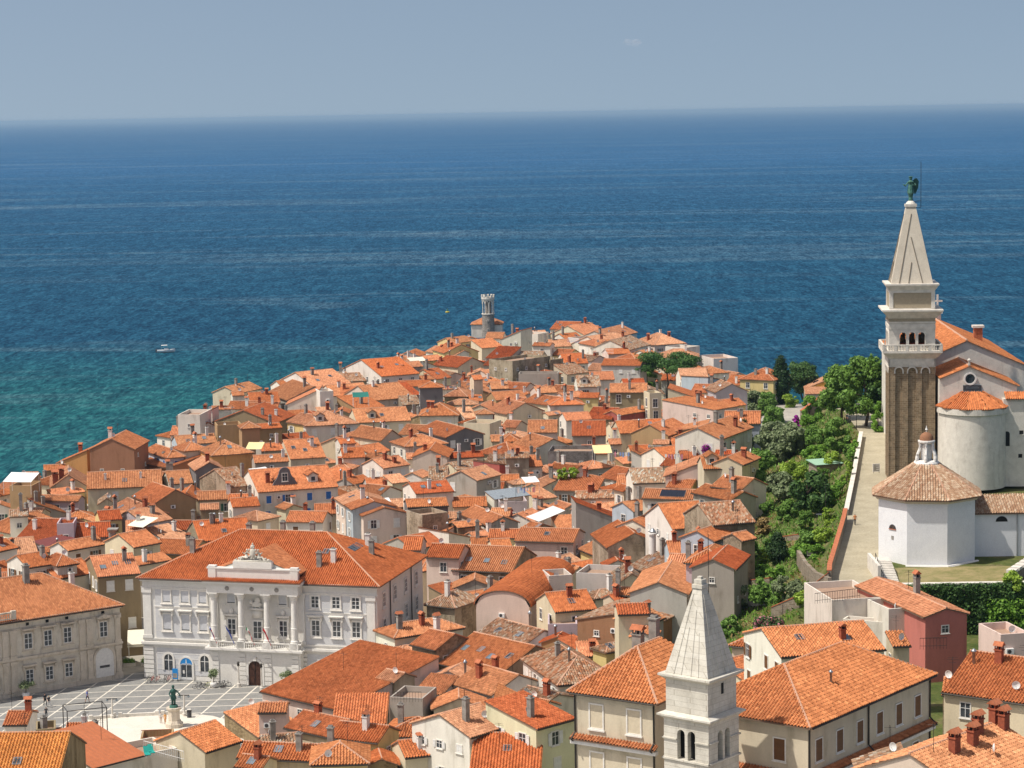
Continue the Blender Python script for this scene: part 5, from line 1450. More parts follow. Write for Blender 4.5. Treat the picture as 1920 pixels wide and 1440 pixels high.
    mb.build('seams', r)
    mb = MB(); mb.box(-.55, .55, -.55, .55, tip - .02, tip + .3, 'tower_stone'); mb.box(-.4, .4, -.4, .4, tip + .3, tip + .75, 'tower_stone'); mb.box(-.2, .2, -.2, .2, tip + .75, tip + 1.0, 'tower_stone'); mb.build('finial', r)
    mb = MB(); mb.tube([(.55, .5, tip - 1.5), (.55, .5, tip + 4.8)], .03, 'dark_metal', 5); mb.build('lightning_rod', r)
    s_ = b0; hull(Matrix.Translation(r.location) @ Matrix.Rotation(a, 4, 'Z'), [(-s_, -s_, 0), (s_, -s_, 0), (s_, s_, 0), (-s_, s_, 0), (-s_, -s_, z2), (s_, -s_, z2), (s_, s_, z2), (-s_, s_, z2), (0, 0, tip)], [(0, 1, 5, 4), (1, 2, 6, 5), (2, 3, 7, 6), (3, 0, 4, 7), (4, 5, 8), (5, 6, 8), (6, 7, 8), (7, 4, 8)])
    FOOT.append(footprint((ctr.x - 3.4, ctr.y - 3.4), 0, 6.8, 6.8)); return r
BELL = box_tower()
def wing(uA, vA, uB, vB, y0, dep, rise, label, name, wall='c', roof='2', Wmax=None):
    P = at_y(uA, vA, y0); ze = P.z; B = at_z(uB, vB, ze); ex = B - P; W = ex.length if Wmax is None else Wmax; yaw = math.atan2(ex.y, ex.x)
    h = House((P.x, P.y), yaw, W, dep, ze, 'h', rise, wall, roof, random.Random(4), over=.6, name=name); h.label = label; h.cat = 'monastery'; h.detail = True; h.wallo.color = (.62, .55, .42, 1); NAMED[label] = h; return h
plain('niche_plaster', (.60, .52, .38), .9)
MONA = wing(1078, 1287, 1228, 1308, 214, 13, 3.4, 'beige monastery wing with blank niches left of the white bell tower', 'monastery_wing')
for fx in (.27, .74):
    for z in (-2.6, -7.2):
        mb = MB(); w_, h_ = 1.35, 2.2; ring(mb, w_ + .3, h_ + .3, .15, -.08, .1, 'stone_trim'); mb.box(-w_ / 2, w_ / 2, -.01, .0, -h_ / 2, h_ / 2, 'niche_plaster'); mb.box(-w_ / 2 - .25, w_ / 2 + .25, -.16, .02, -h_ / 2 - .3, -h_ / 2 - .151, 'stone_trim'); mb.build('blind_window', MONA.root, (fx * MONA.w, -.01, MONA.H + z))
def pent(h, z, face=0):
    L = h.w if face == 0 else h.d; rb = MB(); roof_plane(rb, [(-.3, -.75, 0), (L + .3, -.75, 0), (L + .3, .0, .35), (-.3, .0, .35)], 'tile', True, .1); o = rb.build('pent_roof', h.root, (0, 0, z) if face == 0 else (h.w, 0, z), 0 if face == 0 else math.pi / 2, col=h.rcol)
    mb = MB(); mb.box(-.3, L + .3, -.55, -.01, -.5, -.13, 'white_plaster'); mb.build('cornice', h.root, (0, 0, z) if face == 0 else (h.w, 0, z), 0 if face == 0 else math.pi / 2)
pent(MONA, MONA.H - 4.9)
for x in (.03, MONA.w - .1):
    mb = MB(); mb.tube([(x, -.12, 0), (x, -.12, MONA.H - 5.4), (x, -.9, MONA.H - 4.9), (x, -.12, MONA.H - 4.3), (x, -.12, MONA.H - .3)], .09, 'dark_metal'); mb.build('downpipe', MONA.root)
for a, k in ((.15, 2), (.36, 3)): MONA.chimney(a * MONA.w, MONA.d * .75, k, 1.3)
# the right wing: near corner at (1515,1355); its right flank runs away to (1772,1247)
MONB = wing(1515, 1356, 1772, 1247, 205, 12.5, 3.3, 'long beige monastery wing with brown shutters right of the white bell tower', 'monastery_wing', 'c', '2', 23.4)
for i in range(6):
    x = 1.9 + i * 3.8
    put_window(MONB.root, x, 0, MONB.H - 2.9, 0, 'c', 'brown', 'shut')
    if i >= 1: put_window(MONB.root, x - .4, 0, MONB.H - 7.4, 0, 'c', 'brown', 'shut' if i != 5 else 'shut')
pent(MONB, MONB.H - 5.2)
for y in (3.0, 8.5): put_window(MONB.root, 0, y, MONB.H - 2.9, -math.pi / 2, 'c', 'brown', 'shut')
rb = MB(); roof_plane(rb, [(-.75, MONB.d, 0), (-.75, 0, 0), (0, 0, .35), (0, MONB.d, .35)], 'tile', True, .1); rb.build('pent_roof', MONB.root, (0, 0, MONB.H - 5.2), col=MONB.rcol)
for x in (.08, MONB.w * .47, MONB.w - .1):
    mb = MB(); mb.tube([(x, -.12, 0), (x, -.12, MONB.H - 5.7), (x, -.9, MONB.H - 5.2), (x, -.12, MONB.H - 4.5), (x, -.12, MONB.H - .3)], .09, 'dark_metal'); mb.build('downpipe', MONB.root)
for q_ in (MONA, MONB): q_.roof.color = (.58, .225, .09, 1)
MONB.chimney(MONB.w * .38, MONB.d * .22, 6, .7)

# ---------------------------------------------------------------- round tower and church at the point
def point_tower():
    P = at_z(916, 626, 3.0); D = P.y; px = FPX / D; zt = at_y(916, 553, D).z; zr = at_y(916, 589, D).z
    r = empty('point_tower', (P.x, P.y, 2.0), 0, 'round stone lighthouse tower with a crenellated crown at the point', 'lighthouse')
    zt -= 2; zr -= 2; R0 = 2.25
    mb = MB(); mb.lathe([(R0 * 1.12, 0), (R0 * 1.02, zr * .4), (R0, zr), (R0 * .6, zr)], 'lighthouse_stone', 24); mb.build('shaft', r)
    mb = MB(); mb.lathe([(R0, zr - .1), (R0 * 1.1, zr), (R0 * 1.1, zr + .3), (R0 * .9, zr + .35)], 'stone_white', 24); mb.build('ring', r)
    n = 9; hc = (zt - zr)
    for k in range(n):
        a = 2 * math.pi * k / n; x, y = R0 * .92 * math.cos(a), R0 * .92 * math.sin(a)
        mb = MB(); mb.lathe([(.24, zr + .3), (.17, zr + .5), (.17, zr + hc * .5), (.28, zr + hc * .56)], 'stone_white', 8, x, y)
        # pointed arches spring to both neighbours
        for s_ in (-1, 1):
            a2 = a + s_ * math.pi / n; pts = []
            for t in range(6):
                f = t / 5; aa = a + (a2 - a) * f; rr = R0 * (.92 + .06 * f); pts.append((rr * math.cos(aa), rr * math.sin(aa), zr + hc * (.52 + .22 * math.sin(f * 1.5))))
            mb.tube(pts, .16, 'stone_white', 5)
        mb.build('column', r)
    mb = MB(); mb.lathe([(R0 * .55, zr + .3), (R0 * .55, zr + hc * .7)], 'lighthouse_stone', 16); mb.build('core', r)
    mb = MB(); mb.lathe([(R0 * .8, zr + hc * .70), (R0 * 1.0, zr + hc * .72), (R0 * 1.12, zr + hc * .80), (R0 * 1.12, zr + hc * .9), (R0 * .95, zr + hc * .9), (R0 * .95, zr + hc * .8), (0, zr + hc * .8)], 'stone_white', 24); mb.build('crown', r)
    for k in range(10):
        a = 2 * math.pi * (k + .5) / 10; M4 = Matrix.Rotation(a, 4, 'Z') @ Matrix.Translation((R0 * 1.04, 0, zr + hc * .9)); mb = MB(); mb.box(-.2, .2, -.42, .42, 0, hc * .12, 'stone_white', M4); mb.prism([(-.2, -.42), (.2, -.42), (.2, .42), (-.2, .42)], 0, .01, 'stone_white'); mb.v[-8:] = [tuple(M4 @ Vector((x, y, z + hc * .12))) for x, y, z in mb.v[-8:]]; mb.build('merlon', r)
    for z, w_ in ((zr * .72, .5), (zr * .32, .55)):
        mb = MB(); mb.box(-w_ * .5 - .12, w_ * .5 + .12, -.12, .1, -w_ * .6, w_ * .6 + .1, 'stone_white'); mb.box(-w_ * .4, w_ * .4, -.14, .0, -w_ * .5, w_ * .5, 'black'); mb.build('window', r, (-.1, -R0 * 1.03, z))
    FOOT.append(footprint((P.x - 3, P.y - 3), 0, 6, 6))
    h = House((at_z(881, 608, 9).x, P.y + 2), R(-3), 11.5, 9, at_y(884, 608, P.y + 2).z, 'h', 2.2, 'w', '2', random.Random(2), name='church'); h.label = 'white church with a hip roof behind the round tower at the point'; h.cat = 'church'; NAMED[h.label] = h
    return r
POINT = point_tower()
# ---------------------------------------------------------------- church hill: campanile, church, chapel, path
def sq(s_): return [(-s_, -s_), (s_, -s_), (s_, s_), (-s_, s_)]
def campanile():
    y = 357.0; P = at_y(1714, 700, y); px = FPX / (P - CAM).length; zb = 27.0; Z = lambda v: at_y(1714, v, y).z - zb; hw = 85 / px / 2
    r = empty('campanile', (P.x, P.y + hw, zb), R(-5), 'tall brown brick campanile with white belfry and pointed spire beside the church', 'bell tower')
    cs = 'campanile_stone'; zt = Z(694)
    mb = MB(); mb.box(-hw + .3, hw - .3, -hw + .3, hw - .3, 0, zt + 1, cs)
    for k in range(4):                      # lesenes with recessed panels between them
        M4 = Matrix.Rotation(k * math.pi / 2, 4, 'Z')
        for a, b_ in ((-hw, -hw * .72), (-hw * .42, -hw * .17), (.17 * hw, .42 * hw), (.72 * hw, hw)):
            mb.box(a + (.003 if k % 2 and a < -hw * .9 else 0), b_, -hw, -hw + .31, 0, zt + .6, cs, M4)
    mb.build('shaft', r)
    mb = MB()
    for k in range(4):
        M4 = Matrix.Rotation(k * math.pi / 2, 4, 'Z')
        for cx, w_ in ((-.57 * hw, .3 * hw), (0, .34 * hw), (.57 * hw, .3 * hw)):
            t = MB(); t.mats = mb.mats; arch_frame(t, w_ * 1.02, .9, .2, -.12, .25, 'stone_white', 8)
            i = len(mb.v); mb.v += [tuple(M4 @ Vector((x + cx, -hw + y_, z + zt - .5))) for x, y_, z in t.v]; mb.f += [tuple(i + q for q in f) for f in t.f]; mb.mi += [mb.mat('stone_white')] * len(t.f)
        mb.box(-hw - .1, hw + .1, -hw - .1, -hw + .2, zt + .72, zt + 2.0, 'stone_white', M4)
    mb.build('blind_arcade', r)
    def block(name, s0, s1, va, vb, mat):
        mb = MB(); mb.prism(sq(s0), Z(va), Z(vb), mat, s1 / s0); return mb.build(name, r)
    block('frieze', hw + .02, hw + .02, 688, 672, 'stone_white'); block('cornice', hw + .05, 108 / px / 2, 673, 661, 'stone_white')
    mb = MB(); bs = 109 / px / 2; mb.prism(sq(bs), Z(661), Z(657), 'stone_white')
    for k in range(4):
        M4 = Matrix.Rotation(k * math.pi / 2, 4, 'Z'); mb.box(-bs, bs, -bs, -bs + .28, Z(647), Z(645), 'stone_white', M4)
        for cx in (-1, -.6, -.2, .2, .6, 1): mb.box(cx * (bs - .2) - .22, cx * (bs - .2) + .22, -bs + .02, -bs + .26, Z(657), Z(647), 'stone_white', M4)
        for i in range(20):
            t = MB(); t.mats = mb.mats; baluster(t, -bs + .3 + (2 * bs - .6) * (i + .5) / 20, -bs + .14, Z(657), Z(647) - Z(657), 'stone_white', .11)
            j = len(mb.v); mb.v += [tuple(M4 @ Vector(p)) for p in t.v]; mb.f += [tuple(j + q for q in f) for f in t.f]; mb.mi += t.mi
    mb.build('balcony', r)
    bw = 84 / px / 2; z0, z1 = Z(657), Z(607)
    mb = MB(); mb.box(-bw + .8, bw - .8, -bw + .8, bw - .8, z0, z0 + 1.0, 'brick_red'); zs, za = z0 + .8, Z(623)
    for k in range(4):                      # belfry walls with three round arches
        M4 = Matrix.Rotation(k * math.pi / 2, 4, 'Z')
        def q(p, m_='stone_white'): mb.face([tuple(M4 @ Vector(c)) for c in p], m_)
        cs_ = (-1.42, 0, 1.42); rr = .5; ed = [-bw] + [c + s_ * rr for c in cs_ for s_ in (-1, 1)] + [bw]
        for a, b_ in zip(ed[::2], ed[1::2]): q([(a, -bw, z0), (b_, -bw, z0), (b_, -bw, z1), (a, -bw, z1)])
        for c in cs_:
            q([(c - rr, -bw, z0), (c + rr, -bw, z0), (c + rr, -bw, zs), (c - rr, -bw, zs)])
            for i in range(8):
                a0, a1 = math.pi * i / 8, math.pi * (i + 1) / 8; p0 = (c + rr * math.cos(a0), za - rr + rr * math.sin(a0)); p1 = (c + rr * math.cos(a1), za - rr + rr * math.sin(a1))
                q([(p0[0], -bw, p0[1]), (p0[0], -bw, z1), (p1[0], -bw, z1), (p1[0], -bw, p1[1])]); q([(p0[0], -bw, p0[1]), (p1[0], -bw, p1[1]), (p1[0], -bw + .6, p1[1]), (p0[0], -bw + .6, p0[1])], 'spire_stone')
            for s_ in (-1, 1): x = c + s_ * rr; q([(x, -bw, zs), (x, -bw + .6, zs), (x, -bw + .6, za - rr), (x, -bw, za - rr)][::s_], 'spire_stone')
            t = MB(); t.mats = mb.mats; arch_frame(t, 2 * rr, za - zs, .22, -.1, .05, 'stone_white', 8); j = len(mb.v); mb.v += [tuple(M4 @ Vector((x + c, -bw + y_, z + zs))) for x, y_, z in t.v]; mb.f += [tuple(j + e for e in f) for f in t.f]; mb.mi += t.mi
    mb.box(-bw + .7, bw - .7, -bw + .7, bw - .7, z1 - .5, z1 - .2, 'wood_dark'); mb.build('belfry', r)
    for i, (bx, by) in enumerate(((-1.3, -1.0), (.1, -.6), (1.4, -1.0))):
        mb = MB(); mb.lathe([(.0, zs + 1.5), (.28, zs + 1.45), (.34, zs + 1.0), (.55, zs + .35), (.6, zs + .3), (.5, zs + .3)], 'bell_bronze', 12, bx, by); mb.tube([(bx, by, zs + 1.5), (bx, by, z1 - .4)], .06, 'dark_metal'); mb.build('bell', r, smooth=True)
    block('belfry_band', bw + .06, bw + .06, 617, 610, 'stone_white'); block('frieze', bw + .02, bw + .02, 607, 596, 'drum_panel')
    block('frieze', bw + .08, bw + .08, 606.5, 603, 'stone_white')
    block('cornice', bw + .05, 110 / px / 2, 597, 583, 'stone_white'); block('cornice', 111 / px / 2, 111 / px / 2, 583, 580, 'stone_white')
    s2 = 81 / px / 2; block('drum', s2, s2, 580.5, 544, 'drum_panel')
    for k in range(4):
        M4 = Matrix.Rotation(k * math.pi / 2, 4, 'Z'); mb = MB()
        for a, b_ in ((-s2 - .08, -s2 + .5), (s2 - .5, s2 + .08)): mb.box(a, b_, -s2 - .1, -s2 + .02, Z(578), Z(548), 'stone_white', M4)
        mb.box(-s2, s2, -s2 - .09, -s2 + .02, Z(549), Z(544), 'stone_white', M4); mb.box(-s2, s2, -s2 - .09, -s2 + .02, Z(580), Z(578), 'stone_white', M4); mb.build('drum_frame', r)
    block('cornice', s2 + .05, 96 / px / 2, 545, 535, 'stone_white'); block('cornice', 97 / px / 2, 97 / px / 2, 535, 532, 'stone_white')
    s3 = 76 / px / 2; t3 = 17 / px / 2; block('spire', s3, t3, 532, 388, 'spire_stone'); zA, zB = Z(531), Z(388)
    mb = MB()
    for k in range(4):
        M4 = Matrix.Rotation(k * math.pi / 2, 4, 'Z')
        def pt(f, t): s_ = s3 + (t3 - s3) * t; return M4 @ Vector((f * s_, -s_ - .03, zA + (zB - zA) * t))
        for f0, t0, f1, t1 in ((-.62, 0, .02, .9), (-.17, 0, -.02, .27), (.5, 0, -.05, .60)): mb.tube([pt(f0, t0), pt(f1, t1)], .07, 'spire_seam', 4)
    mb.build('seams', r)
    mb = MB(); mb.prism(sq(t3 * 1.25), Z(389), Z(384), 'stone_white'); mb.lathe([(t3 * 1.1, Z(384)), (t3 * .9, Z(381)), (t3 * .5, Z(378)), (0, Z(378))], 'stone_white', 12); mb.build('cap', r)
    # bronze angel
    a = empty('angel_statue', (0, 0, 0)); g = Z(378); u = 1 / px; mb = MB()
    mb.lathe([(.36, g), (.3, g + .5), (.42, g + 1.1), (.55, g + 1.15), (.44, g + 2.1), (.36, g + 2.5), (.5, g + 2.95), (.2, g + 3.15), (.14, g + 3.2)], 'bronze', 10)
    for i in range(1): mb.lathe([(.0, g + 3.75), (.2, g + 3.68), (.25, g + 3.45), (.17, g + 3.2), (.1, g + 3.15)], 'bronze', 10); mb.lathe([(.3, g + 3.62), (.36, g + 3.7), (.2, g + 3.78)], 'bronze', 10)
    mb.tube([(-.4, 0, g + 2.85), (-.85, -.2, g + 2.3), (-1.15, -.3, g + 2.55)], .12, 'bronze', 6); mb.tube([(.4, 0, g + 2.85), (.75, -.25, g + 2.4), (.2, -.45, g + 2.45)], .12, 'bronze', 6)
    for s_ in ((.55, 1.0), (.35, .55)):
        pts = [(s_[0] * .5, .35, g + 2.9), (s_[0] + .4, .5, g + 3.5), (s_[0] + .75, .6, g + 3.0), (s_[0] + .65, .6, g + 2.0), (s_[0] + .25, .5, g + 1.0), (s_[0] * .6, .4, g + 1.8)]
        mb.face(pts, 'bronze_dark'); mb.face([(x, y_ + .14, z) for x, y_, z in pts[::-1]], 'bronze_dark')
        for (p, q_) in zip(pts, pts[1:] + pts[:1]): mb.face([p, (p[0], p[1] + .14, p[2]), (q_[0], q_[1] + .14, q_[2]), q_], 'bronze_dark')
    ob = mb.build('angel_figure', None); bpy.data.objects.remove(a)
    ob.location = r.location; ob.rotation_euler = r.rotation_euler; tag(ob, 'green bronze angel with wings on top of the campanile spire', 'statue')
    mb = MB(); mb.tube([(1.6, .3, Z(391)), (1.6, .3, Z(305))], .04, 'dark_metal', 5); mb.tube([(.4, .3, Z(391)), (1.6, .3, Z(391))], .03, 'dark_metal', 4); mb.tube([(.4, .3, Z(380)), (1.6, .3, Z(378))], .03, 'dark_metal', 4); mb.build('lightning_rod', r)
    FOOT.append(footprint((P.x - hw, P.y), 0, 2 * hw, 2 * hw)); hull(Matrix.Translation(r.location), [(-hw, -hw, 0), (hw, -hw, 0), (hw, -hw, Z(540)), (-hw, -hw, Z(540))], [(0, 1, 2, 3)])
    return r
plain('drum_panel', (.36, .30, .21), .9, var=.1); plain('bell_bronze', (.16, .10, .04), .4, .8); plain('bronze_dark', (.03, .09, .075), .6, .3); plain('spire_seam', (.20, .17, .13), .9)
CAMP = campanile()
def church():
    yA = 355.0; A = at_y(1757, 716, yA); ap = at_y(1817, 688, yA); Bp = at_y(1906, 723, yA)
    base = 26.5; W = 2 * (Bp.x - ap.x); ez = Bp.z; r = empty('parish_church', (ap.x, yA, base), R(-3), 'white parish church with orange gabled roofs and a round apse behind the campanile', 'church')
    def gable(y0, y1, cx, hw, zE, zR, over=.35, hl=None):
        mb = MB(); e, t = zE - base, zR - base; hl = hl or hw; el = t - (t - e) / hw * hl
        mb.face([(cx - hl, y0, 0), (cx + hw, y0, 0), (cx + hw, y0, e), (cx, y0, t), (cx - hl, y0, el)], 'church_wall'); mb.face([(cx + hw, y1, 0), (cx - hl, y1, 0), (cx - hl, y1, el), (cx, y1, t), (cx + hw, y1, e)], 'church_wall')
        mb.face([(cx + hw, y0, 0), (cx + hw, y1, 0), (cx + hw, y1, e), (cx + hw, y0, e)], 'church_wall'); mb.face([(cx - hl, y1, 0), (cx - hl, y0, 0), (cx - hl, y0, el), (cx - hl, y1, el)], 'church_wall'); wl = mb.build('wall', r)
        sl = (t - e) / hw; rb = MB(); o = over; ee = e - sl * o + .1; t += .1; ol = o if hl == hw else 0; eL = el - sl * ol + .1
        roof_plane(rb, [(cx - hl - ol, y1, eL), (cx - hl - ol, y0 - .25, eL), (cx, y0 - .25, t), (cx, y1, t)], 'tile', False); roof_plane(rb, [(cx + hw + o, y0 - .25, ee), (cx + hw + o, y1, ee), (cx, y1, t), (cx, y0 - .25, t)], 'tile', False)
        ro = rb.build('roof', r, col=(.58, .22, .085)); caps([((cx, y0 - .25, t), (cx, y1, t))], ro, r=.2); return wl
    gable(0, 12, 0, W / 2, ez, ap.z, hl=ap.x - at_y(1762, 700, yA).x)
    # nave behind, higher and wider
    yN = 367.0; aN = at_y(1805, 640, yN); eN = at_y(1912, 684, yN); gable(yN - yA, yN - yA + 40, aN.x - ap.x, eN.x - aN.x, eN.z, aN.z)
    # apse: half cylinder with a half cone roof
    c0 = at_y(1823, 752, yA); ra = 125 / (FPX / 350) / 2 + .1; ez2 = at_y(1823, 770, yA - ra).z - base; cx = c0.x - ap.x
    mb = MB(); mb.lathe([(ra, 0), (ra, ez2 - .2)], 'church_wall', 28, cx, 0, math.pi, 2 * math.pi); mb.build('apse', r, smooth=True)
    mb = MB(); mb.lathe([(ra + .02, ez2 - .9), (ra + .3, ez2 - .8), (ra + .32, ez2 + .1), (ra * .8, ez2 + .12)], 'church_wall', 28, cx, 0, math.pi, 2 * math.pi); mb.build('apse_cornice', r, smooth=False)
    rb = MB(); zt = ez2 + 2.3; n = 5
    for i in range(n):
        a0, a1 = math.pi + math.pi * i / n, math.pi + math.pi * (i + 1) / n; ro = ra + .55
        p0, p1 = (cx + ro * math.cos(a0), ro * math.sin(a0), ez2 + .1), (cx + ro * math.cos(a1), ro * math.sin(a1), ez2 + .1); q0, q1 = (cx + 1.6 * math.cos(a0), .8 * math.sin(a0), zt), (cx + 1.6 * math.cos(a1), .8 * math.sin(a1), zt)
        roof_plane(rb, [p0, p1, q1, q0], 'tile', False)
    rb.build('apse_roof', r, col=(.56, .20, .075))
    # round window with white surround, dark plaque, cross, chimneys
    zw = at_y(1818, 710, yA).z - base; mb = MB(); n = 20
    for i in range(n):
        a0, a1 = 2 * math.pi * i / n, 2 * math.pi * (i + 1) / n; f = lambda rr, a, y: (rr * math.cos(a), y, zw + rr * math.sin(a))
        mb.face([f(.75, a0, -.25), f(1.0, a0, -.25), f(1.0, a1, -.25), f(.75, a1, -.25)][::-1], 'white_plaster'); mb.face([f(1.0, a0, -.25), f(1.0, a0, .05), f(1.0, a1, .05), f(1.0, a1, -.25)], 'white_plaster'); mb.face([f(.75, a0, -.25), f(.75, a1, -.25), f(.75, a1, .0), f(.75, a0, .0)], 'white_plaster')
    f_ = mb.build('round_window', r, (.15, 0, 0)); mb = MB(); mb.face([(.75 * math.cos(2 * math.pi * i / 20), -.03, zw + .75 * math.sin(2 * math.pi * i / 20)) for i in range(20)], 'pane'); mb.build('pane', f_)
    mb = MB(); zp = at_y(1823, 727, yA).z - base; mb.box(-1.4, 1.4, -.15, .02, -.4, .4, 'ac_dark'); mb.box(-1.0, 1.0, -.17, -.151, -.05, .02, 'zinc'); mb.box(-.9, .8, -.17, -.151, .15, .2, 'zinc'); mb.build('plaque', r, (.5, 0, zp))
    yc = yN - yA + 40; zc = aN.z - base; mb = MB(); mb.box(-.55, .55, -.55, .55, -.3, 1.0, 'stone_white'); mb.box(-.8, .8, -.8, .8, 1.0, 1.25, 'stone_white'); mb.box(-.3, .3, -.3, .3, 1.25, 1.8, 'stone_white'); mb.box(-.15, .15, -.12, .12, 1.8, 4.3, 'stone_white'); mb.box(-.85, .85, -.11, .11, 3.0, 3.3, 'stone_white'); mb.build('gable_cross', r, (aN.x - ap.x + .6, yc, zc))
    mb = MB(); mb.box(-.15, .15, -.15, .15, 0, .9, 'stone_white'); mb.lathe([(.25, .9), (.3, 1.1), (0, 1.4)], 'stone_white', 8); mb.build('finial', r, (0, -.1, ap.z - base))
    mb = MB(); mb.box(-.7, .7, -.6, .6, -1, 1.3, 'hat_tile'); mb.box(-.95, .95, -.85, .85, 1.3, 1.7, 'stone_white'); mb.build('chimney', r, (aN.x - ap.x + 5.0, yN - yA + 22, zc - 1.2))
    # side wall on the right with arched window and small square windows
    mb = MB(); mb.box(ra + cx - .6, ra + cx + 12, -1.5, -.01, 0, at_y(1900, 745, yA).z - base, 'church_wall'); mb.build('side_wall', r)
    rb = MB(); z_ = at_y(1900, 745, yA).z - base; roof_plane(rb, [(ra + cx - .3, -1.9, z_), (ra + cx + 12, -1.9, z_), (ra + cx + 12, .0, z_ + .9), (ra + cx - .3, .0, z_ + .9)], 'tile', False); rb.build('side_roof', r, col=(.55, .2, .075))
    for u_, v_, w_, h_, ar in ((1888, 822, .9, 2.3, True), (1915, 810, .6, .6, False), (1913, 854, .6, .6, False)):
        p = at_y(u_, v_, yA - 1.5); mb = MB()
        if ar: arch_fill(mb, w_, h_, -.02, 'black'); arch_frame(mb, w_, h_, .15, -.06, .0, 'church_wall')
        else: mb.box(-w_ / 2, w_ / 2, -.02, .02, 0, h_, 'black'); mb.box(-w_ / 2 - .1, w_ / 2 + .1, -.08, .0, -.12, 0, 'church_wall')
        mb.build('window', r, (p.x - ap.x, -1.5, p.z - base - h_ / 2))
    FOOT.append(footprint((ap.x - 9, yA - 6), 0, 24, 55)); return r
CHURCH = church()
def chapel():
    c = at_z(1752, 1058, 24.4); Rr = 6.9; cx, cy = c.x, c.y + Rr * .9; base = 24.0; hE = at_y(1752, 937, c.y).z - base
    r = empty('octagonal_chapel', (cx, cy, base), 0, 'white octagonal chapel with a tiled roof and small lantern below the campanile', 'chapel'); ph = R(-90 - 22.5 - 9)
    oc = lambda q: [(q * math.cos(ph + k * math.pi / 4), q * math.sin(ph + k * math.pi / 4)) for k in range(8)]
    mb = MB(); mb.prism(oc(Rr), -1, hE, 'chapel_wall'); mb.build('wall', r)
    mb = MB(); mb.prism(oc(Rr + .25), hE - .5, hE, 'spire_stone', 1.05); mb.build('cornice', r)
    rb = MB(); zt = at_y(1752, 868, cy).z - base; O = oc(Rr + .85); I = oc(1.6); e = hE - .02
    for k in range(8): roof_plane(rb, [(*O[k], e), (*O[(k + 1) % 8], e), (*I[(k + 1) % 8], zt), (*I[k], zt)], 'tile_chapel', True)
    ro = rb.build('roof', r, col=(.46, .305, .20)); caps([((*O[k], e), (*I[k], zt)) for k in range(8)], ro)
    mb = MB(); mb.lathe([(1.75, zt - .3), (1.75, zt + .1), (1.55, zt + .35), (1.1, zt + .5)], 'white_plaster', 16); mb.lathe([(.75, zt + .3), (.72, zt + 2.9)], 'white_plaster', 8)
    for k in range(6):
        a = math.pi / 3 * k + .3; ca, sa = math.cos(a), math.sin(a)
        mb.tube([(1.35 * ca, 1.35 * sa, zt + .45), (1.3 * ca, 1.3 * sa, zt + 1.3), (1.0 * ca, 1.0 * sa, zt + 1.9), (.95 * ca, .95 * sa, zt + 2.8)], .2, 'white_plaster', 6); mb.lathe([(.25, zt + .4), (.25, zt + .8), (.18, zt + 1.1)], 'white_plaster', 8, 1.4 * ca, 1.4 * sa)
    mb.lathe([(1.0, zt + 2.75), (1.15, zt + 2.9), (1.15, zt + 3.1), (.9, zt + 3.15)], 'white_plaster', 16); ln = mb.build('lantern', r)
    mb = MB(); mb.lathe([(.95, zt + 3.12), (.9, zt + 3.6), (.65, zt + 4.0), (.3, zt + 4.2), (0, zt + 4.25)], 'dome_tile', 16); mb.build('dome', ln, smooth=True)
    mb = MB(); mb.lathe([(.08, zt + 4.2), (.08, zt + 4.4), (.2, zt + 4.55), (.1, zt + 4.75), (.03, zt + 5.1), (0, zt + 5.1)], 'white_plaster', 8); mb.build('finial', ln)
    # half round window on the left front face
    P8 = oc(Rr)
    def onface(k, f): a, b_ = Vector(P8[k]), Vector(P8[(k + 1) % 8]); p = a.lerp(b_, f); return p, math.atan2((b_ - a).y, (b_ - a).x)
    p, an = onface(7, .5); mb = MB(); pts = [(-.65, 0)] + [(.65 * math.cos(math.pi * i / 10), .62 * math.sin(math.pi * i / 10)) for i in range(11)]
    mb.face([(x, -.03, z) for x, z in pts[1:]], 'pane'); mb.box(-.66, .66, -.12, .0, -.09, -.01, 'hat_tile')
    for q in (-.3, 0, .3): mb.box(q - .03, q + .03, -.06, -.031, 0, .5, 'wood_brown')
    mb.build('lunette_window', r, (p.x, p.y, hE * .53), an)
    mb = MB(); mb.box(-.2, .2, -.06, .0, -.25, .25, 'concrete'); mb.build('plaque', r, (p.x - .0, p.y, hE * .40), an)
    # low annex to the right
    x0, x1 = Rr * .86, Rr + 11; ha = at_y(1850, 962, cy - 1.2).z - base
    mb = MB(); mb.box(x0, x1, -1.4, 6, -1, ha, 'chapel_wall'); an_ = mb.build('annex', r)
    rb = MB(); roof_plane(rb, [(x0 - .1, -1.8, ha), (x1, -1.8, ha), (x1, 2.4, ha + 1.9), (x0 + 1.5, 2.4, ha + 1.9)], 'tile_chapel', True); roof_plane(rb, [(x1, 6.3, ha), (x0, 6.3, ha), (x0 + 1.5, 2.4, ha + 1.9), (x1, 2.4, ha + 1.9)], 'tile_chapel', True); rb.build('annex_roof', r, col=(.46, .305, .20))
    pa = at_y(1878, 978, cy - 1.4); mb = MB(); mb.face([(x * 1.25, -1.43, z * 1.2) for x, z in pts[1:]], 'black'); mb.build('lunette_window', r, (pa.x - cx, 0, pa.z - base))
    mb = MB(); mb.tube([(pa.x - cx + 2.1, -1.5, -.5), (pa.x - cx + 2.1, -1.5, ha)], .09, 'zinc'); mb.build('downpipe', r)
    mb = MB(); Q = oc(Rr + .45)
    for k in (0, 1): mb.tube([(*Q[k], .1), (*Q[k + 1], .15)], .32, 'white_plaster', 6)
    mb.build('plinth', r)
    FOOT.append(footprint((cx - 8, cy - 8), 0, 28, 16)); hull(Matrix.Translation(r.location), [(-7, 0, 0), (7, 0, 0), (7, 0, hE), (-7, 0, hE)], [(0, 1, 2, 3)]); return r
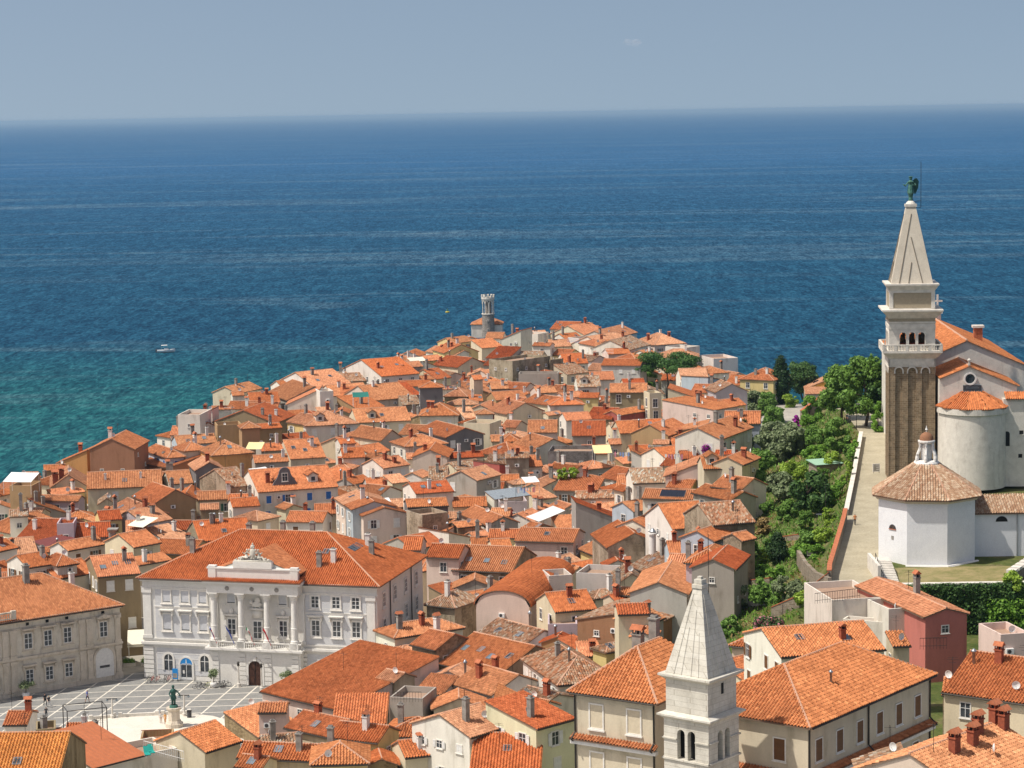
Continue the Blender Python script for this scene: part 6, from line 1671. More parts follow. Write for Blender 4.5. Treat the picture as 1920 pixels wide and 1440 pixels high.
mat_tile('tile_chapel', 0.2); plain('dome_tile', (.27, .13, .07), .9)
CHAP = chapel()

def strip(name, L, Rr, mat, lift=.06, label=None, n=6):
    """paved strip between two pixel polylines laid on the terrain"""
    rows = []
    for (a, b_) in zip(L, Rr):
        row = []
        for i in range(n + 1):
            p = on_T(a[0] + (b_[0] - a[0]) * i / n, a[1] + (b_[1] - a[1]) * i / n); row.append((p.x, p.y, T(p.x, p.y) + lift))
        rows.append(row)
    mb = MB(); mb.quadgrid(rows, mat); return tag(mb.build(name, smooth=True), label, None, None, 'structure')
# the path climbs from the lower wall to the trees; its two edges are sampled in world space along the ridge line
def path_edges():
    mb = MB(); rows = []
    for y in np.arange(293.5, 470, 2.5):
        rx, rz = ridge_at(y); le = rx - 3.4 - .9 * sst(297, 330, y) * 0; re = rx + 3.4 - 1.3 * sst(300, 345, y)
        row = [(le + (re - le) * i / 8, y, T(le + (re - le) * i / 8, y) + .07) for i in range(9)]; rows.append(row)
    mb.quadgrid(rows[::-1], 'path_cobble'); return mb.build('church_path', smooth=True)
tag(path_edges(), 'pale cobbled path climbing beside the chapel to the trees', None, None, 'structure')
def wall_run(name, pts, h, th, mat, label, cat='wall', cap=None, base_drop=3.0):
    """free-standing wall along world points (x, y); follows the ground"""
    mb = MB(); cb = MB(); P = [Vector((x, y, 0)) for x, y in pts]
    for q in range(len(P) - 1):
        a, b_ = P[q], P[q + 1]; d = (b_ - a).normalized(); n = Vector((-d.y, d.x, 0)) * th / 2
        za, zb = T(a.x, a.y) + h, T(b_.x, b_.y) + h
        if isinstance(h, (list, tuple)): pass
        lo = min(T(a.x, a.y), T(b_.x, b_.y)) - base_drop
        A = [(a - n), (a + n), (b_ + n), (b_ - n)]
        top = [Vector((A[0].x, A[0].y, za)), Vector((A[1].x, A[1].y, za)), Vector((A[2].x, A[2].y, zb)), Vector((A[3].x, A[3].y, zb))]; bot = [Vector((p.x, p.y, lo)) for p in A]
        mb.face([top[0], top[3], top[2], top[1]], mat)
        for i, j in ((0, 3), (3, 2), (2, 1), (1, 0)): mb.face([bot[i], bot[j], top[j], top[i]], mat)
        if cap:
            k = 1.25; c = [a - n * k, a + n * k, b_ + n * k, b_ - n * k]; zc = [za, za, zb, zb]
            t2 = [Vector((p.x, p.y, z + .12)) for p, z in zip(c, zc)]; b2 = [Vector((p.x, p.y, z + .002)) for p, z in zip(c, zc)]
            cb.face([t2[0], t2[3], t2[2], t2[1]], cap)
            for i, j in ((0, 3), (3, 2), (2, 1), (1, 0)): cb.face([b2[i], b2[j], t2[j], t2[i]], cap)
    r = empty(name, (pts[0][0], pts[0][1], 0), 0, label, cat); o = mb.build('wall_body', r, (-pts[0][0], -pts[0][1], 0))
    if cap: cb.build('coping', r, (-pts[0][0], -pts[0][1], 0))
    return r
edge = lambda y, k=0: (ridge_at(y)[0] - 3.55 + k, y)
wall_run('path_wall', [edge(y) for y in range(336, 402, 3)], .95, .55, 'garden_wall', 'long white topped parapet wall along the left side of the path', cap='stone_white')
wall_run('garden_wall', [edge(y) for y in (294, 298, 303, 308, 313, 318, 323, 328, 333)], 1.7, .5, 'garden_wall', 'stone garden wall with brick coping along the lower path', cap='hat_tile')
wall_run('garden_wall', [edge(294), (37, 296), (33.5, 298)], 1.5, .5, 'garden_wall', 'dark stone wall with brick coping at the lower garden corner', cap='hat_tile')
wall_run('path_wall', [(ridge_at(y)[0] + 2.3, y) for y in range(338, 402, 4)], .8, .4, 'white_plaster', 'low white wall between the path and the campanile')
pw = [on_T(u, v) for u, v in ((1497, 1060), (1512, 1085), (1530, 1103), (1556, 1115))]
wall_run('garden_wall', [(p.x, p.y) for p in pw], 2.2, .5, 'garden_wall', 'curving pale stone wall at the foot of the path', base_drop=4)
pw = [on_T(u, v) for u, v in ((1330, 1165), (1400, 1150), (1470, 1130), (1505, 1120))]
for k, (uv, lab) in enumerate((((1400, 1098), 'low brick topped terrace wall with red flowers in the garden'), ((1395, 1138), 'low pale kerb wall across the lower garden lawn'), ((1490, 1012), 'short brick topped terrace wall beside the ivy'))):
    a = on_T(uv[0] - 30, uv[1] + 4); b_ = on_T(uv[0] + 45, uv[1] - 5); wall_run('terrace_wall', [(a.x, a.y), ((a.x + b_.x) / 2, (a.y + b_.y) / 2 + .4), (b_.x, b_.y)], .7, .4, 'garden_wall' if k != 1 else 'stone_white', lab, cap='hat_tile' if k != 1 else None)
# stone wall of the upper garden by the yellow house
a = on_T(1502, 800); b_ = on_T(1548, 766); wall_run('garden_wall', [(a.x, a.y), (b_.x, b_.y)], 3.2, .5, 'garden_wall', 'sloping stone wall with orange coping by the yellow house', cap='hat_tile', base_drop=5)
# retaining walls below the chapel lawn
r = empty('retaining_wall', (55, 291, 17), 0, 'stone retaining wall below the chapel lawn', 'wall'); mb = MB(); mb.box(-7.5, 12, -.4, .4, -3, 7.3, 'garden_wall'); mb.build('wall_body', r); mb = MB(); mb.box(-7.5, 12, -.5, .5, 7.3, 7.5, 'stone_white'); mb.build('coping', r)
r = empty('bastion_wall', (66.0, 297, 20), R(62), 'weathered stone bastion wall right of the chapel lawn', 'wall'); mb = MB(); mb.box(-6, 6.5, -.45, .45, -4, 5.4, 'garden_wall'); mb.build('wall_body', r)
for i in range(6): mb = MB(); mb.box(-5.5 + i * 2, -4 + i * 2, -.6, .6, 5.4, 5.75, 'stone_white'); mb.build('coping_stone', r)
lw = MB(); lw.quadgrid([[(48 + i * 2.2, y, T(48 + i * 2.2, y) + .05) for i in range(9)] for y in (302.5, 299, 296, 293, 291.5)], 'lawn_dry'); tag(lw.build('chapel_lawn', smooth=True), 'dry lawn in front of the chapel', None, None, 'structure')
# steps between path and chapel lawn
r = empty('stone_steps', (48.3, 300, 24), 0, 'flight of pale stone steps between path and chapel', 'steps')
for i in range(13): mb = MB(); mb.box(-1.15, 1.15, -6.2 + i * .5, -6.2 + (i + 1) * .5, -.6, .16 + i * .125, 'stone_white'); mb.build('step', r)
mb = MB(); mb.box(-1.15, 1.15, .301, 2.6, -.6, 1.68, 'stone_white'); mb.build('landing', r)
mb = MB(); mb.box(-1.6, -1.2, -6.2, 2.6, -.6, 2.3, 'stone_white'); mb.build('side_wall', r)
mb = MB(); mb.tube([(-.9, -6.2, 1.1), (-.9, .3, 2.7)], .04, 'dark_metal')
for i in range(5): mb.tube([(-.9, -6.1 + i * 1.58, .1 + i * .38), (-.9, -6.1 + i * 1.58, 1.1 + i * .39)], .035, 'dark_metal')
mb.build('handrail', r)
# green shed roof, benches, posts in the garden
p = on_T(1546, 890); r = empty('garden_shed', p, R(20), 'small stone shed with a mint green sheet roof in the garden', 'shed'); mb = MB(); mb.box(-2.2, 2.2, -1.5, 1.5, -2, 2.0, 'garden_wall'); mb.build('wall', r); mb = MB(); mb.face([(-2.6, -1.9, 2.05), (2.6, -1.9, 2.05), (2.6, 1.9, 2.5), (-2.6, 1.9, 2.5)], 'mint'); mb.face([(-2.6, 1.9, 2.42), (2.6, 1.9, 2.42), (2.6, -1.9, 1.97), (-2.6, -1.9, 1.97)], 'mint'); mb.build('roof', r)

# lamp, notice board and slender poles along the path and in the garden
def pole(u, v, vt, label, arm=True, name='path_lamp', cat='street lamp'):
    p = on_T(u, v); H = (v - vt) / (FPX / (p - CAM).length); r = empty(name, p, 0, label, cat); mb = MB(); mb.tube([(0, 0, -.5), (0, 0, H)], .06, 'dark_metal', 6, .04); mb.build('post', r)
    if arm: mb = MB(); mb.box(-.1, .7, -.12, .12, H, H + .12, 'zinc'); mb.build('lamp_head', r)
pole(1606, 806, 758, 'slim street lamp at the top of the path'); pole(1556, 955, 880, 'tall dark garden pole left of the path wall, upper', False, 'garden_pole', 'pole'); pole(1548, 985, 905, 'dark garden pole beside the big dark tree', False, 'garden_pole', 'pole'); pole(1532, 1010, 965, 'short garden pole with a lamp near the lower wall', True, 'garden_pole', 'pole'); pole(1575, 895, 840, 'thin garden pole below the upper path wall', False, 'garden_pole', 'pole')
p = on_T(1643, 888); r = empty('notice_board', p, R(15), 'small white notice board standing on the path beside the campanile', 'sign'); mb = MB(); mb.box(-.6, .6, -.04, .04, .3, 1.6, 'white_metal')
for i in range(6): mb.box(-.5, -.05 if i % 2 else .45, -.05, -.041, .45 + i * .18, .55 + i * .18, 'concrete')
mb.build('panel', r)
for sx in (-.5, .5): mb = MB(); mb.tube([(sx, 0, 0), (sx, 0, .3)], .03, 'dark_metal'); mb.build('leg', r)
p = on_T(1524, 1047); r = empty('garden_bench', p, R(5), 'grey wooden bench beside the ivy in the lower garden', 'bench')
for i in range(3): mb = MB(); mb.box(-.8, .8, -.2 + i * .15, -.08 + i * .15, .42, .46, 'concrete'); mb.build('seat_slat', r); mb = MB(); mb.box(-.8, .8, .26, .3, .55 + i * .16, .66 + i * .16, 'concrete'); mb.build('back_slat', r)
for sx in (-.7, .7): mb = MB(); mb.box(sx - .04, sx + .04, -.2, .3, 0, .42, 'dark_metal'); mb.build('leg', r)
# dark steel pergola frame on the roofs in front of the square
m_ = on_T(160, 1360, 9.0); A, B, Cq = at_z(118, 1352, m_.z), at_z(192, 1352, m_.z), at_z(145, 1364, m_.z); r = empty('steel_pergola', m_, R(20), 'bare black steel pergola frame on a roof in front of the square', 'pergola')
for x in (-2.4, 2.4):
    for y in (-1.6, 1.6): mb = MB(); mb.tube([(x, y, -3), (x, y, 2.4)], .06, 'dark_metal', 5); mb.build('post', r)
for a, b_ in (((-2.4, -1.6), (2.4, -1.6)), ((2.4, -1.6), (2.4, 1.6)), ((2.4, 1.6), (-2.4, 1.6)), ((-2.4, 1.6), (-2.4, -1.6))): mb = MB(); mb.tube([(*a, 2.4), (*b_, 2.4)], .05, 'dark_metal', 5); mb.build('beam', r)
# ---------------------------------------------------------------- plants
def mat_leaf(name, c0, c1, c2=None, f2=.0):
    b = NB(name); g = b.add('ShaderNodeNewGeometry'); ri = g.outputs['Random Per Island']; n = b.noise(g.outputs['Position'], .9, 3)
    t = b.math('ADD', b.math('MULTIPLY', ri, .6), b.math('MULTIPLY', n, .4))
    c = b.ramp(t, [(.2, c0), (.75, c1)])
    if c2: c = b.mix(b.math('GREATER_THAN', ri, 1 - f2), c, c2)
    b.base(c); b.rough(.55); b.spec(.25)
    tr = b.add('ShaderNodeBsdfTranslucent'); b.link(c, tr.inputs[0]); mx = b.add('ShaderNodeMixShader'); mx.inputs[0].default_value = .3
    out = [q for q in b.n if q.type == 'OUTPUT_MATERIAL'][0]; b.link(b.b.outputs[0], mx.inputs[1]); b.link(tr.outputs[0], mx.inputs[2]); b.link(mx.outputs[0], out.inputs[0])
mat_leaf('leaf_green', (0.077, 0.166, 0.026), (0.198, 0.346, 0.064)); mat_leaf('leaf_dark', (0.038, 0.096, 0.026), (0.102, 0.192, 0.046)); mat_leaf('leaf_olive', (0.134, 0.186, 0.083), (0.275, 0.333, 0.173))
mat_leaf('leaf_cypress', (0.016, 0.045, 0.014), (0.042, 0.09, 0.024)); mat_leaf('leaf_lime', (0.166, 0.282, 0.032), (0.346, 0.486, 0.064)); mat_leaf('leaf_vine', (0.096, 0.218, 0.026), (0.218, 0.397, 0.051))
mat_leaf('leaf_magenta', (.33, .02, .30), (.52, .05, .46), (.06, .13, .02), .22); mat_leaf('leaf_oleander', (.05, .10, .03), (.11, .17, .06), (.62, .25, .30), .3); mat_leaf('leaf_dry', (.22, .15, .05), (.40, .29, .12))
mat_leaf('leaf_red', (.05, .11, .02), (.10, .17, .03), (.55, .02, .03), .4); mat_leaf('leaf_pine', (0.035, 0.1, 0.02), (0.09, 0.19, 0.04))
plain('bark', (.09, .065, .045), .95, var=.35, scale=6)
def leaf_cloud(blobs, n, size, g, spread=.32):
    """n small leaf faces spread through ellipsoid blobs [(cx,cy,cz,rx,ry,rz)], denser near the surface"""
    B = np.array(blobs); wgt = (B[:, 3] * B[:, 4] + B[:, 3] * B[:, 5] + B[:, 4] * B[:, 5]); k = g.choice(len(B), n, p=wgt / wgt.sum())
    d = g.normal(size=(n, 3)); d /= np.linalg.norm(d, axis=1)[:, None]
    rad = 1 - np.abs(g.normal(0, spread, n)).clip(0, .95) + np.abs(g.normal(0, .16, n))
    c = B[k, :3] + d * B[k, 3:] * rad[:, None]
    nrm = d + g.normal(0, .55, (n, 3)) + np.array([0, 0, .35]); nrm /= np.linalg.norm(nrm, axis=1)[:, None]
    t = np.cross(nrm, g.normal(size=(n, 3))); t /= np.linalg.norm(t, axis=1)[:, None] + 1e-9; b_ = np.cross(nrm, t)
    s_ = size * g.uniform(.6, 1.35, n)[:, None]
    V = np.stack([c - t * s_ - b_ * s_ * .55, c + t * s_ * .2 - b_ * s_ * .75, c + t * s_ + b_ * s_ * .5, c - t * s_ * .3 + b_ * s_ * .75], 1).reshape(-1, 3)
    return V, np.arange(n * 4).reshape(n, 4)
PLANTS = []
def plant(u, v, vt, hw, typ, h_off=0.0, label=None, root_z=None):
    if root_z is None: p = on_T(u, v, h_off); z0 = p.z
    else: p = at_z(u, v, root_z); z0 = root_z
    px = FPX / (p - CAM).length; H = max(.8, (v - vt) / px) * 1.12; W = hw / px * 1.2; g = np.random.default_rng(int(u * 7 + v * 13))
    mat = {'d': 'leaf_green', 'k': 'leaf_dark', 'o': 'leaf_olive', 'c': 'leaf_cypress', 'l': 'leaf_lime', 'v': 'leaf_vine', 'm': 'leaf_magenta', 'r': 'leaf_oleander', 'y': 'leaf_dry', 'f': 'leaf_red', 'p': 'leaf_pine'}[typ]
    word = {'d': ('broadleaf_tree', 'tree'), 'k': ('dark_tree', 'tree'), 'o': ('olive_tree', 'tree'), 'c': ('cypress', 'tree'), 'l': ('lime_shrub', 'shrub'), 'v': ('climbing_vine', 'vine'), 'm': ('bougainvillea', 'shrub'), 'r': ('oleander', 'shrub'), 'y': ('dry_bush', 'bush'), 'f': ('flower_bush', 'bush'), 'p': ('umbrella_pine', 'tree')}[typ]
    if typ in 'dko' and H < 4.2: word = ({'d': 'green_bush', 'k': 'dark_bush', 'o': 'silver_bush'}[typ], 'bush')
    r = empty(word[0], (p.x, p.y, z0 - .1), g.uniform(0, 6))
    blobs = []; tree = word[1] == 'tree'
    if typ == 'c':
        for i in range(7): t = (i + .5) / 7; blobs.append((g.normal(0, .08 * W), g.normal(0, .08 * W), H * (.06 + .9 * t), W * (.95 - .75 * abs(t - .38) ** 1.3 * 1.6), W * (.95 - .75 * abs(t - .38) ** 1.3 * 1.6), H * .13))
    elif typ == 'p':
        for i in range(13): a = g.uniform(0, 6.28); q = W * math.sqrt(g.uniform(0, .75)); blobs.append((q * math.cos(a), q * math.sin(a), H * (.80 + g.uniform(-.1, .1) - .12 * (q / W) ** 2), W * g.uniform(.25, .4), W * g.uniform(.25, .4), H * g.uniform(.06, .1)))
    else:
        lo = .22 if tree else .05; nb = 30 if tree else 20
        for i in range(nb):
            a = g.uniform(0, 6.28); t = g.uniform(0, 1); zz = H * (lo + (.93 - lo) * t); env = math.sin(math.pi * min(1, .15 + .80 * t)) ** .6
            q = W * .82 * env * math.sqrt(g.uniform(.05, 1)); rr = W * g.uniform(.14, .34) * (.75 + .25 * env); blobs.append((q * math.cos(a), q * math.sin(a), min(zz, H - rr * .55), rr, rr, rr * g.uniform(.7, .95)))
    area = 4 * W * H + W * W * 3; n = int(min(9000, max(500, area * (95 if typ not in 'co' else 110)))); size = .17 if typ not in 'co' else .13
    if area > 250: size = .24
    if n >= 9000: size = .26
    V, F_ = leaf_cloud(blobs, n, size, g, .42); add('crown', np_mesh('crown', V, F_, [mat]), r)
    if H > 1.8:
        mb = MB(); top = H * (.7 if tree else .5); R0 = min(.35, .03 + H * .022)
        pts = [(0, 0, -.6)]; x = y = 0
        for i in range(1, 5): x += g.normal(0, .05 * W); y += g.normal(0, .05 * W); pts.append((x, y, top * i / 4))
        mb.tube(pts, R0, 'bark', 7, R0 * .35)
        if typ != 'c':
            for b_ in blobs[:7]:
                s_ = pts[2 if b_[2] < H * .6 else 3]; mb.tube([s_, ((s_[0] + b_[0]) / 2, (s_[1] + b_[1]) / 2, (s_[2] + b_[2]) / 2 + .1 * H * .3), b_[:3]], R0 * .45, 'bark', 5, R0 * .12)
        mb.build('trunk' if tree else 'stem', r)
    r['category'] = word[1]
    PLANTS.append((r, typ, (u, (v + vt) / 2), (H, W), word, label)); return r
for s_ in '''1505 745 685 34 k|dark tree behind the yellow house at the top of the garden
1578 792 692 42 d|leafy tree left of three at the top of the path
1622 800 672 46 d|tallest leafy tree at the top of the path
1662 800 690 36 k|dark leafy tree touching the campanile's left edge
1463 757 677 17 c|tall dark cypress beside the ochre yellow house
1646 810 757 15 v|rounded green climber left of the campanile foot
1385 777 738 22 o|
1415 778 738 26 o|
1440 780 738 18 d|
1482 764 741 15 l|yellow green shrub left of the yellow house
1518 797 748 22 v|green vine hanging over the wall below the yellow house
1497 800 780 11 m|magenta bougainvillea by the upper garden wall
1326 860 836 19 m 7|magenta bougainvillea among the roofs
1448 802 765 22 d|
1398 868 795 13 c|slim cypress at the town edge of the garden
1371 860 817 16 k|
1450 852 797 28 o|
1488 855 800 30 o|
1462 866 815 30 o|
1530 847 803 22 d|
1568 852 790 26 d|tree beside the upper path wall
1530 880 835 24 v|
1560 882 850 20 l|
1420 907 850 30 d|
1397 892 855 22 d|
1480 907 862 26 l|
1520 974 890 36 k|big dark round tree in the middle of the garden
1460 942 893 28 o|
1415 927 885 24 d|
1400 937 915 14 l|
1380 937 916 16 k|
1475 977 942 22 d|
1432 1005 974 16 y|dry straw coloured bush beside the mottled roof
1512 1002 962 18 d|
1515 1028 990 24 d|
1545 1018 985 18 l|
1459 1056 1002 18 c|dark conical cypress in the lower garden
1406 1052 1012 26 d|small round tree on the lower lawn beside the lavender house
1505 1052 1022 22 v|
1532 1048 1022 16 v|
1434 1056 1030 11 l|
1602 852 826 9 v|
1596 872 840 10 v|
1588 902 866 12 l|
1576 930 896 12 v|
1564 950 912 14 v|
1556 988 950 14 l|
1550 960 925 14 d|
1385 1087 1060 22 d|
1420 1083 1060 24 v|
1457 1083 1062 18 v|
1330 1100 1066 18 l|
1354 1102 1070 16 l|
1372 1152 1088 32 o|gnarled silver olive tree right of the white spire
1430 1137 1085 28 d|
1476 1127 1083 26 o|
1458 1133 1090 20 d|
1511 1134 1108 18 l|
1270 1168 1113 24 o|olive tree left of the white spire
1235 1203 1172 18 k|dark clipped bush nearest the rust stained gable
1264 1208 1172 18 k|dark clipped bush left of the white spire
1370 1193 1155 16 d|
1442 1190 1150 24 r|pink flowering oleander bush right of the white spire
1378 1097 1080 9 f|bush with red flowers above the olive tree
1402 1086 1070 7 f|small bush with red flowers on the terrace wall
1250 752 664 50 p|broad umbrella pine among the upper right roofs
1214 745 678 18 d|small tree at the left foot of the umbrella pine
1862 1236 1200 20 l|bright green bush at the right edge below the chapel
1902 1120 1075 22 l|
1885 1150 1110 20 v|
1540 905 878 16 d|
1500 935 905 18 d|
1440 965 940 14 d|
1445 1030 1005 14 d|
1550 875 850 14 d|
1590 858 835 11 d|'''.splitlines():
    a, _, lab = s_.partition('|'); q = a.split(); plant(float(q[0]), float(q[1]), float(q[2]), float(q[3]), q[4], float(q[5]) if len(q) > 5 else 0, lab or None)
# ivy on the retaining wall and clipped hedge along the chapel lawn
def sheet_leaves(name, x0, x1, y, z0, z1, n, mat, label, th=.5, cat='ivy'):
    g = np.random.default_rng(int(x0 * 10)); r = empty(name, ((x0 + x1) / 2, y, z0), 0, label, cat); L = (x1 - x0) / 2
    bl = [(-L + .6 + i * 1.1, -.15 + g.uniform(-.2, .2), .4 + k * .9, 1.0, th, .8) for i in range(int(2 * L / 1.1)) for k in range(max(1, int((z1 - z0) / .9)))]
    V, F_ = leaf_cloud(bl, n, .17, g, .4); V[:, 2] = np.minimum(V[:, 2], z1 - z0 + .15); add('foliage', np_mesh('foliage', V, F_, [mat]), r); mb = MB()
    for i in range(5): mb.tube([(-L * .8 + i * L * .4, -.1, 0), (-L * .7 + i * L * .38, -.1, (z1 - z0) * .8)], .05, 'bark', 5)
    mb.build('stem', r)
sheet_leaves('ivy', 50, 66, 290.1, 18.2, 24.5, 16000, 'leaf_dark', 'dark green ivy covering the retaining wall below the chapel')
sheet_leaves('trailing_plant', 60, 67, 289.5, 18.0, 22.5, 3000, 'leaf_vine', 'light green trailing plant on the right of the ivy wall', .7)
# rough ground cover and grass
g = np.random.default_rng(5); pts = []
while len(pts) < 26000:
    X = g.uniform(15, 66, 4000); Y = g.uniform(240, 450, 4000)
    for x, y in zip(X, Y):
        rx, _ = ridge_at(y)
        if garden(x, y) and (x < rx - 4.2) and T(x, y) > 5: pts.append((x, y, T(x, y)))
P_ = np.array(pts[:26000]); n = len(P_); cl = np.sin(P_[:, 0] * .35) * np.cos(P_[:, 1] * .22) + g.normal(0, .5, n)
d = g.normal(size=(n, 3)); d[:, 2] = np.abs(d[:, 2]) + .6; d /= np.linalg.norm(d, axis=1)[:, None]; t = np.cross(d, g.normal(size=(n, 3))); t /= np.linalg.norm(t, axis=1)[:, None]; sz = g.uniform(.1, .28, n)[:, None]
b0 = P_ - t * sz * .5; V = np.stack([b0, P_ + t * sz * .5, P_ + d * sz * 2.2 + t * sz * .35, P_ + d * sz * 2.4 - t * sz * .3], 1).reshape(-1, 3)
tag(add('ground_cover', np_mesh('ground_cover', V, np.arange(4 * n).reshape(n, 4), ['leaf_vine', 'leaf_dry', 'leaf_green'], np.where(cl > .75, 1, np.where(cl < -.1, 2, 0)))), 'rough grass and weeds on the garden slope', 'grass', None, 'stuff')

# ---------------------------------------------------------------- the square
def square():
    c = lambda u, v: at_z(u, v, 2.0)
    poly = [c(-60, 1345), c(40, 1300), c(110, 1286), c(230, 1268), c(300, 1252), c(560, 1300), c(560, 1400), c(430, 1425), c(250, 1440), c(-60, 1440)]
    mb = MB(); mb.face([(p.x, p.y, 2.06) for p in poly][::-1], 'square_grey'); r = mb.build('square_paving'); tag(r, 'grey stone square with a grid of pale lines', None, None, 'structure')
    P2 = [(p.x, p.y) for p in poly]; a = R(4); ca, sa = math.cos(a), math.sin(a)
    def clip(p, d):
        ts = []
        for (x1, y1), (x2, y2) in zip(P2, P2[1:] + P2[:1]):
            ex, ey = x2 - x1, y2 - y1; den = d[0] * ey - d[1] * ex
            if abs(den) < 1e-9: continue
            t = ((x1 - p[0]) * ey - (y1 - p[1]) * ex) / den; s_ = ((x1 - p[0]) * d[1] - (y1 - p[1]) * d[0]) / den
            if 0 <= s_ <= 1: ts.append(t)
        return (min(ts), max(ts)) if len(ts) >= 2 else None
    o = c(250, 1330)
    for fam, (dx, dy) in enumerate(((ca, sa), (math.cos(a + R(76)), math.sin(a + R(76))))):
        nx, ny = -dy, dx
        for k in range(-9, 10):
            p = (o.x + nx * k * 3.5, o.y + ny * k * 3.5); tt = clip(p, (dx, dy))
            if not tt: continue
            w_ = .12; z = 2.065 + .004 * fam; q = [(p[0] + dx * t + nx * s_ * w_, p[1] + dy * t + ny * s_ * w_, z) for t, s_ in ((tt[0], -1), (tt[1], -1), (tt[1], 1), (tt[0], 1))]
            m2 = MB(); m2.face(q, 'square_white'); m2.build('paving_line', r)
    # raised pale oval, its kerb curving across the square
    K = [c(118, 1366), c(165, 1352), c(220, 1347), c(300, 1343), c(360, 1340), c(400, 1345), c(450, 1360)]; S2 = [c(450, 1460), c(118, 1460)]
    mb = MB(); mb.face([(p.x, p.y, 2.2) for p in K + S2][::-1], 'square_white')
    for p, q in zip(K, K[1:]): mb.face([(q.x, q.y, 2.0), (p.x, p.y, 2.0), (p.x, p.y, 2.2), (q.x, q.y, 2.2)], 'square_white')
    tag(mb.build('oval_paving'), 'raised pale stone oval in the middle of the square', None, None, 'structure')
    for i, (p, q) in enumerate(zip(K[1:4], K[2:5])):
        r2 = empty('kerb_bench', ((p.x + q.x) / 2, (p.y + q.y) / 2, 2.2), math.atan2(q.y - p.y, q.x - p.x), ('low pale kerb wall left on the oval', 'low pale kerb wall beside the statue', 'low pale kerb wall right behind the statue')[i], 'kerb'); L = (q - p).length / 2 - .4; m2 = MB(); m2.box(-L, L, -.2, .2, 0, .42, 'stone_white'); m2.build('block', r2)
        for e in (-L, L): m2 = MB(); m2.box(e - .25, e + .25, -.27, .27, 0, .6, 'stone_white'); m2.build('end_block', r2)
square()
def statue():
    p = at_z(327, 1362, 2.2); px = FPX / (p - CAM).length; r = empty('statue_pedestal', (p.x, p.y, 2.2), R(10), 'carved grey stone pedestal under the bronze violinist on the square', 'pedestal')
    oc = lambda q: [(q * math.cos(math.pi / 8 + k * math.pi / 4), q * math.sin(math.pi / 8 + k * math.pi / 4)) for k in range(8)]
    mb = MB(); mb.prism(oc(1.3), 0, .5, 'court_trim'); mb.prism(oc(1.15), .5, .9, 'court_trim', .8); mb.prism(oc(.85), .9, 2.3, 'court_trim'); mb.prism(oc(.9), 2.3, 2.55, 'court_trim', 1.2); mb.prism(oc(1.05), 2.55, 2.7, 'court_trim'); mb.build('stone_block', r)
    mb = MB(); mb.lathe([(.62, 2.7), (.55, 3.0), (.45, 3.05)], 'bronze', 12); mb.build('plinth', r)
    g = 3.0; mb = MB()
    for s_ in (-.14, .14): mb.tube([(s_ * 1.2, 0, g), (s_ * 1.1, -.03, g + .6), (s_, 0, g + 1.25)], .12, 'bronze_dark', 8, .17)
    mb.lathe([(.42, g + .85), (.36, g + 1.2), (.3, g + 1.5), (.4, g + 1.95), (.36, g + 2.15), (.14, g + 2.3), (.1, g + 2.4)], 'bronze_dark', 12); mb.lathe([(.1, g + 2.36), (.19, g + 2.5), (.2, g + 2.65), (.12, g + 2.78), (0, g + 2.8)], 'bronze_dark', 10)
    mb.tube([(-.34, 0, g + 2.05), (-.55, -.1, g + 1.6), (-.45, -.35, g + 1.35)], .11, 'bronze_dark', 6, .08); mb.tube([(.34, 0, g + 2.05), (.65, -.1, g + 1.75), (.9, -.25, g + 1.45)], .11, 'bronze_dark', 6, .07); mb.tube([(.9, -.25, g + 1.45), (1.0, -.4, g + .9)], .03, 'bronze_dark', 5)
    mb.tube([(-.45, -.35, g + 1.35), (-.2, -.4, g + 1.5)], .09, 'bronze_dark', 6)
    o = mb.build('bronze_statue', None, (p.x, p.y, 2.2), R(10)); tag(o, 'dark green bronze statue of a violinist on the square', 'statue')
statue()
def lamp(u, v, vt, label, two=True):
    p = at_z(u, v, 2.06); H = (v - vt) / (FPX / (p - CAM).length); r = empty('street_lamp', p, 0, label, 'street lamp', 'street lamps on the square'); mb = MB(); mb.lathe([(.3, 0), (.3, .5), (.18, .6), (.13, .8), (.1, H)], 'stone_white', 8); mb.build('post', r)
    if two:
        mb = MB(); mb.box(-.75, .75, -.06, .06, H - .1, H, 'dark_metal'); mb.build('arm', r)
        for s_ in (-.65, .65): mb = MB(); mb.lathe([(.12, H - .35), (.2, H - .2), (.05, H - .1)], 'glass_light', 8, s_); mb.build('lamp_head', r)
    else: mb = MB(); mb.lathe([(.05, H), (.2, H + .1), (.16, H + .45), (.25, H + .5), (0, H + .75)], 'dark_metal', 6); mb.build('lantern', r)
lamp(211, 1348, 1310, 'twin armed street lamp left of the statue'); lamp(346, 1344, 1303, 'twin armed street lamp right of the statue'); lamp(448, 1288, 1249, 'single lantern lamp left of the town hall door', False); lamp(491, 1295, 1252, 'single lantern lamp right of the town hall door', False)
p = at_z(355, 1345, 2.2); r = empty('litter_bin', p, 0, 'black litter bin beside the right lamp on the square', 'bin'); mb = MB(); mb.lathe([(.32, 0), (.34, .9), (.0, .95)], 'ac_dark', 12); mb.build('body', r); mb = MB(); mb.lathe([(.37, .88), (.37, .96), (.2, .97)], 'dark_metal', 12); mb.build('rim', r)
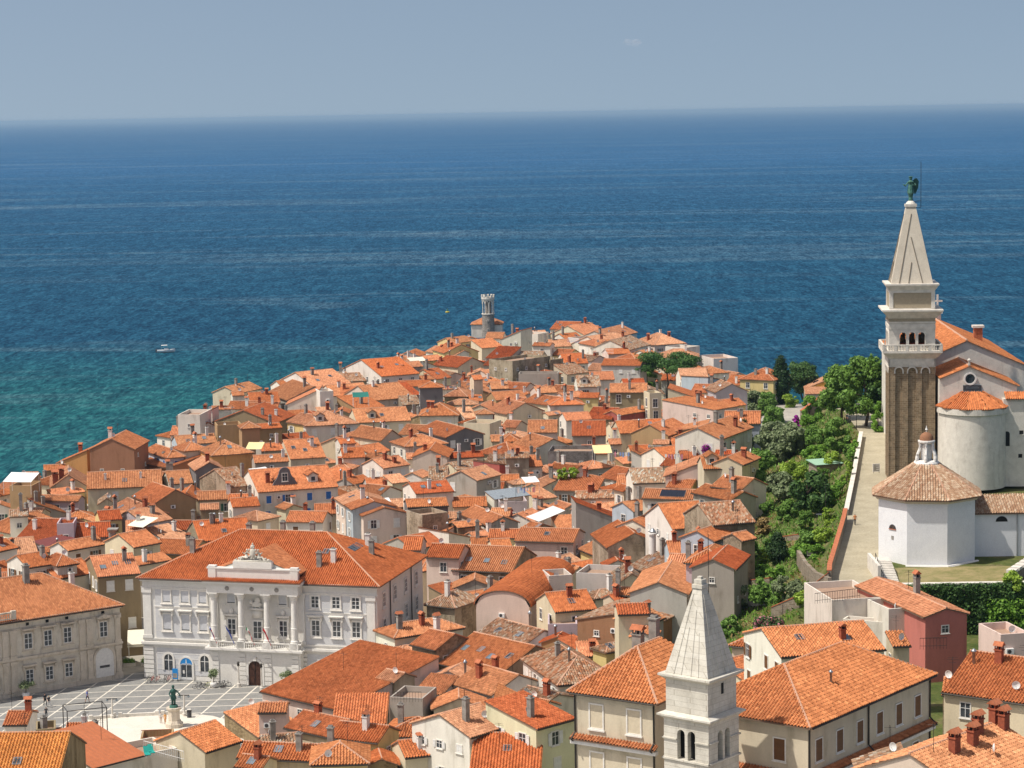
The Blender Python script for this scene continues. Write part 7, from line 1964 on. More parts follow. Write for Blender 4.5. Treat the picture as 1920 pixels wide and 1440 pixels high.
def person(u, v, vt, label, hair, shirt, legs, rz, z=None, walk=.25, skinlegs=False, seat=False):
    p = at_z(u, v, z) if z is not None else on_T(u, v); px = FPX / (p - CAM).length; H = min(1.9, max(1.6, (v - vt) / px)); k = H / 1.75
    nm = 'clothes_%d' % len([m_ for m_ in M if m_.startswith('clothes')]); b = NB(nm); x, y, zz = b.sep(b.coord()); skin = (.45, .25, .17)
    stops = [(0, (.03, .03, .03)), (.06, skin if skinlegs else legs), (.28, legs), (.52, shirt), (.845, skin), (.935, hair)]
    rp = b.ramp(b.math('DIVIDE', zz, 1.75), stops); [q for q in b.n if q.type == 'VALTORGB'][-1].color_ramp.interpolation = 'CONSTANT'
    arm = b.math('MULTIPLY', b.math('GREATER_THAN', b.math('ABSOLUTE', x), .235), b.math('LESS_THAN', zz, 1.2)); b.base(b.mix(arm, rp, skin)); b.rough(.85)
    J = {'pelvis': (0, 0, .95, .15), 'waist': (0, 0, 1.1, .13), 'chest': (0, -.01, 1.32, .16), 'neck': (0, 0, 1.5, .06), 'head': (0, -.02, 1.62, .095), 'top': (0, -.01, 1.70, .08)}
    E = [('pelvis', 'waist'), ('waist', 'chest'), ('chest', 'neck'), ('neck', 'head'), ('head', 'top')]
    for s_, n_ in ((-1, 'l'), (1, 'r')):
        w_ = walk * s_
        J.update({'hip' + n_: (s_ * .1, 0, .88, .095), 'knee' + n_: (s_ * .1, -w_ * .6 - .02, .50, .065), 'ank' + n_: (s_ * .1, -w_ + .05, .09, .045), 'toe' + n_: (s_ * .11, -w_ - .1, .04, .04),
                  'sho' + n_: (s_ * .19, 0, 1.43, .065), 'elb' + n_: (s_ * .27, w_ * .4 + .02, 1.16, .048), 'wri' + n_: (s_ * .28, w_ * .7 - .06, .92, .035), 'han' + n_: (s_ * .28, w_ * .75 - .08, .83, .035)})
        E += [('pelvis', 'hip' + n_), ('hip' + n_, 'knee' + n_), ('knee' + n_, 'ank' + n_), ('ank' + n_, 'toe' + n_), ('chest', 'sho' + n_), ('sho' + n_, 'elb' + n_), ('elb' + n_, 'wri' + n_), ('wri' + n_, 'han' + n_)]
    names = list(J); me = bpy.data.meshes.new('person'); me.from_pydata([J[q][:3] for q in names], [(names.index(a), names.index(c)) for a, c in E], []); me.materials.append(b.m)
    o = bpy.data.objects.new('person', me); C.objects.link(o); o.location = p; o.rotation_euler = (0, 0, rz); o.scale = (k, k, k)
    md = o.modifiers.new('skin', 'SKIN'); md.use_smooth_shade = True
    if not me.skin_vertices: bm = bmesh.new(); bm.from_mesh(me); bm.verts.layers.skin.verify(); bm.to_mesh(me); bm.free()
    for i, q in enumerate(names): me.skin_vertices[0].data[i].radius = (J[q][3], J[q][3] * (.75 if q in ('chest', 'waist', 'pelvis') else 1)); me.skin_vertices[0].data[i].use_root = q == 'pelvis'
    o.modifiers.new('sub', 'SUBSURF').levels = 1; o.modifiers['sub'].render_levels = 1
    tag(o, label, 'person', 'people walking'); return o
Z2 = 2.07
person(85, 1324, 1298, 'person in black walking on the far left of the square', (.04, .02, .01), (.02, .02, .025), (.02, .02, .02), .6, Z2)
person(92, 1326, 1304, 'person in a dark top and white trousers beside the one in black', (.5, .35, .15), (.03, .03, .035), (.6, .6, .58), .7, Z2)
person(87, 1347, 1325, 'person in dark clothes with a rucksack nearest the lower left of the square', (.03, .02, .01), (.03, .03, .035), (.02, .02, .025), .2, Z2)
person(164, 1317, 1293, 'person in a blue and pink shirt and dark shorts crossing the square', (.3, .2, .12), (.10, .14, .42), (.03, .03, .06), 1.3, Z2, skinlegs=True)
person(302, 1356, 1338, 'person in a white shirt standing left of the statue', (.1, .06, .03), (.7, .68, .65), (.55, .4, .3), .4, 2.2, .05)
person(310, 1358, 1344, 'person in orange beside the statue pedestal', (.1, .06, .03), (.6, .28, .06), (.5, .25, .1), -.4, 2.2, .05)
person(1603, 985, 963, 'person in an orange top with a red bag walking up the path', (.05, .03, .02), (.55, .20, .06), (.03, .03, .03), 2.9)
person(1588, 793, 775, 'person in dark clothes under the trees at the top of the path', (.04, .03, .02), (.03, .04, .05), (.03, .03, .04), .3)
person(1592, 794, 776, 'person in a grey top under the trees at the top of the path', (.1, .07, .04), (.12, .14, .18), (.04, .04, .05), .1)
person(1594, 834, 816, 'person in a pale blue shirt behind the upper path wall', (.1, .07, .04), (.35, .42, .5), (.05, .05, .08), 2.5)
# bicycles in front of the town hall
def bicycle_mesh(col):
    D = {}
    mb = MB(); n = 16; mb.tube([(.33 * math.cos(2 * math.pi * i / n), 0, .34 + .33 * math.sin(2 * math.pi * i / n)) for i in range(n + 1)], .03, 'ac_dark', 4); mb.tube([(0, 0, .02), (0, 0, .66)], .008, 'ac_dark', 3); mb.tube([(-.32, 0, .34), (.32, 0, .34)], .008, 'ac_dark', 3)
    D['wheel'] = mb.mesh('wheel'); mb = MB()
    for a, b_ in (((-.52, 0, .34), (-.15, 0, .85)), ((-.52, 0, .34), (0, 0, .32)), ((0, 0, .32), (-.17, 0, .92)), ((-.15, 0, .82), (.38, 0, .85)), ((0, 0, .32), (.4, 0, .75)), ((.52, 0, .34), (.36, 0, .98))): mb.tube([a, b_], .028, col, 5)
    mb.tube([(.36, -.25, 1.0), (.36, .25, 1.0)], .022, 'dark_metal', 5); mb.box(-.28, -.05, -.07, .07, .92, .99, 'ac_dark'); D['frame'] = mb.mesh('frame'); return D
BK = {c: bicycle_mesh('bike_' + c) for c in ('red', 'lime', 'black')}
for i, (u, v, c, rz, lab) in enumerate(((279, 1279, 'black', 1.2, 'black bicycle leftmost of the bikes at the town hall corner'), (286, 1279, 'red', 1.3, 'red bicycle second from the left at the town hall corner'), (296, 1279, 'red', 1.1, 'red bicycle third from the left at the town hall corner'), (310, 1278, 'black', 1.3, 'black bicycle beside the blue information board'), (317, 1278, 'red', 1.2, 'red bicycle nearest the blue information board'), (372, 1291, 'black', .2, 'black bicycle left of the first potted olive'), (380, 1292, 'black', .1, 'black bicycle in front among those left of the first potted olive'), (391, 1290, 'lime', .3, 'lime bicycle left of the first potted olive'), (413, 1289, 'black', .4, 'black bicycle right of the first potted olive'), (423, 1288, 'black', .3, 'black bicycle rightmost of all bikes by the town hall'))):
    p = at_z(u, v, 2.07); r = empty('bicycle', p, rz, lab, 'bicycle', 'bicycles parked by the town hall'); add('wheel', BK[c]['wheel'], r, (-.52, 0, 0)); add('wheel', BK[c]['wheel'], r, (.52, 0, 0)); add('frame', BK[c]['frame'], r)
p = at_z(329, 1277, 2.07); r = empty('information_board', p, R(-20), 'blue information board beside the glass door', 'board'); mb = MB(); mb.box(-.45, .45, -.05, .05, .3, 1.9, 'sign_blue'); mb.box(-.35, .35, -.06, -.051, .5, 1.2, 'concrete'); mb.build('panel', r); mb = MB(); mb.box(-.45, -.38, -.06, .06, 0, .3, 'dark_metal'); mb.box(.38, .45, -.06, .06, 0, .3, 'dark_metal'); mb.build('feet', r)
def potted(u, v, vt, label, z=2.07):
    p = at_z(u, v, z); H = (v - vt) / (FPX / (p - CAM).length); r = empty('potted_tree', p, 0, label, 'potted tree', 'potted olive trees on the square'); mb = MB(); mb.lathe([(.3, 0), (.5, .2), (.58, .5), (.5, .85), (.4, .85), (0, .8)], 'white_plaster', 12); mb.build('pot', r, smooth=True)
    mb = MB(); mb.tube([(0, 0, .7), (.05, 0, 1.6), (0, .05, H * .7)], .07, 'bark', 6); mb.build('trunk', r); g = np.random.default_rng(int(u)); bl = [(g.normal(0, .35), g.normal(0, .35), H * .78 + g.normal(0, .25), .45, .45, .4) for i in range(7)]; V, F_ = leaf_cloud(bl, 700, .1, g, .5); add('crown', np_mesh('crown', V, F_, ['leaf_olive']), r)
potted(401, 1289, 1253, 'potted olive tree between the bicycles'); potted(539, 1290, 1256, 'potted olive tree right of the town hall door'); potted(49, 1309, 1279, 'potted olive tree in front of the court palace')
# cafe awning and planters between the court palace and the town hall
p = at_z(250, 1262, 2.0); p.y += 8; p.x += 1.5; r = empty('cafe_awning', p, R(8), 'cream cafe awning in the lane beside the town hall', 'awning'); mb = MB(); mb.face([(-3.5, -2.5, 3.2), (3.5, -2.5, 3.2), (3.5, 2.5, 4.4), (-3.5, 2.5, 4.4)], 'canvas'); mb.face([(-3.5, -2.5, 3.1), (-3.5, -2.5, 2.8), (3.5, -2.5, 2.8), (3.5, -2.5, 3.1)][::-1], 'canvas'); mb.build('canopy', r); mb = MB()
for sx in (-3.3, 0, 3.3): mb = MB(); mb.tube([(sx, -2.4, 0), (sx, -2.4, 3.2)], .06, 'white_metal'); mb.build('post', r)
for i in range(3):
    q = p + Vector((-2.8 + i * 2.6, -3.4, 0)); r = empty('planter', q, R(8), ('leftmost', 'middle', 'rightmost')[i] + ' planter of flowers in front of the cafe awning', 'planter', 'planters by the cafe'); mb = MB(); mb.box(-.9, .9, -.3, .3, 0, .5, 'stone_white'); mb.build('trough', r); g = np.random.default_rng(i); V, F_ = leaf_cloud([(g.uniform(-.7, .7), 0, .8, .4, .35, .5) for k in range(5)], 500, .1, g, .5); add('foliage', np_mesh('foliage', V, F_, ['leaf_green']), r)
# ---------------------------------------------------------------- things on and among the roofs
def awning(u1, v1, u2, v2, z_h, dep, mat, label, slope=.3, name='awning'):
    m_ = on_T((u1 + u2) / 2, (v1 + v2) / 2, z_h); A, B = at_z(u1, v1, m_.z), at_z(u2, v2, m_.z); e = B - A; L = e.length; r = empty(name, A, math.atan2(e.y, e.x), label, 'awning'); mb = MB()
    n = 6; rows = [[(L * i / n, dep * j / 3, slope * j / 3 * dep - .12 * math.sin(math.pi * i / n) * (1 if j in (1, 2) else .3)) for i in range(n + 1)] for j in range(4)]; mb.quadgrid(rows, mat); mb.build('canopy', r); mb = MB()
    for x in (.1, L - .1):
        for y in (.1, dep - .1): mb = MB(); mb.tube([(x, y, -2.4), (x, y, slope * y - .02)], .04, 'white_metal', 5); mb.build('post', r)
for a in ((5, 903, 58, 904, 15.5, 4, 'canvas_white', 'white terrace awning on the left shore'), (238, 985, 268, 989, 9.5, 4, 'canvas', 'beige shade sail beside the yellow house on the left'), (460, 842, 490, 842, 11.5, 3.5, 'canvas_yellow', 'pale yellow awning left of the orange walled house'), (1114, 850, 1148, 849, 11, 4, 'canvas_yellow', 'straw yellow terrace awning in the right half of town'), (480, 890, 512, 886, 10, 3, 'canvas_white', 'white awning strip right of the dark grey house'), (770, 678, 800, 676, 11, 3, 'canvas', 'pair of cream sunshades near the upper shore'), (662, 745, 692, 744, 13.5, 3, 'canvas_green', 'dark green awning over a roof terrace, upper left of centre'), (1010, 978, 1060, 957, 9.5, 2.5, 'canvas_white', 'long white awning along a sloping roof right of centre'), (985, 905, 1012, 903, 10.5, 2.5, 'canvas_white', 'small white awning in the centre of town'), (705, 946, 735, 944, 10.5, 2.5, 'canvas_white', 'white awning over the coloured house fronts'), (1250, 800, 1268, 800, 10.5, 2, 'canvas_white', 'little white awning below the pale pink house')): awning(*a)
def railing(u1, v1, u2, v2, z_h, label, mat='dark_metal', h=1.0):
    m_ = on_T((u1 + u2) / 2, (v1 + v2) / 2, z_h); A, B = at_z(u1, v1, m_.z), at_z(u2, v2, m_.z); e = B - A; L = e.length; r = empty('railing', A, math.atan2(e.y, e.x), label, 'railing'); mb = MB(); mb.tube([(0, 0, h), (L, 0, h)], .035, mat, 5); mb.tube([(0, 0, .1), (L, 0, .1)], .025, mat, 5); mb.build('rails', r); mb = MB(); n = max(3, int(L / .35))
    for i in range(n + 1): mb.tube([(L * i / n, 0, -.3), (L * i / n, 0, h)], .02, mat, 4)
    mb.build('railing_bars', r)['kind'] = 'stuff'
for a in ((1528, 1128, 1612, 1118, 8.0, 'dark railing along the white terrace below the chapel path'), (265, 1385, 320, 1383, 9.0, 'rust brown railing of the roof deck', 'brick_red'), (270, 1405, 345, 1425, 9.0, 'white railing beside the teal chairs', 'white_metal'), (735, 1312, 790, 1312, 10.0, 'dark railing on the grey walled terrace'), (1215, 845, 1240, 845, 10.5, 'white terrace railing among the right hand roofs', 'white_metal'), (1725, 1213, 1775, 1212, 7.0, 'dark railing in front of the salmon red house'), (420, 772, 440, 771, 13.0, 'white roof railing behind the tan house on the left', 'white_metal'), (1110, 660, 1150, 662, 10.5, 'pale balcony railing near the point', 'white_metal'), (1064, 640, 1086, 642, 9.8, 'blue terrace fence near the point', 'sh_blue')): railing(*a)
# tall round chimney right of centre, square white chimney on the left
for u, v0, v1, rad, label, name in ((1224, 1050, 990, .55, 'tall round white chimney right of centre', 'round_chimney'),):
    p = on_T(u, v0, 8); r = empty(name, p, 0, label, 'chimney'); H = (v0 - v1) / (FPX / (p - CAM).length); mb = MB(); mb.lathe([(rad, -6), (rad * .92, H - 1.0), (rad * 1.25, H - .95), (rad * 1.25, H - .7), (rad * .6, H - .6)], 'white_plaster', 14); mb.build('stack', r, smooth=False); mb = MB(); mb.lathe([(rad * .9, H - .6), (rad * .95, H - .45), (rad * .3, H), (0, H)], 'zinc', 12); mb.build('cowl', r)
p = on_T(213, 1030, 9.5); r = empty('white_chimney', p, 0, 'big white chimney with a flared grey cap left of the cream attic house', 'chimney'); mb = MB(); mb.box(-.75, .75, -.7, .7, -3, .8, 'white_plaster'); mb.prism(sq(.42), .8, 3.0, 'concrete'); mb.build('stack', r); mb = MB(); mb.prism(sq(.5), 3.0, 3.5, 'concrete', 1.7); mb.prism(sq(.9), 3.5, 3.65, 'concrete'); mb.build('cap', r)
# roof garden planters and teal chairs
for u, v, lab in ((1056, 898, 'green potted plants on a roof terrace right of centre, left clump'), (1076, 897, 'green potted plants on a roof terrace right of centre, right clump')): plant(u, v, v - 20, 11, 'l', 9.0, lab)
for i, (u, v) in enumerate(((276, 1418), (284, 1414))):
    p = on_T(u, v, 9.0); r = empty('deck_chair', p, R(20), ('teal deck chair nearer the camera on the white terrace', 'teal deck chair at the back of the white terrace')[i], 'chair', 'teal deck chairs'); mb = MB(); mb.box(-.3, .3, -.8, .3, .3, .38, 'teal'); mb.build('seat', r); mb = MB(); mb.face([(-.3, .3, .38), (.3, .3, .38), (.3, .8, 1.0), (-.3, .8, 1.0)], 'teal'); mb.face([(-.3, .8, .95), (.3, .8, .95), (.3, .3, .33), (-.3, .3, .33)], 'teal'); mb.build('backrest', r); mb = MB()
    for sx in (-.27, .27):
        for sy in (-.75, .25): mb = MB(); mb.tube([(sx, sy, 0), (sx, sy, .32)], .03, 'white_metal', 5); mb.build('leg', r)

for i, (u, v, lab) in enumerate(((1165, 862, 'washing line with pale clothes among the right hand roofs'), (1262, 868, 'washing line with white sheets beside the tan grey gable'), (985, 930, 'washing line with blue and white clothes in the centre of town'), (520, 900, 'washing line with white clothes left of the curvy gable'), (845, 735, 'washing line with mixed clothes in the upper middle of town'))):
    p = on_T(u, v, 10.5); r = empty('washing_line', p, R(10 * i - 20), lab, 'washing line'); mb = MB(); mb.tube([(-1.8, 0, 1.7), (0, 0, 1.6), (1.8, 0, 1.7)], .015, 'dark_metal', 4); mb.build('line', r); g = random.Random(i)
    for sx in (-1.8, 1.8): mb = MB(); mb.tube([(sx, 0, -1.5), (sx, 0, 1.75)], .03, 'dark_metal', 5); mb.build('post', r)
    for k in range(6):
        x = -1.5 + k * .58; hgt = g.uniform(.5, 1.1); mb = MB(); mb.quadgrid([[(x + j * .12, .03 * math.sin(j * 2 + k), 1.62 - hgt * q) for j in range(4)] for q in (0, .5, 1)], 'cloth'); mb.build('garment', r, col=g.choice(((.75, .75, .75), (.75, .75, .75), (.25, .35, .6), (.6, .25, .3), (.7, .65, .45))))
# ---------------------------------------------------------------- yellow house at the garden top
yh = on_T(1532, 752, 0.0); A = at_z(1505, 752, yh.z)
Hy = House((yh.x - 3.0, yh.y), R(-2), 6.4, 8, at_y(1520, 728, yh.y).z, 'r', 2.6, 'y', 'l', random.Random(5), name='house'); Hy.label = 'bright yellow house with a steep single slope roof at the top of the garden'; NAMED[Hy.label] = Hy; Hy.wallo.color = (.72, .44, .10, 1); Hy.ac(1.0, Hy.H - 1.4); Hy.solar(.5, .5, 2.4, 1.6)
Hl = House((yh.x - 3.8, yh.y - 5), R(-2), 6.5, 5, T(yh.x, yh.y - 5) + 2.7, 's', 1.3, 'c', 'l', random.Random(6)); Hl.label = 'low tiled annex in front of the bright yellow house'; NAMED[Hl.label] = Hl
# ---------------------------------------------------------------- boat and buoy
def boat():
    p = at_z(311, 661, 0.0); r = empty('motor_boat', p, R(8), 'small white motor boat with a canopy on the turquoise water', 'boat'); mb = MB(); L, W, H = 3.2, 1.15, .95
    sec = [(-L, 1, 0), (-1.6, 1, 0), (0, 1, .05), (1.5, .8, .2), (2.6, .4, .4), (L + .2, .03, .6)]; rows = []
    for x, f, up in sec: rows.append([(x, -W * f, H + up * .6), (x, -W * f * .85, .35 + up * .4), (x, 0, -.3 + up * .9), (x, W * f * .85, .35 + up * .4), (x, W * f, H + up * .6)])
    mb.quadgrid(rows, 'boat_white'); mb.face([rows[0][i] for i in range(5)], 'boat_white'); mb.quadgrid([[(x, -W * f * .95, H + up * .6 - .1), (x, W * f * .95, H + up * .6 - .1)] for x, f, up in sec], 'boat_white'); mb.build('hull', r)
    mb = MB(); mb.box(-.6, 1.0, -.7, .7, H - .1, H + .55, 'boat_white'); mb.face([(1.0, -.7, H + .55), (1.0, .7, H + .55), (.55, .6, H + 1.15), (.55, -.6, H + 1.15)], 'glass_light'); mb.build('console', r)
    mb = MB(); mb.face([(-1.6, -.9, H + 1.75), (.6, -.9, H + 1.8), (.6, .9, H + 1.8), (-1.6, .9, H + 1.75)], 'canvas_white'); mb.face([(-1.6, .9, H + 1.68), (.6, .9, H + 1.73), (.6, -.9, H + 1.73), (-1.6, -.9, H + 1.68)], 'canvas_white'); mb.build('canopy', r); mb = MB()
    for x in (-1.5, .5):
        for y in (-.85, .85): mb = MB(); mb.tube([(x, y, H), (x, y, H + 1.7)], .03, 'zinc', 5); mb.build('canopy_pole', r)
    mb = MB(); mb.box(-L - .5, -L, -.2, .2, .1, H + .4, 'ac_dark'); mb.build('outboard_motor', r)
boat()
p = at_z(839, 586, 0.0); r = empty('buoy', p, 0, 'yellow and green navigation buoy left of the round tower', 'buoy'); mb = MB(); mb.lathe([(.0, -.2), (.8, -.1), (.9, .35), (.75, .5), (0, .5)], 'buoy_yellow', 12); mb.build('float', r); mb = MB(); mb.lathe([(.5, .5), (.12, 1.7), (0, 1.75)], 'sh_green', 8); mb.build('topmark', r)
# ---------------------------------------------------------------- lower houses that fill the gaps between the ones above
MASK = [(0, 905), (330, 805), (640, 698), (790, 655), (890, 628), (1150, 612), (1310, 665), (1430, 715), (1400, 770), (1372, 800), (1360, 900), (1385, 960), (1395, 1010), (1335, 1060), (1255, 1110), (1215, 1200), (1050, 1260), (1030, 1440), (500, 1440), (520, 1330), (700, 1250), (815, 1160), (815, 1030), (700, 985), (440, 985), (270, 1060), (200, 1090), (0, 1075)]
def fill(limit):
    g = random.Random(21); made = 0; bvh = BVHTree.FromPolygons(HULL_V, HULL_F); zs = []
    for tries in range(9000):
        if made >= limit: break
        u, v = g.uniform(0, 1410), g.uniform(630, 1435)
        if not in_poly(u, v, MASK): continue
        d = ray(u, v); hit = bvh.ray_cast(CAM, d, 1500); gp = on_T(u, v)
        hd = hit[3] if hit[0] is not None else 1e9
        if hd < (gp - CAM).length - .5:
            if abs(hit[1].z) > .3: continue            # a roof is seen here already
            n = hit[0]; up = n + Vector((0, 0, 2.4)); 
            # how far below its eave is this wall point? look for the wall 4 m higher up
            h2 = bvh.ray_cast(CAM, (up - CAM).normalized(), 1500)
            if h2[0] is None or (h2[0] - up).length > 1.5: continue
        h = g.uniform(5.0, 8.6); c = on_T(u, v + 4, h); w_ = g.uniform(5.5, 9.5); dp = g.uniform(5.5, 9.0); yaw = R(g.choice((-28, -12, 4, 14, 30, 48)) + g.uniform(-6, 6)); ok = False
        for k in range(4):
            ex = Vector((math.cos(yaw), math.sin(yaw), 0)); o = c - ex * w_ / 2; fp = footprint((o.x, o.y), yaw, w_, dp)
            sh = .35; fps = footprint((o.x + ex.x * sh - ex.y * sh, o.y + ex.y * sh + ex.x * sh), yaw, w_ - 2 * sh, dp - 2 * sh)
            if not any(abs(f[0][0] - o.x) + abs(f[0][1] - o.y) < 60 and overlap(fps, f) for f in FOOT): ok = True; break
            w_ *= .8; dp *= .78
        if not ok or w_ < 2.8 or dp < 2.4: continue
        if not all(in_poly(x, y, COAST) for x, y in fp): continue
        typ = g.choice('ggggxxhhs') if w_ > 4 else g.choice('gssx'); rise = {'g': dp * .2, 'x': w_ * .2, 'h': min(w_, dp) * .19, 's': dp * .3}[typ]
        hh = House((o.x, o.y), yaw, w_, dp, c.z, typ, rise, g.choice('wwwccccpptgglyk'), g.choice('11122222lllldo'), random.Random(g.random()), name='small_house'); hh.label = ''; hh.px = (u, v)
        if g.random() < .6: hh.chimney()
        if g.random() < .2: hh.skylight()
        hh.windows(g.choice('aab'), g.choice((None, None, 'white', 'brown', 'green')), .5, 2, 3.2, .6)
        if g.random() < .2: hh.ac()
        if g.random() < .15: hh.dish()
        made += 1
        if made % 8 == 0: bvh = BVHTree.FromPolygons(HULL_V, HULL_F)
    return made
fill(235)
flush_later()

# ---------------------------------------------------------------- labels that single each house and plant out
ANCH = []
SHORT = {'town hall with four': 'the town hall', 'court palace': 'the court palace', 'beige monastery wing with blank': 'the niched monastery wing', 'long beige monastery': 'the shuttered monastery wing', 'church with a hip roof behind': 'the church at the point', 'curvy gable': 'the curvy gable dormer house', 'barrel vaulted': 'the barrel roofed hall', 'big brown gable': 'the big brown gable', 'two white roof vents': 'the long house with white roof vents', 'bare stone ruin': 'the bare stone ruin', 'olive brown house': 'the olive brown house', 'big pale pink house': 'the big pale pink house', 'dormer below the dark green awning': 'the dark green awning house', 'boxy dormer': 'the boxy dormer house', 'large dark grey gable': 'the large dark grey gable', 'broad hip roof in the middle': 'the white broad hipped house', 'salmon red': 'the salmon red house', 'lavender': 'the lavender house', 'rust stained': 'the rust stained gable', 'large grey mottled': 'the big mottled roof', 'solar panel on its roof': 'the solar panel roof', 'pale grey gable': 'the pale grey gable', 'sweeping orange roof': 'the sweeping orange roof', 'three pale skylights': 'the stone house with three skylights', 'peach house': 'the peach house', 'ochre yellow': 'the ochre yellow house', 'plain white block': 'the white block on the shore', 'orange walled house': 'the orange walled hip house', 'deep orange roof in the middle': 'the plain deep orange roof', 'bright bare gable': 'the cream house with a bare gable', 'ochre brown four': 'the ochre brown house', 'long grey gable house': 'the long grey gable', 'stone block with an open': 'the open stone block', 'flat grey sheet': 'the grey sheet roof', 'four long skylights': 'the roof with four long skylights', 'patchy white block': 'the patchy white block', 'pale lime': 'the pale lime house', 'small dark windows, farthest': 'the white house farthest right of the round tower', 'pale pink hip roofed': 'the pink hip house on the right shore', 'yellow gable house with three': 'the yellow gable near the point', 'long white gable': 'the long white gable on the shore', 'white gable house with two': 'the white gable with two skylights', 'light grey house with dark': 'the light grey house', 'white attic house': 'the white attic house', 'two dark windows': 'the white attic house', 'dark red house': 'the dark red house', 'tan grey gable': 'the tan grey gable', 'grey brown gable': 'the grey brown gable', 'yellow lichened': 'the yellow lichened roof', 'bright yellow house': 'the bright yellow house', 'lilac house with two air': 'the lilac house', 'dark blue shutters': 'the house with dark blue shutters', 'white house with skylights in its long': 'the white house right of the bell tower', 'large hipped roof of mottled': 'the large mottled hip roof'}
def hpx(h):
    return proj(h.mw @ Vector((h.w / 2, h.d * .3, h.H)))
used_short = set()
for lab, h in NAMED.items():
    for k, sname in SHORT.items():
        if k in lab and sname not in used_short: ANCH.append((sname, hpx(h), h)); used_short.add(sname); break
for sname, uv in (('the campanile', (1712, 760)), ('the octagonal chapel', (1750, 960)), ('the white bell tower', (1320, 1250)), ('the umbrella pine', (1250, 700)), ('the tall cypress', (1463, 715)), ('the round tower at the point', (916, 600)), ('the violinist statue', (325, 1330)), ('the round white chimney', (1224, 1020)), ('the big dark garden tree', (1520, 930)), ('the mint green shed', (1546, 885)), ('the lower garden cypress', (1459, 1030)), ('the slim town cypress', (1398, 830))): ANCH.append((sname, uv, None))
SEEN = set()
def relation(uv, anchor):
    du, dv = uv[0] - anchor[0], uv[1] - anchor[1]; dist = math.hypot(du, dv); near = 'just ' if dist < 70 else ''
    if abs(du) > 2.2 * abs(dv): return near + ('right of ' if du > 0 else 'left of ')
    if abs(dv) > 2.2 * abs(du): return near + ('below ' if dv > 0 else 'above ')
    return near + ('below' if dv > 0 else 'above') + (' right of ' if du > 0 else ' left of ')
def unique_label(desc_list, uv, own=None):
    """first combination of description and nearby landmark that no other thing carries yet"""
    A = sorted((a for a in ANCH if a[2] is not own or own is None), key=lambda a: math.hypot(a[1][0] - uv[0], 1.6 * (a[1][1] - uv[1])))
    for a in A[:5]:
        for ds in desc_list:
            l = ds + ' ' + relation(uv, a[1]) + a[0]
            if l not in SEEN and len(l.split()) <= 16: SEEN.add(l); return l
    return desc_list[-1] + ' ' + relation(uv, A[0][1]) + A[0][0]
RNAME = {'1': 'orange', '2': 'orange', 'l': 'pale orange', 'd': 'deep orange', 'o': 'mottled', 'y': 'yellowish', 'D': 'dark metal', 'z': 'grey metal', 'q': 'red brown'}
for h in HOUSES:
    lab = getattr(h, 'label', ''); r = h.root; r['category'] = h.cat
    if h.cat == 'house': r['group'] = 'small houses of the old town' if r.name.startswith('small') else 'houses of the old town'
    if lab and lab not in SEEN: r['label'] = lab; SEEN.add(lab); continue
    wn = WALLC[h.wallk][1]; rn = RNAME[h.roofk]; f = h.feat; uv = hpx(h)
    kind = {'g': 'gabled', 'x': 'gable fronted', 'h': 'hip roofed', 's': 'lean-to', 'l': 'lean-to', 'r': 'lean-to', 'f': 'flat topped', 'v': 'vaulted'}[h.typ]
    num = {1: 'one', 2: 'two', 3: 'three', 4: 'four'}; size = 'small ' if h.w * h.d < 40 else 'big ' if h.w * h.d > 130 else ''
    D = [f'{size}{wn} {kind} house' + ('' if h.typ == 'f' else f' with {rn} roof')]
    for k, w_ in (('dormer', 'dormer'), ('skylight', 'skylight'), ('chimney', 'chimney')):
        if f[k] in num and h.typ != 'f': D.append(f'{size}{wn} {kind} house with {num[f[k]]} {w_}' + ('s' if f[k] > 1 else ''))
    D.append(f'{wn} house, {rn} roof,' if h.typ != 'f' else f'{wn} roof terrace block')
    r['label'] = unique_label(D, uv, h)
PD = {'d': 'leafy green', 'k': 'dark green', 'o': 'silvery olive', 'c': 'dark cypress', 'l': 'bright yellow green', 'v': 'light green climbing', 'm': 'magenta', 'r': 'pink flowering', 'y': 'dry', 'f': 'red flowering', 'p': 'broad pine'}
for r, typ, uv, (H, W), word, lab in PLANTS:
    r['group'] = 'garden ' + {'tree': 'trees', 'bush': 'bushes', 'shrub': 'shrubs', 'vine': 'vines'}[word[1]]
    if lab: r['label'] = lab; SEEN.add(lab); continue
    sz = 'tall ' if H > 7 else 'low ' if H < 2.6 else ''
    r['label'] = unique_label([f'{PD[typ]} {word[1]} in the garden', f'{sz}{PD[typ]} {word[1]} on the garden slope', f'{sz or "mid sized "}{PD[typ]} {word[1]} on the slope'], uv)
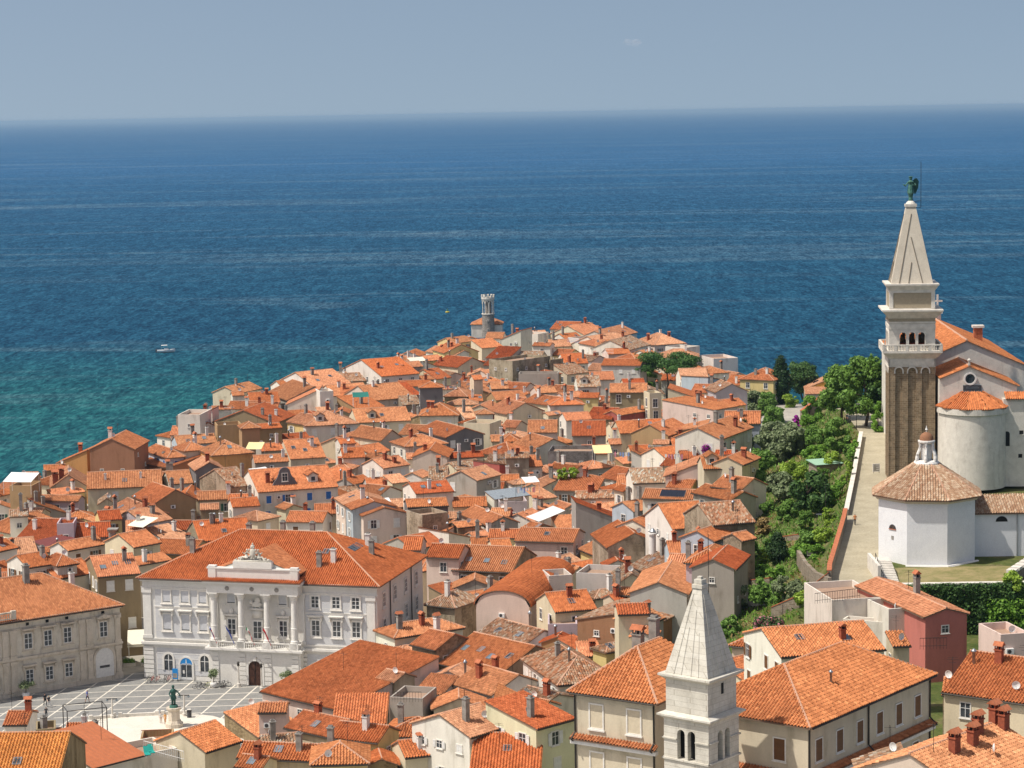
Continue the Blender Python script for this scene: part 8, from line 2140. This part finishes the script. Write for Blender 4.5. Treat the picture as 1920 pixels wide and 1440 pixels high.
# ---------------------------------------------------------------- haze
def haze_box():
    m_ = bpy.data.materials.new('haze'); m_.use_nodes = True; t = m_.node_tree; t.nodes.clear()
    out = t.nodes.new('ShaderNodeOutputMaterial'); pv = t.nodes.new('ShaderNodeVolumePrincipled')
    pv.inputs['Color'].default_value = (.46, .68, .90, 1); pv.inputs['Density'].default_value = HAZE_D; pv.inputs['Anisotropy'].default_value = 0.2
    t.links.new(pv.outputs[0], out.inputs['Volume']); MATS['haze'] = m_
    mb = MB(); mb.box(-SEA - 500, SEA + 500, -3000, SEA + 500, -5.0, 92.0, 'haze')
    tag(mb.build('haze'), 'thin blue summer haze over the sea', None, None, 'stuff')
HAZE_D = 4.0e-5
haze_box()

# ---------------------------------------------------------------- one faint cloud far out over the sea
def cloud():
    m_ = bpy.data.materials.new('cloud'); m_.use_nodes = True; t = m_.node_tree; t.nodes.clear(); out = t.nodes.new('ShaderNodeOutputMaterial'); df = t.nodes.new('ShaderNodeBsdfDiffuse'); df.inputs[0].default_value = (.8, .78, .77, 1); tr = t.nodes.new('ShaderNodeBsdfTransparent'); mx = t.nodes.new('ShaderNodeMixShader'); mx.inputs[0].default_value = .028; t.links.new(tr.outputs[0], mx.inputs[1]); t.links.new(df.outputs[0], mx.inputs[2]); t.links.new(mx.outputs[0], out.inputs[0]); MATS['cloud'] = m_
    p = at_y(1186, 80, 20000); g = random.Random(3); r = empty('cloud', p, 0); mb = MB()
    for i in range(9):
        x = g.uniform(-95, 95); h = 40 * (1 - abs(x) / 120); c = Vector((x, g.uniform(-40, 40), g.uniform(-12, h * .6))); rr = g.uniform(22, 42) * (1 - abs(x) / 170); n = 10; rows = []
        mb = MB()
        for a in range(7): ph_ = math.pi * a / 6; rows.append([tuple(c + Vector((rr * 1.3 * math.sin(ph_) * math.cos(2 * math.pi * b_ / n), rr * math.sin(ph_) * math.sin(2 * math.pi * b_ / n), rr * .75 * math.cos(ph_)))) for b_ in range(n + 1)])
        mb.quadgrid(rows, 'cloud'); mb.build('puff', r, smooth=True)
    tag(r, 'single faint small cloud above the horizon right of centre', 'cloud')
cloud()
